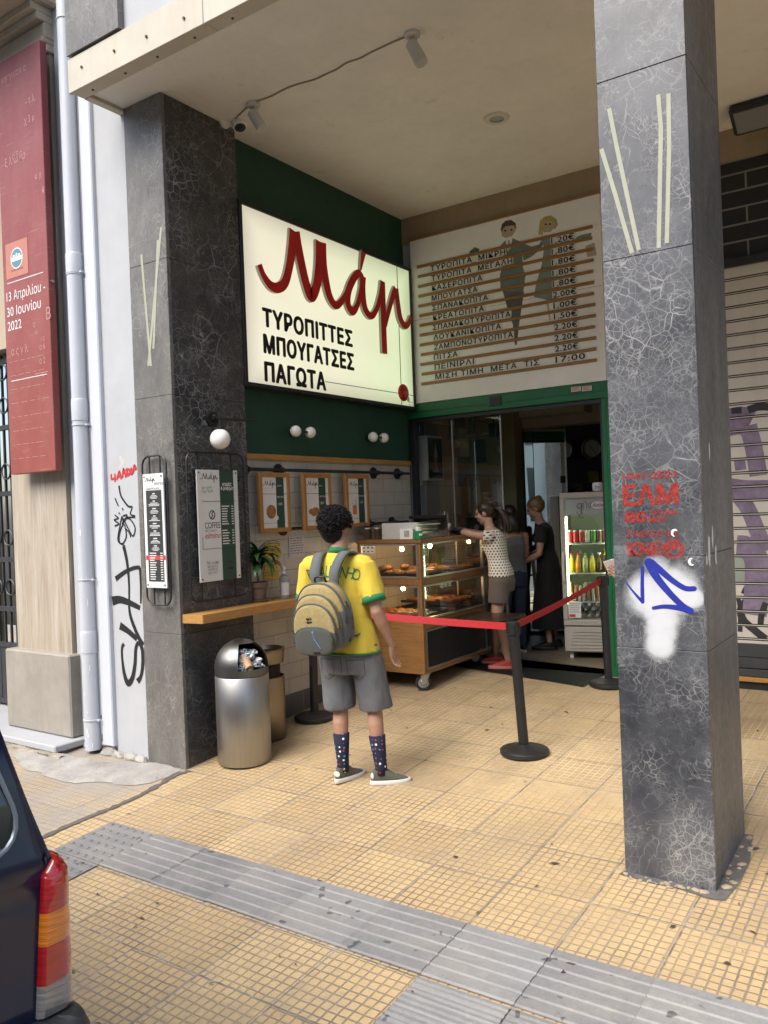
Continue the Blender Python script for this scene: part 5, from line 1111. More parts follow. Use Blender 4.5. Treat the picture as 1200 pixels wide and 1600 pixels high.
k = MB(); k.lathe([(.055, -.012), (.058, -.014), (.095, -.012), (.10, -.001)], (p.x, p.y, ZC), 32, caps=False); k.build('ring', m_offwhite, t)
k = MB(); k.lathe([(.002, -.003), (.056, -.003), (.056, -.012)], (p.x, p.y, ZC), 24, caps=False); k.build('lens', mat('downlight_lens', (.40, .42, .40), .25, 0, 0), t)
# ================================================================ pastry cart
m_cartx = wood('worn_cart_wood', (.33, .165, .055), (.20, .095, .03), (.7, 8, 8)); m_cartz = wood('worn_cart_posts', (.27, .13, .042), (.16, .072, .02), (9, 9, .7))
CX0, CX1, CY0, CY1, CZ0, CZ1 = -4.46, -3.785, 6.04, 7.22, .305, 1.445
ct = thing('pastry_cart', 'wooden pastry cart on casters with two lit glass display tiers behind the red belt', 'display cart', (-4.12, 6.6, gz(6.5)))
b = MB()
b.b2(CX0, CX1, CY0, CY1, CZ0, CZ0+.03, .003); b.b2(CX0, CX1-.02, CY0, CY0+.02, CZ0+.03, .757, .003); b.b2(CX0, CX0+.02, CY0+.021, CY1, CZ0+.03, .757); b.b2(CX0+.021, CX1-.02, CY1-.02, CY1, CZ0+.03, .757); b.b2(CX0+.021, CX1-.024, CY0+.021, CY1-.021, .745, .757)
b.b2(CX1-.0195, CX1, CY0+.001, CY0+.04, CZ0+.03, .757, .002); b.b2(CX1-.0195, CX1, CY0+.041, CY1, .69, .757, .002)
b.build('cabinet', m_cartx, ct)
b = MB(); b.b2(CX0-.01, CX1+.012, CY0-.012, CY1+.01, CZ1, CZ1+.035, .004); b.b2(CX0, CX1, CY0, CY1, 1.076, 1.137, .003); b.b2(CX0, CX1, CY0, CY1, .758, .775, .002)
for (x_, y_) in ((CX1-.03, CY0), (CX0, CY0), (CX1-.03, CY1-.03), (CX0, CY1-.03)): b.b2(x_, x_+.03, y_, y_+.03, .775, 1.076, .002); b.b2(x_, x_+.03, y_, y_+.03, 1.137, CZ1, .002)
b.build('case_frame', m_cartz, ct)
m_glint = glass('display_glass', (.97, .98, .96), .015, .35)
for (z0, z1) in ((1.137, CZ1), (.775, 1.076)):
    b = MB(); x0, x1, y0, y1 = CX0+.03, CX1-.03, CY0+.03, CY1-.03; f_ = .016
    b.b2(x0, x1, CY0-.003, CY0+.02, z0+.001, z0+f_); b.b2(x0, x1, CY0-.003, CY0+.02, z1-f_, z1-.001); b.b2(x0, x0+f_, CY0-.003, CY0+.02, z0+f_, z1-f_); b.b2(x1-f_, x1, CY0-.003, CY0+.02, z0+f_, z1-f_)
    b.b2(CX1-.02, CX1+.003, y0, y1, z0+.001, z0+f_); b.b2(CX1-.02, CX1+.003, y0, y1, z1-f_, z1-.001); b.b2(CX1-.02, CX1+.003, y0, y0+f_, z0+f_, z1-f_); b.b2(CX1-.02, CX1+.003, y1-f_, y1, z0+f_, z1-f_)
    b.build('window_trim', m_alu, ct)
    b = MB(); b.face([(x0+f_, CY0+.008, z0+f_), (x1-f_, CY0+.008, z0+f_), (x1-f_, CY0+.008, z1-f_), (x0+f_, CY0+.008, z1-f_)]); ym = (y0+y1)/2
    for (ya, yb2) in ((y0+f_, ym-.002), (ym+.002, y1-f_)): b.face([(CX1-.006-(.004 if ya > ym else 0), ya, z0+f_), (CX1-.006-(.004 if ya > ym else 0), yb2, z0+f_), (CX1-.006-(.004 if ya > ym else 0), yb2, z1-f_), (CX1-.006-(.004 if ya > ym else 0), ya, z1-f_)])
    b.build('glass_pane', m_glint, ct, smooth=0)
# white-framed dark panel on the customer side, hinged flap, price tags
b = MB(); b.b2(CX1-.019, CX1-.008, CY0+.062, CY1-.021, CZ0+.052, .668); b.build('side_panel', mat('dark_side_panel', (.012, .016, .018), .4, 0, .2, 6), ct)
b = MB(); y0, y1, z0, z1 = CY0+.045, CY1-.004, CZ0+.032, .687
b.b2(CX1-.018, CX1+.002, y0, y1, z0, z0+.018); b.b2(CX1-.018, CX1+.002, y0, y1, z1-.018, z1); b.b2(CX1-.018, CX1+.002, y0, y0+.018, z0+.018, z1-.018); b.b2(CX1-.018, CX1+.002, y1-.018, y1, z0+.018, z1-.018); b.build('panel_trim', m_alu, ct)
b = MB(); b.b2(CX1+.004, -3.25, 6.40, 6.98, .715, .742, .003); b.build('folding_flap', mat('dark_brown_board', (.035, .022, .014), .3, 0, .2, 8), ct)
def caster(x, y, ang):
    g0 = gz(y); k = MB(); r = Matrix.Rotation(ang, 3, 'Z'); c_ = Vector((x, y, g0)); W = lambda v: c_+r @ Vector(v)
    k.box(c_+Vector((0, 0, .155)), (.09, .09, .006), r); k.lathe([(.03, .140), (.03, .153)], c_, 16)
    for s_ in (-1, 1): k.prism([(-.045, .14), (.035, .14), (-.005, .055), (-.032, .055)], Frame(W((0, .022*s_, 0)), r @ Vector((1, 0, 0)), (0, 0, 1)), -.002, .002)
    f_ = k.build('caster', m_alu, ct)
    k = MB(); ax = r @ Matrix.Rotation(PI/2, 3, 'X'); k.lathe([(.046, -.016), (.062, -.017), (.070, -.010), (.071, 0), (.070, .010), (.062, .017), (.046, .016)], W((-.022, 0, .072)), 32, ax, caps=False); k.build('tyre', m_rubber, f_)
    k = MB(); k.lathe([(.003, -.012), (.02, -.013), (.03, -.006), (.047, -.008), (.047, .008), (.03, .006), (.02, .013), (.003, .012)], W((-.022, 0, .072)), 24, ax); k.build('rim', m_alu, f_)
caster(CX1-.05, CY0+.09, math.radians(35)); caster(CX1-.05, CY1-.12, math.radians(10)); caster(CX0+.08, CY0+.09, math.radians(-20)); caster(CX0+.08, CY1-.12, 0)
# price tags in rows on the glass
tg = [mat('tag_white', (.72, .71, .66), .5, 0, .03), m_ink]
def tags(fr, lst, w_=.038, h_=.028):
    for a, z in lst:
        k = MB(); k.fbox(fr, a, a+w_, z, z+h_, 0, .0015); k.mi = 1; k.fbox(fr, a+.008, a+w_-.008, z+.009, z+.019, .0015, .002); k.build('price_tag', tg, ct)
ft = wallX(CX1+.0035); tags(ft, [(6.10+.0*i, 1.335+.032*i) for i in range(2)]); tags(ft, [(6.88+.062*i, 1.40) for i in range(3)]); tags(ft, [(6.36+.07*i, 1.03) for i in range(3)])
ff = wallY(CY0-.0035); tags(ff, [(-4.40+.046*i, 1.395-.034*j) for i in range(3) for j in range(2)])
# lamps in the case (lit bulbs)
for i, (x_, y_, z_) in enumerate(((-4.12, 6.26, 1.385), (-4.12, 6.75, 1.385), (-4.12, 6.26, 1.03), (-4.12, 6.75, 1.03))):
    k = MB(); k.ball((x_, y_, z_), .020, (1, 1, 1.15), 14, 10); bl_o = k.build('light_bulb', emit('warm_bulb', (1, .66, .30), 70), ct)
    k = MB(); k.cyl((x_, y_, z_+.02), (x_, y_, z_+.048), .012, 10); k.build('socket', m_alu, bl_o)
m_tray = mat('dark_baking_tray', (.05, .045, .04), .35, .7, .3, 8)
for nm, z_ in (('upper', 1.140), ('lower', .778)):
    k = MB(); x0, x1 = CX0+.05, CX1-.05
    for (y0, y1) in ((CY0+.05, 6.60), (6.66, CY1-.05)):
        k.b2(x0, x1, y0, y1, z_+.002, z_+.008); k.b2(x0, x1, y0, y0+.006, z_+.008, z_+.035); k.b2(x0, x1, y1-.006, y1, z_+.008, z_+.035); k.b2(x0, x0+.006, y0+.006, y1-.006, z_+.008, z_+.035); k.b2(x1-.006, x1, y0+.006, y1-.006, z_+.008, z_+.035)
    k.build('shelf_tray', m_tray, ct)
    k = MB(); k.b2(CX0+.06, CX1-.06, 6.62, 6.63, z_+.02, z_+.27); k.build('divider', m_chrome, ct) if nm == 'x' else k.bm.free()
m_bake = []
for i, (c1, c2) in enumerate((((.50, .26, .09), (.24, .09, .025)), ((.58, .34, .13), (.34, .15, .045)), ((.40, .16, .05), (.16, .05, .015)))):
    q = NT('baked_crust'); q.col(q.ramp(q.noise(26, 5), [(.35, c2), (.65, c1)])); q.rough(.45); q.bump(q.noise(70, 4), .4, .004); m_bake.append(q.m)
rnd = random.Random(77)
def pastry(kind, x, y, z, rot, mi, grp, lab):
    k = MB()
    if kind == 'bun': k.ball((0, 0, .02), .045, (1.15, .9, .62), 16, 10)
    elif kind == 'roll':
        k.tube(spline([(-.06, .0, .016), (-.03, .006, .024), (.03, -.004, .024), (.06, .0, .016)], 4), [.008]+[.022]*11+[.008], 10)
    else:
        k.prism([(-.075, -.05), (.075, -.05), (.06, .055), (-.065, .05)], Frame((0, 0, 0), (1, 0, 0), (0, 1, 0)), 0, .022); bmesh.ops.bevel(k.bm, geom=k.bm.edges[:], offset=.008, segments=2, affect='EDGES')
        bmesh.ops.subdivide_edges(k.bm, edges=k.bm.edges[:], cuts=1)
    for v in k.bm.verts: v.co += mnoise.noise_vector(v.co*22+Vector((x*9, y*9, z)))*.006
    m = Matrix.Translation((x, y, z)) @ Matrix.Rotation(rot, 4, 'Z'); 
    o = k.build('pastry', m_bake[mi]); o.matrix_world = m; tag(o, lab, 'pastry', grp); return o
labs = {'up_b': 'round golden bun heaped on the left of the upper display tier', 'up_f': 'flat flaky pie lying on the tray of the upper display tier', 'lo_b': 'shiny round roll in the front row of the lower display tier', 'lo_f': 'dark square slice on the long tray of the lower display tier'}
for i in range(9):
    pastry('bun', -4.33+rnd.uniform(0, .26), 6.14+rnd.uniform(0, .22), 1.15+(0 if i < 5 else .045), rnd.uniform(0, 3), rnd.choice((0, 1)), 'buns on the upper tier', labs['up_b'])
for i in range(16):
    pastry('flat' if i % 3 else 'roll', -4.0+rnd.uniform(-.30, .14), 6.22+.055*i, 1.150+.012*(i % 3), rnd.uniform(-.5, .5), rnd.choice((0, 1, 2)), 'pies on the upper tier', labs['up_f'])
for i in range(18):
    pastry('bun', -4.36+.085*(i % 6)+rnd.uniform(-.01, .01), 6.13+.10*(i//6), .79, rnd.uniform(0, 3), rnd.choice((0, 0, 2)), 'rolls on the lower tier', labs['lo_b'])
for i in range(12):
    pastry('flat', -4.28+.19*(i % 3), 6.70+.12*(i//3), .79+.07, rnd.uniform(-.2, .2), rnd.choice((0, 2, 2)), 'slices on the lower tier', labs['lo_f'])
b = MB(); b.b2(-4.40, -3.84, 6.64, 7.14, .846, .853); b.b2(-4.40, -3.84, 6.635, 6.64, .846, .87); b.build('raised_tray', m_tray, ct)
for (x_, y_) in ((-4.1, 6.33), (-3.88, 6.15)):
    pass
# ---------------- things on the cart top (z 1.48)
ZT = CZ1+.0352
def shaker(px, py, lab):
    p = onZ(ZT, px, py); p = Vector((max(p.x, -4.40), 6.16, ZT)); return p
for i, (x_, lab) in enumerate(((-4.405, 'steel shaker on the cart top, leftmost beside the tiled wall'), (-4.30, 'steel shaker on the cart top next to the white splash screen'))):
    p = Vector((x_, 6.14, ZT)); k = MB(); k.lathe([(.03, .0005), (.034, .003), (.034, .088), (.038, .09), (.038, .105), (.03, .110), (.01, .111)], p, 24)
    tag(k.build('sugar_shaker', m_steel), lab, 'shaker', 'steel shakers on the cart')
q = NT('milky_acrylic'); q.col((.62, .61, .55)); q.rough(.25); q.b.inputs['Transmission Weight'].default_value = .15; m_milk = q.m
t = thing('splash_screen', 'milky white acrylic screen box standing on the pastry cart top', 'screen', (-4.0, 6.3, ZT))
b = MB(); b.b2(-4.22, -3.84, 6.10, 6.108, ZT+.0005, ZT+.145, .001); b.build('front_sheet', m_milk, t)
b = MB(); b.face([(-3.842, 6.112, ZT+.001), (-3.842, 6.66, ZT+.001), (-3.842, 6.66, ZT+.17), (-3.842, 6.112, ZT+.145)]); b.build('side_sheet', glass('grey_acrylic', (.75, .75, .72), .1, .9), t)
b = MB(); b.b2(-4.2, -3.86, 6.52, 6.64, ZT+.17, ZT+.20, .003); b.b2(-4.2, -3.86, 6.62, 6.64, ZT+.0005, ZT+.17); b.build('black_shelf', m_blackplastic, t)
b = MB(); rnd = random.Random(6)
for i in range(9): b.box((-3.98+rnd.uniform(-.12, .08), 6.38+rnd.uniform(-.12, .12), ZT+.008+.014*i), (.17, .13, .006), Matrix.Rotation(rnd.uniform(-.5, .5), 3, 'Z') @ Matrix.Rotation(rnd.uniform(-.12, .12), 3, 'X'), .001)
tag(b.build('paper_bags', mat('white_paper', (.62, .60, .54), .8, 0, .12, 14)), 'loose pile of white paper bags inside the splash screen', 'paper bags')
p = Vector((-3.835, 6.065, ZT)); t = thing('tissue_box', 'small white printed tissue box on the cart corner', 'box', tuple(p))
b = MB(); b.box(p+Vector((-.09, .0, .0465)), (.13, .055, .092), Matrix.Rotation(.1, 3, 'Z'), .004); b.build('carton', m_paper, t)
b = MB(); b.box(p+Vector((-.082, -.0275, .05)), (.05, .004, .055), Matrix.Rotation(.1, 3, 'Z')); b.build('carton_print', mat('salmon_teal_print', (.35, .33, .28), .5, 0, .5, 40), t)
t = thing('green_tub', 'green plastic tub with white lid on the front corner of the cart', 'tub', (p.x+.025, p.y, ZT))
b = MB(); b.lathe([(.03, .0005), (.036, .002), (.038, .07), (.03, .072)], p+Vector((.025, -.01, 0)), 24); b.build('tub_body', mat('bright_green_plastic', (.01, .22, .07), .35, 0, .06), t)
b = MB(); b.lathe([(.018, .0722), (.02, .074), (.02, .108), (.002, .11)], p+Vector((.025, -.01, 0)), 20); b.build('lid', m_white, t)
b = MB(); b.box(p+Vector((.058, -.022, .04)), (.012, .032, .02), Matrix.Rotation(-.4, 3, 'Z'), .003); b.build('tub_label', m_white, t)
p = Vector((-3.99, 6.80, ZT)); t = thing('cutlery_holder', 'dark cylinder holding tongs and spoons on the cart', 'holder', tuple(p))
b = MB(); b.lathe([(.04, .0005), (.042, .002), (.042, .12), (.037, .12), (.037, .01)], p, 24); b.build('holder_body', m_blackplastic, t)
b = MB()
for i in range(7): a = i*.9; b.tube([p+Vector((.01*math.cos(a), .01*math.sin(a), .01)), p+Vector((.05*math.cos(a), .05*math.sin(a), .19+.02*(i % 3)))], .005, 6)
b.build('utensils', m_steel, t)
p = Vector((-4.06, 6.99, ZT)); t = thing('barcode_scanner', 'white and black hand scanner lying on the cart beside the gloved hand', 'scanner', tuple(p))
b = MB(); b.ball(p+Vector((.0, .02, .028)), .028, (1.0, 2.0, 1), 16, 10); b.box(p+Vector((-.03, .04, .06)), (.05, .14, .04), Matrix.Rotation(.7, 3, 'X'), .012); b.build('scanner_shell', m_white, t)
b = MB(); b.ball(p+Vector((.012, -.026, .03)), .017, (1, 1, 1), 12, 8); b.build('scanner_lens', m_blackplastic, t)
# ================================================================ drinks fridge
FA, FB = onZ(.28, 883, 1019), onZ(.28, 950, 1022)
fx = Vector((FB.x-FA.x, FB.y-FA.y, 0)); fx = Vector((math.cos(math.radians(14)), math.sin(math.radians(14)), 0)); fnrm = Vector((fx.y, -fx.x, 0))
FF = Frame((FA.x, FA.y, 0), fx, (0, 0, 1))            # a along the front, b height, c towards the customer
FW = .49; F0, F1 = .285, 1.845
fg = thing('drinks_fridge', 'upright glass door drinks fridge with lit shelves just inside the shop door', 'fridge', (FA.x, FA.y, .215))
m_fridge = mat('greige_fridge_enamel', (.40, .37, .32), .4, 0, .08, 4); m_fin = mat('fridge_lining', (.55, .57, .50), .4, 0, .04)
b = MB(); D_ = .50
b.fbox(FF, 0, FW, F0, F0+.03, -D_, -.02); b.fbox(FF, 0, FW, F1-.03, F1, -D_, -.02, .004); b.fbox(FF, 0, .03, F0+.0305, F1-.0305, -D_, -.02); b.fbox(FF, FW-.03, FW, F0+.0305, F1-.0305, -D_, -.02); b.fbox(FF, .0305, FW-.0305, F0+.03, F1-.03, -D_, -D_+.02)
b.build('fridge_cabinet', m_fridge, fg)
b = MB(); b.fbox(FF, .031, FW-.031, .60, F1-.031, -D_+.021, -D_+.03); b.fbox(FF, .031, .036, .60, F1-.031, -D_+.03, -.022); b.fbox(FF, FW-.036, FW-.031, .60, F1-.031, -D_+.03, -.022); b.fbox(FF, .031, FW-.031, .56, .60, -D_+.021, -.022); b.build('fridge_lining', m_fin, fg)
dr = MB(); g0, g1 = .60, F1-.055
dr.fbox(FF, 0, FW, .545, g0, -.018, .022, .006); dr.fbox(FF, 0, FW, g1, F1, -.018, .022, .006); dr.fbox(FF, 0, .045, g0+.0005, g1-.0005, -.018, .022, .006); dr.fbox(FF, FW-.045, FW, g0+.0005, g1-.0005, -.018, .022, .006)
door_o = dr.build('fridge_door', m_fridge, fg)
b = MB(); b.face([FF.p(.045, g0, .005), FF.p(FW-.045, g0, .005), FF.p(FW-.045, g1, .005), FF.p(.045, g1, .005)]); b.build('door_glass', m_glint, door_o, smooth=0)
b = MB(); pts = [FF.p(.028, .98, .022), FF.p(.022, 1.0, .05), FF.p(.020, 1.12, .058), FF.p(.022, 1.24, .05), FF.p(.028, 1.26, .022)]; b.tube(spline([tuple(p) for p in pts], 4), .014, 8); b.build('handle', m_offwhite, door_o)
b = MB(); b.fbox(FF, .05, FW-.05, 1.63, g1-.004, -.012, -.006); b.build('header_panel', mat('pale_header_panel', (.50, .49, .44), .4, 0, .08, 6), fg)
b = MB(); el = lambda cx, cz, rx, rz_, n=28: [(cx+rx*math.cos(2*PI*i/n), cz+rz_*math.sin(2*PI*i/n)) for i in range(n)]
b.prism(el(.365, 1.715, .072, .047), FF, -.006, -.0045); b.mi = 1; b.prism(el(.365, 1.715, .067, .042), FF, -.0045, -.004); b.mi = 0; b.text('Amita', Frame(FF.p(0, 0, -.0035), FF.x, FF.y), .365, 1.70, .050, .85, 'CENTER', off=.001, c=0, mi=2, shear=.25)
b.build('brand_mark', [mat('mark_red', (.42, .02, .02), .5, 0, 0), m_white, mat('mark_red_letters', (.42, .02, .02), .5, 0, 0)], fg)
b = MB(); fsx = Frame(FF.p(0, 0, .0056), FF.x, FF.y)
for pts in ([(.20, 1.74), (.17, 1.72), (.175, 1.69), (.21, 1.70), (.21, 1.74), (.20, 1.64), (.17, 1.60)], [(.225, 1.68), (.23, 1.74), (.255, 1.745), (.26, 1.685)], [(.272, 1.74), (.285, 1.69), (.30, 1.745)], [(.16, 1.66), (.20, 1.60), (.23, 1.60)]): b.ribbon(spline(pts, 5), .006, fsx, 0, .0004)
b.build('pen_scrawl', mat('grey_marker', (.16, .15, .18), .6, 0, 0), door_o)
b = MB(); b.fbox(FF, .05, .17, .62, .78, .006, .008); b.mi = 1; b.fbox(FF, .055, .115, .628, .655, .008, .0085); b.mi = 2
for i in range(5): b.fbox(FF, .06, .16-.01*(i % 2), .755-.02*i, .761-.02*i, .008, .0085)
b.build('door_sticker', [m_paper, mat('sticker_red', (.45, .03, .03), .5, 0, 0), m_thin], door_o)
m_led = emit('cool_strip_light', (.82, 1.0, .60), 9)
for a in (.050, FW-.062): b = MB(); b.fbox(FF, a, a+.012, .74, 1.61, -.035, -.024); b.build('light_strip', m_led, fg)
SHZ = (1.345, 1.055, .775)
for z_ in SHZ: b = MB(); b.fbox(FF, .038, FW-.038, z_-.012, z_, -D_+.035, -.05); b.build('wire_shelf', m_fin, fg)
b = MB(); b.fbox(FF, .005, FW-.005, F0, .535, -.018, .012, .012)
for i in range(6): b.fbox(FF, .05+.008*i, FW-.03, .325+.031*i, .334+.031*i, .012, .020, .003)
b.build('lower_grille', m_fridge, fg)
for a in (.06, FW-.06):
    for c_ in (-.06, -D_+.05): b = MB(); p = FF.p(a, 0, c_); b.cyl((p.x, p.y, .216), (p.x, p.y, .286), .02, 12); b.build('fridge_foot', m_offwhite, fg)
def can(a, z, c_, colr, kind, lab, grp):
    k = MB(); p = FF.p(a, z, c_)
    if kind == 'can': prof = [(.02, .001), (.026, .004), (.031, .012), (.031, .118), (.026, .128), (.024, .130), (.002, .127)]
    elif kind == 'bottle': prof = [(.02, .001), (.033, .004), (.034, .09), (.028, .12), (.014, .155), (.013, .175), (.016, .176), (.016, .195), (.002, .196)]
    else: prof = [(.02, .001), (.036, .004), (.036, .15), (.030, .17), (.017, .20), (.017, .24), (.002, .241)]
    k.lathe(prof, p, 18)
    if len(colr) > 1:
        for f in k.bm.faces:
            h = f.calc_center_median().z-p.z
            if kind == 'can' and (h < .012 or h > .121): f.material_index = 1
            if kind != 'can' and h > .172: f.material_index = 1
    tag(k.build('drink_'+('can' if kind == 'can' else 'bottle'), colr), lab, 'can' if kind == 'can' else 'bottle', grp)
dm = lambda n, c: mat(n, c, .3, 0, .15, 30)
cR, cG, cW, cK, cY = dm('red_can', (.40, .02, .03)), dm('green_can', (.05, .20, .03)), dm('white_can', (.55, .55, .48)), dm('dark_can', (.10, .03, .03)), dm('lime_can', (.38, .42, .06))
bO, bY, bG, bB = dm('orange_juice', (.55, .22, .02)), dm('yellow_juice', (.58, .46, .04)), dm('pale_juice', (.42, .46, .22)), dm('brown_bottle', (.06, .025, .01))
cl = ['red drink can on the top fridge shelf', 'pale drink can beside the green one on the top fridge shelf', 'green drink can on the top fridge shelf', 'dark red drink can at the right of the top fridge shelf']
for i, (m, l) in enumerate(((cR, 0), (cR, 0), (cR, 0), (cW, 1), (cG, 2), (cK, 3), (cK, 3))):
    a = .075+.058*i*.98
    can(a, SHZ[0], -.095, [m, m_alu], 'can', cl[l], 'cans in the fridge')
    if i in (0, 1, 2): can(a, SHZ[0]+.131, -.095, [m, m_alu], 'can', 'red drink can stacked above the others on the top fridge shelf', 'cans in the fridge') if False else None
for i, (m, cp_, l) in enumerate(((bY, cR, 'yellow juice bottle with red cap on the middle fridge shelf'), (bO, cR, 'orange juice bottle on the middle fridge shelf'), (bG, cG, 'pale juice bottle with green cap on the middle fridge shelf'), (bY, mat('blue_cap', (.03, .15, .45), .4, 0, 0), 'yellow juice bottle with blue cap on the middle fridge shelf'), (bB, m_white, 'small brown bottle on the middle fridge shelf'), (bB, cY, 'tall brown bottle with yellow cap on the middle fridge shelf'))):
    can(.082+.067*i, SHZ[1], -.10, [m, cp_], 'bottle' if i < 5 else 'big', l, 'bottles in the fridge')
rnd = random.Random(15)
for i in range(9):
    k = MB(); a = .075+.042*i; hh = rnd.uniform(.15, .19); p = FF.p(a, SHZ[2], -.10); m3 = Matrix((FF.x, FF.n, Vector((0, 0, 1)))).transposed()
    k.box(p+Vector((0, 0, hh/2+.001)), (.030, .11, hh), m3 @ Matrix.Rotation(rnd.uniform(-.12, .12), 3, 'Y'), .008)
    c_ = rnd.choice(((.42, .20, .10), (.50, .46, .38), (.30, .12, .06), (.20, .26, .34), (.48, .40, .12)))
    tag(k.build('snack_pack', mat('printed_wrapper', c_, .35, 0, .45, 45)), 'upright wrapped snack pack on the lower fridge shelf', 'pack', 'snack packs in the fridge')
for i in range(14):
    r_, c_ = divmod(i, 5); p = FF.p(.10+.072*c_+.036*(r_ % 2), .605+.036+r_*.052, -.085)
    k = MB(); ax = Matrix((FF.x, Vector((0, 0, 1)), FF.n)).transposed(); k.lathe([(.004, -.12), (.030, -.118), (.034, -.10), (.034, -.02), (.014, .03), (.014, .045), (.002, .046)], p, 14, ax)
    tag(k.build('water_bottle', m_cloud), 'clear water bottle lying on the fridge bottom', 'bottle', 'water bottles lying in the fridge')
p = FF.p(.36, F1, -.12); t = thing('ceramic_cup', 'white ceramic cup with black lettering standing on top of the fridge', 'cup', tuple(p))
b = MB(); b.lathe([(.03, .001), (.05, .01), (.056, .05), (.052, .09), (.048, .09), (.050, .05), (.03, .012)], p, 28); b.build('cup_body', m_white, t)
b = MB(); b.text('Bit', Frame(p+Vector((0, 0, .03))+FF.n*.0565, FF.x, FF.y), 0, 0, .045, .9, 'CENTER', c=0); b.build('cup_lettering', m_ink, t)
# ================================================================ inside the shop
# floor mat across the threshold
m_mat = mat('grey_rubber_mat', (.028, .030, .029), .55, 0, .25, 9, .2, 90)
b = MB(); pts = [onG(*p) for p in ((640, 1030), (930, 1074), (951, 1050))]
zz = lambda y: gz(y)+.010
b.face([(-4.30, 6.98, zz(6.98)), (-2.60, 6.66, zz(6.66)), (-2.56, 7.079, zz(7.079)), (-4.30, 7.079, zz(7.079))]); b.face([(-4.30, 7.079, zz(7.08)), (-2.56, 7.079, zz(7.08)), (-2.60, 7.30, zz(7.08)), (-4.30, 7.55, zz(7.08))])
bmesh.ops.solidify(b.bm, geom=b.bm.faces[:], thickness=.006)
tag(b.build('door_mat', m_mat), 'dark grey rubber mat lying across the shop threshold', 'mat')
# mirrored corner doors
mc = onY(9.0, 835, 760); vdir = Vector((mc.x, mc.y, 0)).normalized(); mr = Vector((vdir.y, -vdir.x, 0))
MF = Frame((mc.x, mc.y, 0), mr, (0, 0, 1)); mt = thing('mirror_cabinet', 'tall double door mirror cabinet in the shop corner reflecting the bright street', 'mirror', (mc.x, mc.y, .215))
m_mirror = mat('mirror_silver', (.80, .84, .78), .015, 1, 0)
b = MB(); b.fbox(MF, -.345, .375, .22, 2.64, -.30, -.006); b.build('mirror_carcass', m_darkwall, mt)
for a0, a1, tl_ in ((-.335, -.004, .012), (.004, .365, -.012)):
    b = MB(); fr2 = Frame(MF.p((a0+a1)/2, 0, .002), (MF.x+MF.n*tl_).normalized(), (0, 0, 1)); h_ = (a1-a0)/2; b.fbox(fr2, -h_, h_, .25, 2.62, -.004, .004); b.build('mirror_door', m_mirror, mt)
b = MB()
for a in (-.352, .372): b.fbox(MF, a-.008, a+.008, .22, 2.64, -.01, .014)
b.build('mirror_trim', m_chrome, mt)
b = MB(); b.fbox(MF, .30, .36, 1.98, 2.06, .012, .03); b.build('mirror_latch', m_blackplastic, mt)
# dark column with switches left of the mirror
pA = onY(8.6, 781, 700); b = MB(); b.b2(pA.x-.16, pA.x+.14, 8.56, 9.4, .215, 3.30); cl_ = b.build('dark_column', m_darkwall, bld)
for i, y in enumerate((690, 702, 714, 726)):
    p = onY(8.555, 780, y); b = MB(); b.b2(p.x-.035, p.x+.035, 8.548, 8.558, p.z-.03, p.z+.03, .003); b.mi = 1; b.b2(p.x-.012, p.x+.012, 8.545, 8.548, p.z-.015, p.z+.015); b.build('light_switch', [m_offwhite, m_thin], cl_)
# display box with cone picture on the left door post
t = thing('display_box', 'white framed display box with dark cone picture hung inside the doorway', 'display box', (-4.47, 7.4, 2.0))
pa = onY(7.25, 655, 680); pb_ = onY(7.25, 667, 748)
bx = thing if False else None
x0_, x1_ = onY(7.25, 653, 715).x, onY(7.25, 668, 715).x; z0_, z1_ = onY(7.25, 668, 750).z, onY(7.25, 668, 680).z
b = MB(); b.b2(x0_, x1_, 7.25, 7.56, z0_, z1_, .004); b.build('box_case', mat('white_box', (.62, .60, .55), .4, 0, .04), t)
b = MB(); b.b2(x1_, x1_+.004, 7.268, 7.545, z0_+.018, z1_-.018); b.build('box_panel', mat('dark_print', (.012, .012, .014), .2, 0, 0), t)
b = MB(); fc = wallX(x1_+.0045); ym = 7.405; zm = (z0_+z1_)/2
b.prism([(ym-.035, zm+.01), (ym+.035, zm+.01), (ym+.008, zm-.14), (ym-.008, zm-.14)], fc, 0, .001); b.mi = 1; b.prism([(ym-.04, zm+.01), (ym+.04, zm+.01), (ym+.03, zm+.06), (ym+.012, zm+.10), (ym, zm+.15), (ym-.012, zm+.10), (ym-.03, zm+.06)], fc, .001, .002); b.mi = 2; b.prism([(ym-.05, zm-.145), (ym+.06, zm-.145), (ym+.03, zm-.06), (ym-.02, zm-.09)], fc, .0002, .0006)
b.build('cone_picture', [mat('cone_wafer', (.25, .10, .06), .6, 0, .3, 50), mat('cone_cream', (.30, .22, .16), .6, 0, .1, 20), mat('cone_red', (.20, .03, .03), .6, 0, .2)], t)
# hanging heater lamp behind the door glass
t = thing('heater_lamp', 'chrome tube heater lamp hanging under the shop ceiling behind the door', 'heater', tuple(onY(7.9, 730, 685)))
pa, pb_ = onY(7.9, 697, 684), onY(7.9, 768, 676)
b = MB(); dx = (pb_-pa); b.tube([pa, pb_], .045, 12, squash=.6); b.build('reflector', m_chrome, t)
b = MB(); b.box(pb_+Vector((.03, 0, .02)), (.09, .10, .15), None, .01); b.tube([pb_+Vector((.03, 0, .08)), (pb_.x+.03, 7.9, 3.30)], .01, 6); b.tube([pa+Vector((.05, 0, .03)), (pa.x+.05, 7.9, 3.30)], .008, 6); b.build('heater_box', m_blackplastic, t)
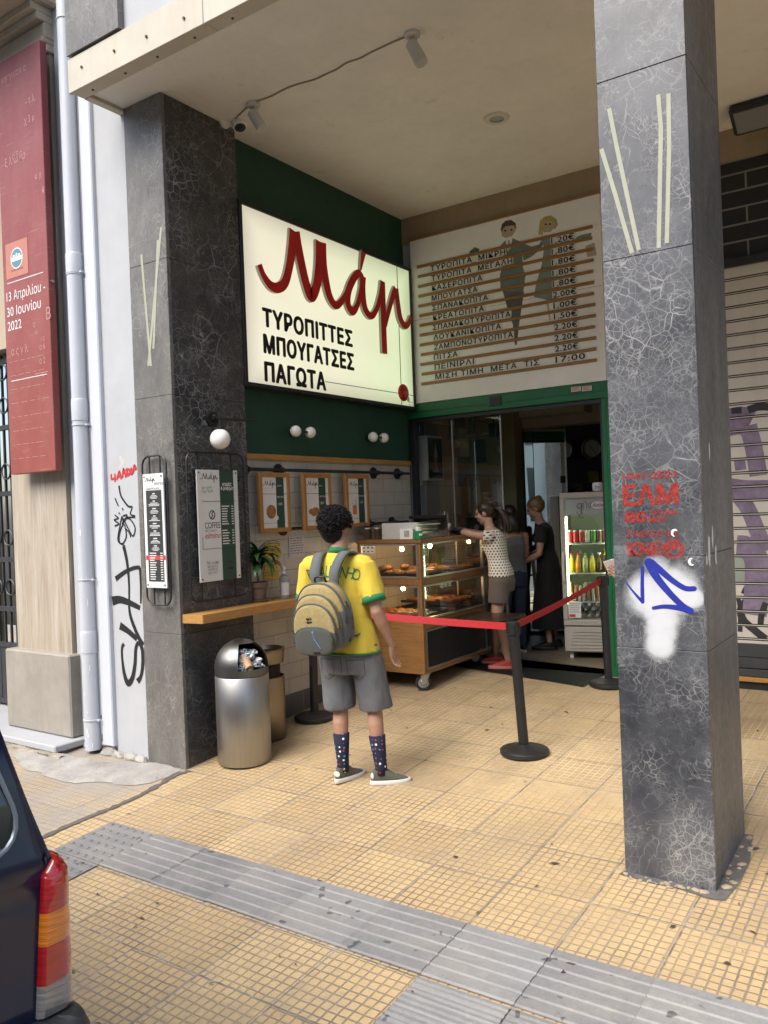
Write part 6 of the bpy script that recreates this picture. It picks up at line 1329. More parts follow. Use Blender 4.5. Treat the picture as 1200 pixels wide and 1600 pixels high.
# sliding glass door leaf and its posts
t = thing('glass_door', 'clear glass shop door leaf slid to the left of the opening', 'door', (-3.9, 7.15, .215))
b = MB(); pl1, pl2 = onY(7.14, 782, 660).x, onY(7.14, 706, 660).x
b.b2(-4.43, pl1, 7.136, 7.144, .23, 2.60); b.build('door_pane', glass('door_glass', (.96, .97, .95), .02, .2), t, smooth=0)
b = MB()
for x_ in (pl1, pl2): b.b2(x_-.006, x_+.006, 7.132, 7.148, .23, 2.61)
b.build('door_edge', m_alu, t)
b = MB(); b.b2(-4.43, pl1, 7.13, 7.15, .216, .2295); b.build('door_shoe', m_alu, t)
# second pole of the display corner
p = onY(8.2, 742, 700); b = MB(); b.cyl((p.x, 8.2, .215), (p.x, 8.2, 3.30), .012, 10); b.build('steel_pole', m_chrome, bld)
# dark service counter with coffee machine at the back
t = thing('coffee_counter', 'dark service counter with black coffee machine behind the staff', 'counter', (-4.1, 8.5, .215))
b = MB(); b.b2(-4.50, -3.95, 7.62, 8.33, .22, 1.16); b.b2(-4.50, -3.92, 7.60, 8.34, 1.161, 1.20, .004); b.build('counter_base', m_darkwall, t)
b = MB(); b.b2(-4.42, -3.98, 7.98, 8.30, 1.2005, 1.62, .02); b.b2(-4.36, -3.93, 7.90, 8.02, 1.45, 1.60, .01); b.tube([(-4.0, 7.92, 1.45), (-3.93, 7.85, 1.40), (-3.88, 7.82, 1.42)], .012, 8); b.build('coffee_machine', m_blackplastic, t)
b = MB(); b.cyl((-4.2, 7.89, 1.52), (-4.2, 7.86, 1.52), .03, 14); b.cyl((-4.07, 7.89, 1.52), (-4.07, 7.86, 1.52), .03, 14); b.build('machine_knob', m_chrome, t)
for i, (px, py, n_) in enumerate(((759, 775, 7), (766, 786, 5), (771, 790, 4))):
    p = onY(8.12, px, py); c0_ = Vector((p.x, 8.12+.0*i, 1.6205)); k = MB()
    for j in range(n_): k.lathe([(.024, .0), (.028, .03), (.036, .085), (.038, .088), (.035, .09), (.026, .03)], c0_+Vector((0, -.05*(i % 2), .03*j)), 18)
    for f in k.bm.faces: f.material_index = 1 if f.calc_center_median().z > c0_.z+.03*(n_-1)+.084 else 0
    tag(k.build('cup_stack', [cupm, m_white]), ('tallest stack of brown paper cups on the coffee machine', 'short stack of brown paper cups in the middle on the coffee machine', 'low stack of brown paper cups nearest the mirror')[i], 'cups', 'paper cup stacks')
p = onY(8.34, 779, 775); b = MB(); b.b2(p.x-.06, p.x+.07, 8.336, 8.345, p.z-.12, p.z+.14); b.mi = 1
for i in range(9): b.b2(p.x-.045, p.x+.05-.02*(i % 3), 8.334, 8.3358, p.z+.11-.024*i, p.z+.117-.024*i)
tag(b.build('paper_notice', [mat('dull_paper', (.36, .34, .32), .7, 0, .05), m_thin]), 'dim white paper notice fixed behind the cups inside the shop', 'notice')
p = onY(8.34, 752, 705); b = MB(); b.b2(p.x-.06, p.x+.06, 8.325, 8.345, p.z-.13, p.z+.13, .004); tag(b.build('picture_frame', m_blackplastic), 'small black picture frame on the dim olive wall', 'picture')
for i, (px, py, lab) in enumerate(((881, 703, 'round wall clock partly cut by the mirror edge'), (925, 701, 'round wall clock nearer the green door frame'))):
    p = onY(9.84, px, py); t = thing('wall_clock', lab, 'clock', tuple(p), 'clocks on the dark wall'); R3 = .125; ax = Matrix.Rotation(PI/2, 3, 'X')
    b = MB(); b.lathe([(R3-.022, .0), (R3, .002), (R3+.004, .018), (R3-.008, .028), (R3-.022, .018)], p, 32, ax, caps=False); b.build('clock_rim', mat('brass_rim', (.20, .13, .07), .4, .6, .1), t)
    b = MB(); b.lathe([(.001, .012), (R3-.02, .012)], p, 32, ax, caps=False); fc = Frame(p+Vector((0, -.0125, 0)), (1, 0, 0), (0, 0, 1)); b.mi = 1
    for h in range(12):
        a = h*PI/6; b.text(str(12 if h == 0 else h), fc, math.sin(a)*(R3-.04), math.cos(a)*(R3-.04)-.010, .028, 1, 'CENTER', c=0)
    b.build('clock_face', [mat('cream_dial', (.42, .37, .29), .5, 0, .06), m_ink], t)
    b = MB(); b.ribbon([(0, 0), (-.02, .05)], .007, fc, .001, .002); b.ribbon([(0, 0), (.05, -.055)], .006, fc, .002, .003); b.build('clock_hands', m_ink, t)
# shelves with boxes behind the fridge
for i, (px, py, w_, c_) in enumerate(((930, 745, .12, (.30, .22, .03)), (905, 762, .14, (.16, .13, .09)), (895, 768, .10, (.10, .09, .07)))):
    p = onY(9.5, px, py); b = MB(); b.box(p, (w_, .12, .10+.03*(i == 0)), None, .004); tag(b.build('stock_box', mat('card_box', c_, .7, 0, .15, 9)), ('yellow box on the back shelf above the fridge', 'low brown box on the back shelf above the fridge', 'small dark box on the back shelf left of the fridge')[i], 'box')
p = onY(9.5, 915, 775); b = MB(); b.b2(p.x-.6, p.x+.6, 9.40, 9.60, p.z-.04, p.z-.015); b.build('back_shelf', m_darkwall, bld)
# ================================================================ people
from mathutils.bvhtree import BVHTree
def remeshed(b, voxel, it=3, wrinkle=None):
    """weld overlapping shells into one smooth skin"""
    me = bpy.data.meshes.new('r'); b.bm.to_mesh(me); b.bm.free(); ob = bpy.data.objects.new('r', me); COL.objects.link(ob)
    m = ob.modifiers.new('r', 'REMESH'); m.mode = 'VOXEL'; m.voxel_size = voxel
    s_ = ob.modifiers.new('s', 'SMOOTH'); s_.iterations = it; s_.factor = .5
    dg = bpy.context.evaluated_depsgraph_get(); me2 = bpy.data.meshes.new_from_object(ob.evaluated_get(dg))
    bpy.data.objects.remove(ob); bpy.data.meshes.remove(me)
    k = MB(); k.bm.from_mesh(me2); bpy.data.meshes.remove(me2)
    if wrinkle:
        amp, sc = wrinkle; k.bm.normal_update()
        for v in k.bm.verts:
            p = Vector((v.co.x*sc[0], v.co.y*sc[1], v.co.z*sc[2])); n_ = mnoise.noise(p)+.5*mnoise.noise(p*2.1)
            v.co += v.normal*(n_*amp)
    return k
def capsule(b, pts, rs, n=14, squash=1.0, up=None, flat=False):
    b.tube(pts, list(rs), n, squash=squash, up=up)
    if not flat:
        for p, r in ((pts[0], rs[0]), (pts[-1], rs[-1])): b.ball(p, r*.98, (1, 1, 1), 12, 8)
def ell(b, secs, n=24, ex=2.3):
    """stack of flat oval sections (cx, cy, z, half width, half depth)"""
    R = []
    for cx, cy_, z, a, d in secs:
        ring = []
        for k in range(n):
            t = 2*PI*k/n; c, s_ = math.cos(t), math.sin(t)
            ring.append(Vector((cx+a*math.copysign(abs(c)**(2/ex), c), cy_+d*math.copysign(abs(s_)**(2/ex), s_), z)))
        R.append(ring)
    b.rings(R)
def hand(b, wrist, fdir, pn, side, curl=.35, s=1.0):
    """palm, four unequal bent fingers and a thumb leaving the side of the palm"""
    f = Vector(fdir).normalized(); pn = Vector(pn); pn = (pn-f*pn.dot(f)).normalized(); sd_ = f.cross(pn)*side; w_ = Vector(wrist)
    b.rings([[w_+f*t*s+(sd_*math.cos(a*PI/6)*wd_+pn*math.sin(a*PI/6)*th)*s for a in range(12)] for t, wd_, th in ((-.02, .024, .020), (.0, .026, .019), (.03, .036, .017), (.065, .041, .016), (.088, .039, .013), (.095, .03, .008))])
    for i, (off, L_) in enumerate(((.030, .070), (.010, .080), (-.010, .074), (-.029, .058))):
        p = w_+f*.086*s+sd_*off*s; d = f+sd_*off*.8; pts = [p-d*.01]; ang = curl*(.5+.16*i)
        for k, l_ in enumerate((.45, .32, .23)):
            ax = sd_; d = Matrix.Rotation(-side*ang*(1 if k else .7), 3, ax) @ d; p = p+d.normalized()*L_*l_*s; pts.append(p)
        capsule(b, pts, [.0090*s, .0085*s, .0080*s, .0066*s], 8)
    p = w_+f*.022*s+sd_*.030*s; d = (f*.6+sd_*.75+pn*.25).normalized(); p2 = p+d*.038*s; p3 = p2+(f*.92+sd_*.25+pn*.3).normalized()*.030*s; p4 = p3+(f*.98+pn*.25).normalized()*.024*s
    capsule(b, [p-d*.012, p2, p3, p4], [.0125*s, .0105*s, .0095*s, .0075*s], 8)
def head(b, c, yaw=0, pitch=0, s=1.0):
    """skull, face, ears; c = centre of the head. Returns the matrix used"""
    M3 = Matrix.Rotation(yaw, 3, 'Z') @ Matrix.Rotation(pitch, 3, 'X'); c = Vector(c); W = lambda v: c+M3 @ (Vector(v)*s)
    b.ball(W((0, -.010, .022)), .092*s, (.83, 1.05, .98), 24, 16, rot=M3)
    b.ball(W((0, .026, -.030)), .070*s, (.86, .92, 1.18), 20, 14, rot=M3)
    b.ball(W((0, .058, -.088)), .026*s, (1.15, .9, .8), 14, 10, rot=M3)                    # chin
    b.rings([[W((x*math.cos(a*PI/5), y+.012*math.sin(a*PI/5), z)) for a in range(10)] for x, y, z in ((.007, .086, .028), (.009, .098, .004), (.013, .106, -.016), (.012, .096, -.026))])   # nose
    b.ball(W((0, .090, -.049)), .017*s, (1.5, .62, .42), 12, 8, rot=M3); b.ball(W((0, .088, -.060)), .016*s, (1.35, .62, .45), 12, 8, rot=M3)   # lips
    b.ball(W((0, .080, .034)), .030*s, (1.7, .42, .36), 14, 8, rot=M3)                       # brow
    for x in (-1, 1): b.ball(W((.076*x, -.004, -.006)), .030*s, (.34, .62, 1.0), 12, 10, rot=M3); b.ball(W((.045*x, .070, -.020)), .026*s, (1, .7, .9), 12, 8, rot=M3)
    return M3, W
def skinmat(name, c):
    q = NT(name); q.col(q.ramp(q.noise(14, 4), [(.35, tuple(x*.88 for x in c)), (.65, c)])); q.rough(.5); p = q.b.inputs
    p['Subsurface Weight'].default_value = .12; p['Subsurface Radius'].default_value = (.012, .005, .003); q.bump(q.noise(220, 2), .08, .001); return q.m
m_skin = skinmat('pale_tanned_skin', (.44, .25, .17)); m_skin2 = skinmat('fair_skin', (.50, .30, .21))
m_eye = mat('dark_eye', (.02, .015, .012), .1, 0, 0); m_hair = mat('near_black_hair', (.006, .005, .005), .6, 0, .4, 90, spec=.25); m_hair2 = mat('dark_brown_hair', (.028, .016, .010), .4, 0, .4, 60); m_hair3 = mat('light_brown_hair', (.22, .12, .055), .42, 0, .4, 60)
def cloth(name, c, var=.1, bs=300, st=.12):
    q = NT(name); q.col(q.ramp(q.noise(9, 5), [(.3, tuple(x*(1-var) for x in c)), (.7, c)])); q.rough(.85); q.b.inputs['Sheen Weight'].default_value = .1; q.bump(q.noise(bs, 2), st, .001); return q.m
def eyes(W, par, s=1.0):
    for x in (-1, 1): k = MB(); k.ball(W((.033*x, .080, .008)), .0105*s, (1, .7, .8), 10, 8); k.build('eye', m_eye, par, local=True)
def leg(b, hip, knee, ankle, s=1.0, thick=1.0):
    h, k, a = Vector(hip), Vector(knee), Vector(ankle); t = thick*s
    pts = [h, h.lerp(k, .35), h.lerp(k, .75), k, k.lerp(a, .30)+Vector((0, -.012, 0)), k.lerp(a, .65), a]
    capsule(b, pts, [.082*t, .080*t, .060*t, .053*t, .055*t, .040*t, .032*t], 16)
def foot(b, ankle, ang, s=1.0):
    a = Vector(ankle); d = Matrix.Rotation(ang, 3, 'Z') @ Vector((0, 1, 0)); b.ball(a-Vector((0, 0, .035*s))+d*.005, .027*s, (1, 1.1, 1)); capsule(b, [a-Vector((0, 0, .045*s)), a-Vector((0, 0, .062*s))+d*.10*s], [.024*s, .016*s], 10)
def arm(b, sh, el_, wr, s=1.0, thick=1.0):
    sh, el_, wr = Vector(sh), Vector(el_), Vector(wr); t = s*thick
    capsule(b, [sh, sh.lerp(el_, .5), el_, el_.lerp(wr, .28), el_.lerp(wr, .7), wr], [.052*t, .047*t, .040*t, .042*t, .032*t, .026*t], 14)
def shoe(par, ankle, ang, mup, msole, mout=None, s=1.0, name='shoe', heel=None, lab=None, high=.085, ground=0.0):
    a = Vector(ankle); R3 = Matrix.Rotation(ang, 3, 'Z'); o = Vector((a.x, a.y, ground)); W = lambda v: o+R3 @ (Vector(v)*s)
    def outline(grow, n=28):
        out = []
        for k in range(n):
            t = 2*PI*k/n; y = .098+.142*math.sin(t)-.035; wd_ = (.043+.008*math.sin(t-.1)+.003*math.sin(2*t))+grow; out.append((wd_*math.copysign(abs(math.cos(t))**.75, math.cos(t)), y+grow*math.sin(t)))
        return out
    k = MB(); secs = []
    for z, g, y0 in ((.0, -.002, 0), (.004, .001, 0), (.030, .002, 0), (.034, -.001, 0)): secs.append([W((x, y, z)) for x, y in outline(g)])
    k.rings(secs)
    sh_o = None
    u = MB(); up_ = []
    base = outline(-.002); top = [(.036*math.cos(2*PI*i/28), -.010+.045*math.sin(2*PI*i/28)) for i in range(28)]
    for t, z in ((0, .030), (.12, .048), (.35, .062), (.62, .074), (.85, high-.004), (1, high)):
        ring = []
        for i in range(28):
            x = base[i][0]*(1-t**1.3)+top[i][0]*t**1.3; y = base[i][1]*(1-t**.8)+top[i][1]*t**.8
            lift = .0 if base[i][1] < .12 else .012*(1-t); ring.append(W((x, y, z-lift*.6)))
        up_.append(ring)
    u.rings(up_); sh_o = u.build(name, mup, par, local=True, label=lab)
    for f in k.bm.faces: f.material_index = 1 if mout and (f.calc_center_median().z-ground) < .012*s else 0
    k.build('sole', [msole, mout or msole], sh_o, smooth=50, local=True)
    L_ = MB()
    for i in range(5): y = .055+.021*i; z = .080-.0085*i; L_.tube([W((-.022, y, z-.004)), W((0, y+.003, z+.003)), W((.022, y, z-.004))], .0035*s, 6)
    L_.build('laces', heel or msole, sh_o, local=True)
    if heel:
        h_ = MB(); h_.ball(W((0, -.062, .062)), .026*s, (1.1, .45, .8), 14, 10, rot=R3); h_.build('heel_tab', heel, sh_o, local=True)
    return sh_o
def root(label, base, hd, group=None):
    t = thing('person', label, 'person', tuple(base), group); t.rotation_euler = (0, 0, hd); return t
def project(k, tgt_bm, dirv, off=.0025):
    """drop flat marks onto a garment along dirv"""
    tgt_bm.normal_update(); tree = BVHTree.FromBMesh(tgt_bm); d = Vector(dirv)
    for v in k.bm.verts:
        h = tree.ray_cast(v.co-d*1.0, d)
        if h[0] is not None: v.co = h[0]-d*off
    return k
def subdiv_text(k, n=2): bmesh.ops.triangulate(k.bm, faces=k.bm.faces[:]); bmesh.ops.subdivide_edges(k.bm, edges=[e for e in k.bm.edges if e.calc_length() > .012], cuts=n)
# ---------------------------------------------------------------- the man in the yellow shirt, seen from behind
MX, MY = -3.21, 4.19
man = root('man with curly black hair in yellow football shirt and grey shorts, seen from behind', (MX, MY, gz(MY)), math.radians(12))
LA, RA = (-.045, -.02, .095), (.215, -.01, .095); LK, RK = (-.065, .02, .49), (.165, .035, .49); LH, RH = (-.085, 0, .90), (.115, 0, .90)
SHL, SHR = (-.235, .0, 1.375), (.155, .0, 1.375); ELR, WRR = (.235, -.03, 1.09), (.275, .09, .865); ELL, WLL = (-.29, .02, 1.10), (-.25, .20, .93)
HC = (-.060, .040, 1.615); HYAW = math.radians(-2)
b = MB(); leg(b, LH, LK, LA, 1, .93); leg(b, RH, RK, RA, 1, .93); foot(b, LA, math.radians(-20)); foot(b, RA, math.radians(-58))
ell(b, [(.015, 0, .86, .15, .11), (.01, 0, .98, .155, .105), (-.02, 0, 1.12, .145, .095), (-.035, 0, 1.28, .17, .105), (-.04, -.005, 1.38, .15, .085), (-.04, .0, 1.42, .08, .06)])
capsule(b, [(-.04, -.005, 1.36), (-.036, .015, 1.47), (-.03, .03, 1.56)], [.075, .058, .056], 14)
capsule(b, [SHL, SHR], [.055, .055]); arm(b, SHL, ELL, WLL); arm(b, SHR, ELR, WRR); M3, W = head(b, HC, HYAW, math.radians(-4))
b = remeshed(b, .0065, 2); hand(b, WRR, (.03, .30, -1), (-1, .15, 0), 1, .42); hand(b, WLL, (.0, .5, -1), (1, 0, .2), -1, .4)
b.build('body', m_skin, man, smooth=60, local=True); eyes(W, man)
# hair: a dark mass grown over with small curls
b = MB(); b.ball(W((0, -.020, .042)), .099, (.90, 1.02, .90), 24, 16, rot=M3); b.ball(W((0, -.062, -.022)), .072, (1.02, .66, 1.05), 18, 12, rot=M3)
for v in b.bm.verts: v.co += mnoise.noise_vector(v.co*38)*.010
rnd = random.Random(9)
for i in range(1700):
    u, a = rnd.uniform(-.72, 1), rnd.uniform(0, 2*PI); r_ = math.sqrt(max(0, 1-u*u)); d = Vector((r_*math.cos(a), r_*math.sin(a), u))
    if d.y > .45 and d.z < .35: continue
    if d.z < -.25 and d.y > -.35: continue
    lowback = max(0, -d.z); p0 = Vector((d.x*.090*(1-.22*lowback), d.y*.100-.022, d.z*.092+.042-.03*lowback)); rr = rnd.uniform(.006, .013); hgt = rnd.uniform(.014, .036)*(1-.45*lowback)
    t1 = d.orthogonal().normalized(); t1 = Matrix.Rotation(rnd.uniform(0, 6.3), 3, d) @ t1; t2 = d.cross(t1); ph = rnd.uniform(0, 6.3); tw = rnd.uniform(4, 7.5)
    b.tube([W(p0+d*hgt*(s_/6)+(t1*math.cos(ph+tw*s_/6)+t2*math.sin(ph+tw*s_/6))*rr*(.5+.5*s_/6)-Vector((0, 0, 1))*.006*(s_/6)**2) for s_ in range(7)], [.0032, .0034, .0034, .0032, .0028, .0022, .0009], 5)
b.build('hair', m_hair, man, smooth=70, local=True)
b = MB(); b.ball(W((0, .040, -.080)), .058, (1.05, .92, .70), 18, 12, rot=M3)
for x in (-1, 1): b.ball(W((.058*x, .012, -.052)), .030, (.55, .85, 1.35), 12, 8, rot=M3)
for v in b.bm.verts: v.co += mnoise.noise_vector(v.co*70)*.006
b.build('beard', m_hair, man, local=True)
m_yel = cloth('yellow_jersey', (.64, .48, .045), .12); m_jg = cloth('green_jersey_trim', (.012, .17, .06))
b = MB(); ell(b, [(.026, -.006, .835, .204, .152), (.024, -.006, .90, .196, .146), (.0, 0, 1.05, .172, .120), (-.03, .0, 1.22, .180, .124), (-.04, -.004, 1.34, .178, .115), (-.04, -.006, 1.415, .15, .088), (-.038, .0, 1.455, .075, .066)], 28)
capsule(b, [(-.225, -.004, 1.372), (-.040, -.012, 1.40), (.145, -.004, 1.372)], [.074, .076, .074])
for sh, el_ in ((SHL, ELL), (SHR, ELR)): sv = Vector(sh); ev = Vector(el_); b.tube([sv+(sv-ev)*.05, sv.lerp(ev, .35), sv.lerp(ev, .76)], [.073, .074, .076], 16)
k = remeshed(b, .0075, 4, (.0105, (9, 9, 5))); shirt_bm = k.bm.copy(); shirt = k.build('jersey', m_yel, man, smooth=70, local=True)
for sh, el_ in ((SHL, ELL), (SHR, ELR)):
    sv = Vector(sh); ev = Vector(el_); d = (ev-sv).normalized(); c_ = sv.lerp(ev, .715); k = MB(); k.tube([c_-d*.018, c_+d*.022], [.0765, .0775], 20); k.build('sleeve_cuff', m_jg, shirt, local=True)
k = MB(); ell(k, [(.027, -.006, .829, .206, .154), (.027, -.006, .841, .207, .155)], 32); k.build('hem_band', m_jg, shirt, local=True)
k = MB(); k.lathe([(.060, -.02), (.067, -.018), (.064, .014), (.058, .016)], (-.036, .014, 1.472), 24, Matrix.Rotation(math.radians(-14), 3, 'X') , caps=False); k.build('collar', m_jg, shirt, local=True)
k = MB(); fb_ = Frame((-.04, -.5, 0), (1, 0, 0), (0, 0, 1)); name_ = 'RONALDINHO'; n_ = len(name_)
for i, ch in enumerate(name_):
    a = (i-(n_-1)/2)*.0345; k.text(ch, Frame(fb_.p(a, 1.315-a*a*.9), (math.cos(a*1.8), 0, -math.sin(a*1.8)), (math.sin(a*1.8), 0, math.cos(a*1.8))), 0, 0, .105, .66, 'CENTER', c=0)
subdiv_text(k); project(k, shirt_bm, (0, 1, 0)).build('name_lettering', m_jg, shirt, local=True)
m_denim = NT('grey_denim'); q = m_denim; tw = q.noise(4, 3, q.co((60, 60, 4))); fd = q.noise(3.2, 5); c = q.ramp(fd, [(.3, (.105, .108, .118)), (.7, (.205, .205, .21))]); q.col(q.mix(q.math('MULTIPLY', tw, .5), c, (.075, .080, .09))); q.rough(.9); q.bump(tw, .25, .002); m_denim = q.m
b = MB(); ell(b, [(.02, -.004, .70, .155, .12), (.02, -.006, .80, .185, .136), (.022, -.006, .88, .185, .132), (.022, -.004, .955, .178, .122)], 28)
for H_, K_, kx in ((LH, LK, -1), (RH, RK, 1)):
    h, k_ = Vector(H_), Vector(K_); b.tube([h+Vector((0, -.01, -.02)), h.lerp(k_, .45)+Vector((.008*kx, 0, 0)), h.lerp(k_, 1.06)+Vector((.006*kx, 0, 0))], [.108, .105, .103], 20)
k = remeshed(b, .0075, 4, (.011, (10, 10, 5))); sbm = k.bm.copy(); shorts = k.build('shorts', m_denim, man, smooth=70, local=True)
m_stitch = mat('dark_seam', (.05, .052, .058), .9, 0, 0)
k = MB(); fsn = Frame((0, -.5, 0), (1, 0, 0), (0, 0, 1))
for pts in ([(.06, .80), (.165, .80), (.165, .70), (.112, .665), (.06, .70), (.06, .80)], [(-.14, .80), (-.035, .80), (-.035, .70), (-.09, .665), (-.14, .70), (-.14, .80)], [(.02, .86), (.02, .70)], [(-.16, .845), (.2, .845)]):
    P = []
    for (a, c_) in zip(pts, pts[1:]):
        for i in range(10): P.append((a[0]+(c_[0]-a[0])*i/10, a[1]+(c_[1]-a[1])*i/10))
    P.append(pts[-1]); k.ribbon(P, .004, fsn, 0, 0)
project(k, sbm, (0, 1, 0), .0012).build('pocket_seams', m_stitch, shorts, local=True)
q = NT('navy_dotted_sock'); v = q.n('ShaderNodeTexVoronoi'); v.inputs['Scale'].default_value = 36; v.inputs['Randomness'].default_value = .4; q.L(q.co(), v.inputs['Vector'])
dcol = q.ramp(q.math('FRACT', q.math('MULTIPLY', v.outputs['Color'], 1)), [(0, (.75, .75, .72)), (.3, (.30, .04, .06)), (.5, (.65, .65, .62)), (.7, (.06, .22, .38)), (.85, (.5, .45, .2))], 'CONSTANT'); q.col(q.mix(q.ramp(v.outputs['Distance'], [(.24, 1.0), (.28, 0.0)]), (.010, .012, .035), dcol)); q.rough(.9); m_sock = q.m
m_suede = cloth('olive_suede', (.095, .098, .075), .15, 200); m_gum = mat('gum_outsole', (.25, .12, .05), .6, 0, .05); m_solew = mat('white_midsole', (.66, .64, .60), .5, 0, .05)
for A, K_, ang in ((LA, LK, math.radians(-20)), (RA, RK, math.radians(-58))):
    a, k_ = Vector(A), Vector(K_); b = MB(); t_ = a.lerp(k_, .58)
    b.tube([a-Vector((0, 0, .03)), a+Vector((0, 0, .02)), a.lerp(k_, .3)+Vector((0, -.006, 0)), a.lerp(k_, .53)+Vector((0, -.010, 0))], [.040, .038, .046, .0535], 18); b.build('sock', m_sock, man, local=True)
    shoe(man, A, ang, m_suede, m_solew, m_gum, .92, heel=m_solew, high=.102)
# ---------------------------------------------------------------- his backpack (hangs on him, a thing of its own)
bpk = thing('backpack', 'tan and grey backpack worn on the back of the man in yellow', 'backpack', (MX+.005, MY-.125, gz(MY)+.88))
bpk.rotation_euler = (math.radians(7), math.radians(-3), math.radians(6))
m_tan2 = NT('tan_canvas'); q = m_tan2; q.col(q.ramp(q.noise(40, 5), [(.3, (.28, .215, .085)), (.7, (.37, .29, .125))])); q.rough(.85); q.bump(q.noise(300, 2), .15, .001); m_tan2 = q.m
m_gr = cloth('slate_grey_nylon', (.105, .115, .115), .12, 260); m_gr2 = cloth('dark_olive_nylon', (.07, .072, .062), .12, 260); m_zip = mat('grey_zip', (.06, .068, .066), .6, 0, 0)
def arch(hw, h, n=14, pw=2.4, zb=0.0, bulge=1.0):
    out = []
    for i in range(n*2+1):
        t = PI*i/(n*2); out.append((hw*math.copysign(abs(math.cos(t))**(2/pw), math.cos(t)), zb+h*.42+h*.58*abs(math.sin(t))**(2/pw)))
    m = 10
    for i in range(1, m): t = PI+PI*i/m; out.append((hw*math.copysign(abs(math.cos(t))**(2/3.2), math.cos(t)), zb+h*.42+h*.42*math.copysign(abs(math.sin(t))**(2/3.2), math.sin(t))))
    return out
def padded(o, y0, y1, rnd_, mats, split=None):
    """pillow-edged compartment between depths y0 (against the back) and y1"""
    cx = sum(p[0] for p in o)/len(o); cz = sum(p[1] for p in o)/len(o); k = MB(); secs = []
    for t, g in ((0, .90), (.06, .97), (.18, 1.0), (.7, 1.0), (.84, .975), (.95, .92), (1, .80)):
        secs.append([Vector((cx+(x-cx)*g, y0+(y1-y0)*t, cz+(z-cz)*g)) for x, z in o])
    secs.append([Vector((cx+(x-cx)*.4, y1+(y1-y0)*.07, cz+(z-cz)*.4)) for x, z in o])
    k.rings(secs)
    if split:
        for f in k.bm.faces:
            c_ = f.calc_center_median(); f.material_index = 1 if split(c_) else 0
    return k
o1 = arch(.178, .425); k = padded(o1, 0, -.125, .03, None); 
k = padded(o1, 0, -.125, .03, None, lambda c_: c_.z < .17+.9*max(0, abs(c_.x)-.06)); k.build('main_compartment', [m_tan2, m_gr], bpk, smooth=60, local=True)
o2 = arch(.160, .365, zb=.004); k = padded(o2, -.122, -.172, .03, None, lambda c_: c_.z < .16); k.build('middle_compartment', [m_tan2, m_gr], bpk, smooth=60, local=True)
o3 = arch(.150, .315, zb=.004); k = padded(o3, -.168, -.205, .03, None, lambda c_: c_.z < .12); k.build('front_compartment', [m_tan2, m_gr2], bpk, smooth=60, local=True)
o4 = arch(.136, .175, zb=.008, pw=2.6); k = padded(o4, -.20, -.232, .03, None); pk = k.build('front_pocket', m_gr2, bpk, smooth=60, local=True)
def edge_tube(o, y, r, i0, i1, g=1.0):
    cx = sum(p[0] for p in o)/len(o); cz = sum(p[1] for p in o)/len(o); b = MB(); b.tube([(cx+(x-cx)*g, y, cz+(z-cz)*g) for x, z in o[i0:i1]], r, 6); return b
for o_, y, r in ((o1, -.100, .0075), (o2, -.158, .007), (o3, -.195, .007), (o4, -.224, .006)): edge_tube(o_, y, r, 0, 29, 1.0).build('zip_piping', m_zip, bpk, local=True)
edge_tube(o1, -.03, .006, 0, 29, 1.005).build('zip_piping', m_gr, bpk, local=True)
b = MB(); b.tube(spline([(-.038, -.05, .412), (-.034, -.056, .450), (0, -.058, .460), (.034, -.056, .450), (.038, -.05, .412)], 5), .009, 8, squash=.7); b.build('grab_handle', m_blackplastic, bpk, local=True)
for s_ in (-1, 1):
    b = MB(); pts = [Vector((.060*s_, .002, .385)), Vector((.072*s_, .012, .475)), Vector((.090*s_+.012, .085, .565)), Vector((.105*s_+.014, .155, .565)), Vector((.125*s_+.016, .235, .50)), Vector((.14*s_+.018, .27, .38)), Vector((.16*s_, .25, .22)), Vector((.165*s_, .12, .10)), Vector((.155*s_, .01, .06))]
    P = [Vector(p) for p in spline([tuple(p) for p in pts], 6)]; rings = []
    for i, p in enumerate(P):
        t = (P[min(i+1, len(P)-1)]-P[max(i-1, 0)]).normalized(); side = Vector((1, -.1*s_, 0)); side = (side-t*side.dot(t)).normalized(); nn = t.cross(side); wd_ = .034 if i < len(P)*.66 else .012; th = .008 if i < len(P)*.66 else .002
        rings.append([p+side*wd_+nn*th, p-side*wd_+nn*th, p-side*wd_-nn*th, p+side*wd_-nn*th])
    b.rings(rings); b.build('shoulder_strap', m_gr, bpk, smooth=50, local=True)
b = MB(); b.tube(spline([(.165, -.06, .30), (.172, -.03, .16), (.16, -.07, .05)], 5), .006, 6); b.tube(spline([(-.165, -.08, .14), (-.18, -.06, .02), (-.165, -.05, -.06), (-.175, -.05, -.11)], 5), .005, 6); b.build('side_webbing', m_blackplastic, bpk, local=True)
b = MB(); lf = Frame((0, -.2085, 0), (1, 0, 0), (0, 0, 1))
for dz in (0, .020): b.prism([(-.040, .228-dz), (-.032, .240-dz), (-.020, .236-dz), (-.012, .242-dz), (.0, .236-dz), (-.002, .226-dz), (-.014, .230-dz), (-.024, .224-dz)], lf, 0, .002)
b.build('woven_emblem', m_blackplastic, bpk, local=True)
b = MB(); b.tube(spline([(.012, -.2345, .155), (.020, -.236, .11), (.055, -.2345, .05)], 5), .003, 6); b.lathe([(.004, -.002), (.008, -.002), (.008, .002), (.004, .002)], (.012, -.2345, .155), 12, Matrix.Rotation(PI/2, 3, 'X')); b.build('blue_zip_pull', mat('blue_cord', (.10, .22, .42), .5, 0, 0), pk, local=True)
b = MB(); b.box((.02, -.2335, .028), (.045, .004, .016), None, .001); b.build('rubber_badge', m_blackplastic, pk, local=True)
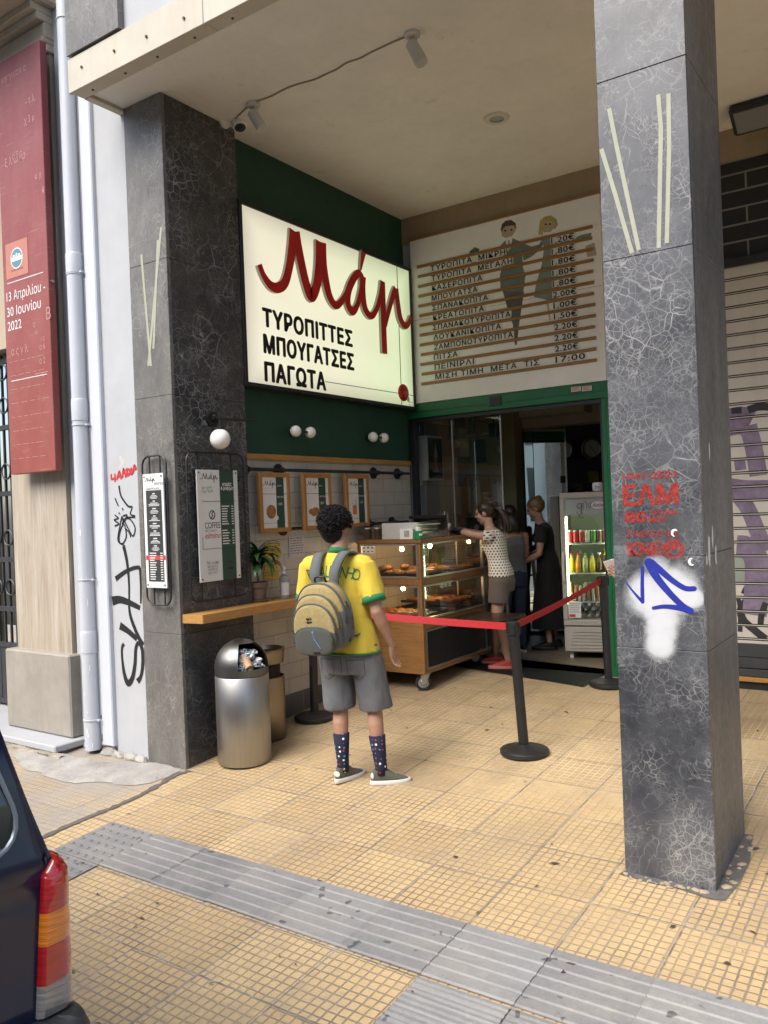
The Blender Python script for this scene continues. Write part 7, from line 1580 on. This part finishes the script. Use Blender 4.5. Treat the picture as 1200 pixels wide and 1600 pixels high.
b = MB(); rnd = random.Random(2); b.ball((-.178, -.05, .20), .016, (.8, 1, 1.6), 10, 8); b.build('tied_ribbon', mat('blue_ribbon', (.05, .13, .45), .6, 0, .3, 40), bpk, local=True)
# ---------------------------------------------------------------- staff and the half hidden customer
def woman(label, base, hd, H, P, M, tag_=None):
    """P: pose joints for a 1.62 m figure (x right, y forward, z up)"""
    t = root(label, base, hd); s = H/1.62
    v = lambda q_: tuple(Vector(q_)*s)
    b = MB(); hipL, hipR = P.get('hipL', (-.085, 0, .84)), P.get('hipR', (.085, 0, .84))
    leg(b, v(hipL), v(P['kneeL']), v(P['ankL']), s, .92); leg(b, v(hipR), v(P['kneeR']), v(P['ankR']), s, .92)
    foot(b, v(P['ankL']), P.get('faL', 0), s*.9); foot(b, v(P['ankR']), P.get('faR', 0), s*.9)
    cx, cy_ = P.get('chest', (0, .02)); nx, ny = P.get('neck', (0, .05)); 
    secs = [(0, 0, .80, .150, .105), (0, 0, .90, .150, .100), (cx*.5, cy_*.5, 1.02, .118, .082), (cx, cy_, 1.16, .135, .092), (cx, cy_, 1.27, .140, .082), (nx, ny, 1.33, .07, .055)]
    ell(b, [tuple(q*s for q in sc_) for sc_ in secs]); hc = P['head']
    capsule(b, [v((nx, ny-.005, 1.28)), v((nx*.6+hc[0]*.4, ny*.6+hc[1]*.4, 1.37)), v((hc[0], hc[1]-.02, hc[2]-.04))], [.060*s, .046*s, .046*s])
    capsule(b, [v(P['shL']), v(P['shR'])], [.045*s, .045*s])
    arm(b, v(P['shL']), v(P['elL']), v(P['wrL']), s, .84); arm(b, v(P['shR']), v(P['elR']), v(P['wrR']), s, .84)
    M3, W = head(b, v(hc), P.get('hyaw', 0), P.get('hpitch', 0), s*.93)
    b = remeshed(b, .0075, 2); hand(b, v(P['wrL']), P['hdL'], P.get('pnL', (0, 0, -1)), -1, P.get('curl', .3), s*.92); hand(b, v(P['wrR']), P['hdR'], P.get('pnR', (0, 0, -1)), 1, P.get('curl', .3), s*.92)
    b.build('body', M['skin'], t, smooth=60, local=True); eyes(W, t, s*.93)
    # hair
    b = MB(); hm = s*.93
    b.ball(W((0, -.020, .030)), .100*hm, (.86, 1.04, .98), 24, 16, rot=M3)
    bmesh.ops.delete(b.bm, geom=[f for f in b.bm.faces if (lambda q_: q_.y > .045*hm and q_.z < .075*hm)(M3.inverted() @ (f.calc_center_median()-Vector(v(hc))))], context='FACES')
    if P.get('bun'): b.ball(W((0, -.085, .085)), .042*hm, (1, .9, .9), 16, 10)
    if P.get('pony'):
        pts = [W((0, -.095, .03)), W((0, -.15, .0)), W((.01, -.185, -.07)), W((.0, -.19, -.16)), W((-.01, -.17, -.26))]
        for j in range(14):
            a = j*.9; o_ = Vector((math.cos(a), math.sin(a), 0))*.018*hm; b.tube([Vector(p)+o_*(.5+.4*i) for i, p in enumerate(pts)], [.012, .016, .018, .014, .004], 7)
    if P.get('loose'):
        for j in range(26):
            a = PI+j/25*PI; o_ = Vector((.078*math.cos(a), .085*math.sin(a)-.01, 0)); b.tube([W(o_*.9+Vector((0, 0, .03))), W(o_*1.12+Vector((0, 0, -.06))), W(o_*1.1+Vector((0, 0, -.15))), W(o_*.9+Vector((0, .0, -.22)))], [.016, .020, .017, .006], 7)
    for q_ in b.bm.verts: q_.co += mnoise.noise_vector(q_.co*30)*.006+mnoise.noise_vector(q_.co*90)*.0025
    b.build('hair', M['hair'], t, smooth=70, local=True)
    # top
    b = MB(); secs = [(0, 0, P.get('hem', .86), .168, .122), (0, 0, .92, .163, .115), (cx*.5, cy_*.5, 1.03, .135, .098), (cx, cy_, 1.16, .150, .108), (cx, cy_, 1.26, .148, .092), (nx*.8, ny*.8, 1.315, .085, .066)]
    if P.get('tank'): secs = secs[:4]+[(cx, cy_, 1.235, .132, .092), (cx, cy_, 1.29, .095, .072)]
    ell(b, [tuple(q*s for q in sc_) for sc_ in secs], 26)
    if not P.get('tank'):
        capsule(b, [v(P['shL']), v(P['shR'])], [.054*s, .054*s])
        for A, E_ in (('shL', 'elL'), ('shR', 'elR')): a, e_ = Vector(v(P[A])), Vector(v(P[E_])); b.tube([a, a.lerp(e_, P.get('slv', .45))], [.056*s, .060*s], 14)
    b.ball(v((cx-.06, cy_+.085, 1.16)), .052*s, (1, .8, .9)); b.ball(v((cx+.06, cy_+.085, 1.16)), .052*s, (1, .8, .9))
    remeshed(b, .008, 4, (.005, (8, 8, 4))).build('top', M['top'], t, smooth=70, local=True)
    # lower garment
    b = MB(); ell(b, [tuple(q*s for q in sc_) for sc_ in [(0, -.004, .72, .14, .11), (0, -.006, .82, .168, .125), (0, -.004, .90, .158, .112), (0, 0, .95, .145, .10)]], 26)
    kind = P['low']
    if kind == 'skirt': ell(b, [tuple(q*s for q in sc_) for sc_ in [(0, .02, .22, .20, .17), (0, .01, .5, .185, .15), (0, 0, .8, .17, .125)]], 26)
    else:
        f_ = .50 if kind == 'shorts' else 1.75
        for h_, k_, a_ in ((hipL, P['kneeL'], P['ankL']), (hipR, P['kneeR'], P['ankR'])):
            h, k2, a2 = Vector(v(h_)), Vector(v(k_)), Vector(v(a_))
            if kind == 'shorts': b.tube([h, h.lerp(k2, .58)], [.094*s, .096*s], 18)
            else: capsule(b, [h, h.lerp(k2, .5), k2, k2.lerp(a2, .5), k2.lerp(a2, .95)], [.090*s, .078*s, .060*s, .056*s, .052*s], 16)
    remeshed(b, .008, 4, (.006, (9, 9, 4))).build('skirt' if kind == 'skirt' else 'trousers' if kind == 'jeans' else 'shorts', M['low'], t, smooth=70, local=True)
    for A, fa in (('ankL', 'faL'), ('ankR', 'faR')): shoe(t, v(P[A]), P.get(fa, 0), M['shoe'], M['sole'], None, s*.92, heel=None)
    return t, W, s
def polka():
    q = NT('cream_polka_dot_cotton'); sx = q.n('ShaderNodeSeparateXYZ'); q.L(q.co(), sx.inputs[0])
    an = q.math('MULTIPLY', q.math('ARCTAN2', sx.outputs[0], sx.outputs[1]), .15/.032); vv = q.math('DIVIDE', sx.outputs[2], .026)
    row = q.math('FLOOR', vv); u = q.math('ADD', an, q.math('MULTIPLY', q.math('MODULO', row, 2), .5))
    fu = q.math('SUBTRACT', q.math('FRACT', q.math('ADD', u, 20)), .5); fv = q.math('SUBTRACT', q.math('FRACT', vv), .5)
    d = q.math('ADD', q.math('MULTIPLY', fu, fu), q.math('MULTIPLY', fv, fv)); q.col(q.mix(q.math('LESS_THAN', d, .072), (.70, .66, .57), (.012, .012, .014))); q.rough(.85); return q.m
PI2 = math.radians
pose = dict(kneeL=(-.10, .03, .46), ankL=(-.10, -.06, .085), kneeR=(.09, .10, .46), ankR=(.10, .10, .085), faL=PI2(10), faR=PI2(-8), chest=(0, .05), neck=(0, .085), head=(0, .135, 1.475), hpitch=PI2(-14), hyaw=PI2(3), shL=(-.165, .06, 1.255), shR=(.165, .07, 1.255), elL=(-.20, .19, 1.275), wrL=(-.15, .405, 1.320), elR=(.20, .24, 1.27), wrR=(.12, .44, 1.320), hdL=(.15, 1, -.05), hdR=(-.2, 1, -.05), low='shorts', pony=True, slv=.42, hem=.865)
pg = onG(782, 1046); pw_ = Vector((-3.545, 7.09, .212))
wm, W1, s1 = woman('young woman with dark ponytail in polka dot top and brown shorts leaning on the cart', tuple(pw_), PI2(103), 1.61, pose, dict(skin=m_skin2, hair=m_hair2, top=polka(), low=cloth('brown_grey_twill', (.115, .092, .075), .12), shoe=mat('coral_mesh', (.60, .07, .05), .6, 0, .12, 60, .3, 200), sole=mat('pink_sole', (.62, .24, .19), .6, 0, .04)))
b = MB(); L_ = Vector(pose['wrL'])*s1; e_ = (Vector(pose['wrL'])-Vector(pose['elL'])).normalized(); b.tube([L_-e_*.085, L_-e_*.04, L_+e_*.01], [.037, .033, .029], 14); hand(b, L_, pose['hdL'], (0, 0, -1), -1, .3, .97*s1)
bmesh.ops.recalc_face_normals(b.bm, faces=b.bm.faces); b.build('black_glove', mat('black_nitrile', (.010, .010, .012), .35, 0, .2, 30), wm, local=True)
pose = dict(kneeL=(-.09, .03, .46), ankL=(-.10, -.01, .085), kneeR=(.09, .03, .46), ankR=(.10, .02, .085), chest=(0, .0), neck=(0, .015), head=(0, .035, 1.475), hpitch=PI2(-22), hyaw=PI2(4), shL=(-.165, .0, 1.255), shR=(.165, .0, 1.255), elL=(-.20, .04, 1.0), wrL=(-.16, .24, .91), elR=(.20, .05, 1.0), wrR=(.14, .25, .93), hdL=(.2, 1, -.25), hdR=(-.2, 1, -.2), low='jeans', loose=True, tank=True)
woman('person in grey tank top and blue jeans turned away behind the ponytailed woman', (-3.76, 7.78, .212), PI2(52), 1.56, pose, dict(skin=m_skin, hair=m_hair2, top=cloth('grey_jersey_knit', (.15, .17, .175), .1), low=cloth('blue_denim', (.022, .04, .085), .25), shoe=mat('black_canvas', (.014, .014, .016), .7, 0, .2, 30), sole=m_solew))
pose = dict(kneeL=(-.08, .03, .46), ankL=(-.085, .0, .085), kneeR=(.08, .0, .46), ankR=(.085, -.05, .085), chest=(0, .03), neck=(0, .06), head=(0, .105, 1.465), hpitch=PI2(-26), hyaw=PI2(2), shL=(-.175, .03, 1.25), shR=(.175, .03, 1.25), elL=(-.22, .06, 1.0), wrL=(-.15, .26, .90), elR=(.22, .08, 1.0), wrR=(.13, .27, .92), hdL=(.2, 1, -.3), hdR=(-.2, 1, -.3), low='skirt', bun=True, slv=.55, hem=.80)
mb2 = cloth('black_cotton', (.008, .008, .009), .2)
woman('woman with light brown bun in black shirt and long black apron, looking down', (-3.53, 8.16, .215), PI2(108), 1.64, pose, dict(skin=m_skin2, hair=m_hair3, top=mb2, low=mb2, shoe=m_blackplastic, sole=m_blackplastic))
hp = onY(5.55, 951, 893); gz5 = gz(5.6)
pose = dict(kneeL=(-.09, .02, .46), ankL=(-.10, -.01, .085), kneeR=(.09, .02, .46), ankR=(.10, .02, .085), chest=(0, .01), neck=(0, .02), head=(0, .045, 1.475), hpitch=PI2(-10), shL=(-.17, .0, 1.255), shR=(.17, .0, 1.255), elL=(-.20, .10, 1.02), wrL=(-.10, .30, 1.10), elR=(.20, .02, 1.0), wrR=(.16, .20, .95), hdL=(.1, 1, .75), hdR=(0, 1, -.5), low='jeans', loose=True, slv=.45, pnL=(1, -.2, -.1), curl=.6)
hx = hp.x+.44; t, W5, s5 = woman('person waiting behind the grey pillar with only one hand holding a card showing', (hx, 5.58, gz5), PI2(92), 1.62, pose, dict(skin=m_skin2, hair=m_hair2, top=cloth('navy_cotton', (.02, .025, .05), .15), low=cloth('grey_cotton', (.12, .12, .12), .15), shoe=m_blackplastic, sole=m_solew))
t.location.z += hp.z-(gz5+1.16); t.location.z = gz5
ph = Vector((hx, 5.58, gz5)) + Matrix.Rotation(PI2(92), 3, 'Z') @ Vector((-.075, .40, 1.185))
b = MB(); b.box(ph, (.075, .004, .12), Matrix.Rotation(PI2(20), 3, 'Z') @ Matrix.Rotation(.5, 3, 'X') @ Matrix.Rotation(-.35, 3, 'Y'), .001); tag(b.build('paper_card', m_paper), 'white folded card held out from behind the grey pillar', 'card')
# ================================================================ dark blue car, rear right corner in frame
KX = gz(KERB)-.125
car = thing('parked_car', 'dark navy blue off-road car parked at the kerb, its right tail lamp showing', 'car', (-3.9, .3, KX))
q = NT('navy_car_paint'); q.col(q.ramp(q.noise(2, 3), [(.3, (.006, .008, .018)), (.7, (.009, .012, .026))])); q.rough(q.ramp(q.noise(5, 6, None, .7), [(.35, .10), (.8, .34)])); q.b.inputs['Coat Weight'].default_value = .3; q.b.inputs['Specular IOR Level'].default_value = .3; q.b.inputs['Coat Roughness'].default_value = .06
dust = q.ramp(q.noise(9, 7, q.co((1, 1, .4)), .75), [(.58, 0.0), (.88, .14)]); q.col(q.mix(dust, (.008, .012, .038), (.12, .12, .13))); m_car = q.m
m_carg = NT('tinted_car_glass'); q2 = m_carg; q2.col((.012, .018, .018)); q2.rough(.04); q2.b.inputs['Coat Weight'].default_value = 1; m_carg = q2.m
CL, CW = 4.4, 1.76; XR = -1.785; YRt = 1.205; YLt = YRt-CW; G = KX
def cs_(y, z): return y, z
# body shell: cross sections along the length (x from rear to front), each a rounded outline in y-z
def section(x, hw, zb, zbelt, ztop, wr, n=10):
    """half outline from sill up to roof centre, mirrored"""
    cy = (YRt+YLt)/2; pts = []
    prof = [(hw*.93, zb), (hw*.985, zb+.08), (hw, zb+.30), (hw*.995, zbelt-.12), (hw*.965, zbelt), (hw*.95+(wr-hw*.95)*.5, zbelt+(ztop-zbelt)*.52), (wr, ztop-.06), (wr-.05, ztop-.012), (wr*.5, ztop), (0, ztop+.006)]
    P = spline(prof, 4); L_ = [(cy+y, z) for y, z in P]; R_ = [(cy-y, z) for y, z in P[::-1][1:]]
    return [Vector((x, y, G+z)) for y, z in L_+R_]
st = [(XR-.008, .845, .50, 1.22, 1.262, .815), (XR-.014, .868, .46, 1.22, 1.275, .818), (XR-.045, .878, .42, 1.22, 1.44, .785), (XR-.09, .88, .38, 1.22, 1.62, .755), (XR-.17, .88, .34, 1.22, 1.78, .725), (XR-.45, .88, .30, 1.22, 1.83, .72), (XR-1.4, .88, .30, 1.21, 1.84, .72), (XR-2.2, .88, .30, 1.20, 1.83, .71), (XR-2.75, .88, .30, 1.16, 1.62, .70), (XR-3.1, .88, .30, 1.08, 1.20, .74), (XR-3.9, .87, .32, 1.02, 1.09, .74), (XR-4.25, .82, .38, .90, .98, .70), (XR-4.33, .72, .45, .80, .84, .62)]
b = MB(); b.rings([section(*s_) for s_ in st]); b.build('car_body', m_car, car, smooth=50)
# rear window in the tailgate, set a little proud of the slanted gate
def gate(y, z, off=.012):
    """x of the tailgate surface at height z above road"""
    t = [(1.235, XR-.012), (1.27, XR-.017), (1.44, XR-.047), (1.62, XR-.092), (1.78, XR-.172)]
    for (z0, x0), (z1, x1) in zip(t, t[1:]):
        if z <= z1: return x0+(x1-x0)*(z-z0)/(z1-z0)+off
    return t[-1][1]+off
cyc = (YRt+YLt)/2
o = rrect(-.765, .765, 1.285, 1.74, .10, 6); o = [(a*(1-.17*max(0, (z-1.3)/.5)), z) for a, z in o]
b = MB(); b.face([(gate(a, z, .016), cyc+a, G+z) for a, z in o]); bmesh.ops.recalc_face_normals(b.bm, faces=b.bm.faces); b.build('rear_window', m_carg, car, smooth=0)
b = MB(); b.tube([(gate(a, z, .018), cyc+a, G+z) for a, z in o], .006, 6, closed=True); b.build('window_seal', mat('grey_window_seal', (.16, .18, .21), .3, .3, 0), car)
# side windows
for s_ in (-1, 1):
    for (x0, x1) in ((XR-.42, XR-1.15), (XR-1.22, XR-2.05), (XR-2.12, XR-2.75)):
        b = MB(); y1, y2 = cyc+s_*.870, cyc+s_*.775; b.face([(x0, y1, G+1.25), (x1, y1, G+1.25), (x1+.12*(x1 < XR-2.5), y2, G+1.66), (x0-.06, y2, G+1.66)]); bmesh.ops.solidify(b.bm, geom=b.bm.faces[:], thickness=.012); b.build('side_window', m_carg, car, smooth=0)
# right and left tail lamps: tall stack red / amber / red / clear wrapping the corner
def lampmat(n, c, em=0):
    q = NT(n); q.col(q.ramp(q.noise(6, 2, q.co((2, 2, 60))), [(.35, tuple(x*.65 for x in c)), (.65, c)])); q.rough(.08); q.b.inputs['Coat Weight'].default_value = 1; q.b.inputs['Coat Roughness'].default_value = .03
    sx = q.n('ShaderNodeSeparateXYZ'); q.L(q.co(), sx.inputs[0]); q.bump(q.math('SINE', q.math('MULTIPLY', q.math('ADD', sx.outputs[2], q.math('MULTIPLY', sx.outputs[1], .15)), 420)), .14, .003); return q.m
mr_, ma_, mc_ = lampmat('red_lamp_plastic', (.46, .008, .010)), lampmat('amber_lamp_plastic', (.80, .22, .012)), lampmat('clear_lamp_plastic', (.25, .24, .23))
m_lb = mat('lamp_reflector', (.25, .25, .25), .3, .8, 0)
for s_ in (1, -1):
    lamp = MB(); zs_ = [.80, .845, .90, .955, .958, 1.03, 1.105, 1.108, 1.16, 1.215, 1.25]
    cols = [2, 2, 2, 0, 0, 0, 1, 1, 0, 0]
    zs_ = [.880, .888, .92, .953, .957, 1.0, 1.037, 1.043, 1.08, 1.112, 1.118, 1.16, 1.205, 1.232, 1.245]
    secs = []
    for z in zs_:
        pinch = 1 if .885 < z < 1.24 else .80
        groove = .004 if any(abs(z-g) < .004 for g in (.955, 1.04, 1.115)) else 0
        inner = .772+.030*(z-.88)/.365+.045*max(0, (z-1.20)/.045)**2; ring = []; dn = .018*max(0, (z-1.19)/.055)**2
        prof = [(inner, .004), (inner+.010, .018), (.835-dn, .024-groove), (.862-dn, .012-groove), (.880-dn, -.018), (.889-dn-groove, -.06), (.890-dn-groove, -.13), (.876-dn, -.15), (.84, -.05), (inner, -.02)]
        lean = .10*max(0, z-1.19)
        for yy, dx in prof: ring.append(Vector((XR-.005+dx*pinch-lean, cyc+s_*(yy-.0*lean), G+z)))
        if z > 1.225:
            cen = Vector((XR-.035-lean, cyc+s_*.838, G+z)); kk = .30 if z < 1.24 else .92; ring = [p.lerp(cen, kk) for p in ring]
        secs.append(ring if s_ > 0 else ring[::-1])
    lamp.rings(secs); lamp.bm.normal_update()
    for f in lamp.bm.faces:
        z = f.calc_center_median().z-G
        f.material_index = 2 if z < .955 else 0 if z < 1.040 else 1 if z < 1.115 else 0
    lamp.build('tail_lamp', [mr_, ma_, mc_], car, smooth=45)
# bumper, gate seam, handle, plate, wheels
b = MB(); o_ = []
for i, (x, hw) in enumerate(((XR-.30, .895), (XR-.02, .90), (XR+.07, .86), (XR+.105, .70), (XR+.115, 0))): o_.append((x, hw))
full = [(x, cyc+h) for x, h in o_]+[(x, cyc-h) for x, h in o_[::-1][1:]]; full = spline(full, 4)
secs = []
for z, g in ((.48, -.03), (.52, 0), (.75, .0), (.83, -.012), (.862, -.035), (.874, -.07)): secs.append([Vector((x+g*(1 if abs(y-cyc) < .85 else .4), cyc+(y-cyc)*(1+g*.5), G+z)) for x, y in full])
b.rings(secs, caps=True); b.build('rear_bumper', mat('dark_grey_bumper', (.028, .030, .032), .55, 0, .2, 30, .2, 250), car, smooth=50)
b = MB(); b.b2(XR-.012, XR+.004, cyc-.26, cyc+.26, G+.93, G+1.04); b.build('number_plate', mat('plate_white', (.6, .6, .58), .4, 0, .03), car)
b = MB(); b.b2(XR-.02, XR+.012, cyc-.15, cyc+.15, G+1.07, G+1.11, .008); b.build('gate_handle', m_blackplastic, car)
for x in (XR-.85, XR-3.4):
    for s_ in (-1, 1):
        b = MB(); ax = Matrix.Rotation(PI/2, 3, 'X'); b.lathe([(.20, -.10), (.32, -.105), (.345, -.08), (.345, .08), (.32, .105), (.20, .10)], (x, cyc+s_*.80, G+.345), 40, ax, caps=False); ty = b.build('tyre', m_rubber, car)
        b = MB(); b.lathe([(.02, .06*s_*-1), (.10, .05*s_*-1), (.19, .09*s_*-1), (.205, .10*s_*-1)], (x, cyc+s_*.80, G+.345), 32, ax, caps=False); b.build('rim', m_alu, ty)
# small dry leaves and grit blown over the paving
rnd = random.Random(44); b = MB()
for i in range(90):
    y = rnd.uniform(1.7, 6.3); x = rnd.uniform(-4.2, .4)-.25*(y-2); s_ = rnd.uniform(.004, .013)
    a = rnd.uniform(0, 6.3); c_, s2 = math.cos(a), math.sin(a); L_, w_ = s_*rnd.uniform(1.2, 2.8), s_*.7
    b.face([(x+c_*L_, y+s2*L_, gz(y)+.006), (x-s2*w_, y+c_*w_, gz(y)+.012), (x-c_*L_, y-s2*L_, gz(y)+.007), (x+s2*w_, y-c_*w_, gz(y)+.008)])
o = b.build('dry_leaf_litter', mat('dry_leaf', (.07, .05, .035), .8, 0, .4, 30), smooth=0); o['kind'] = 'stuff'
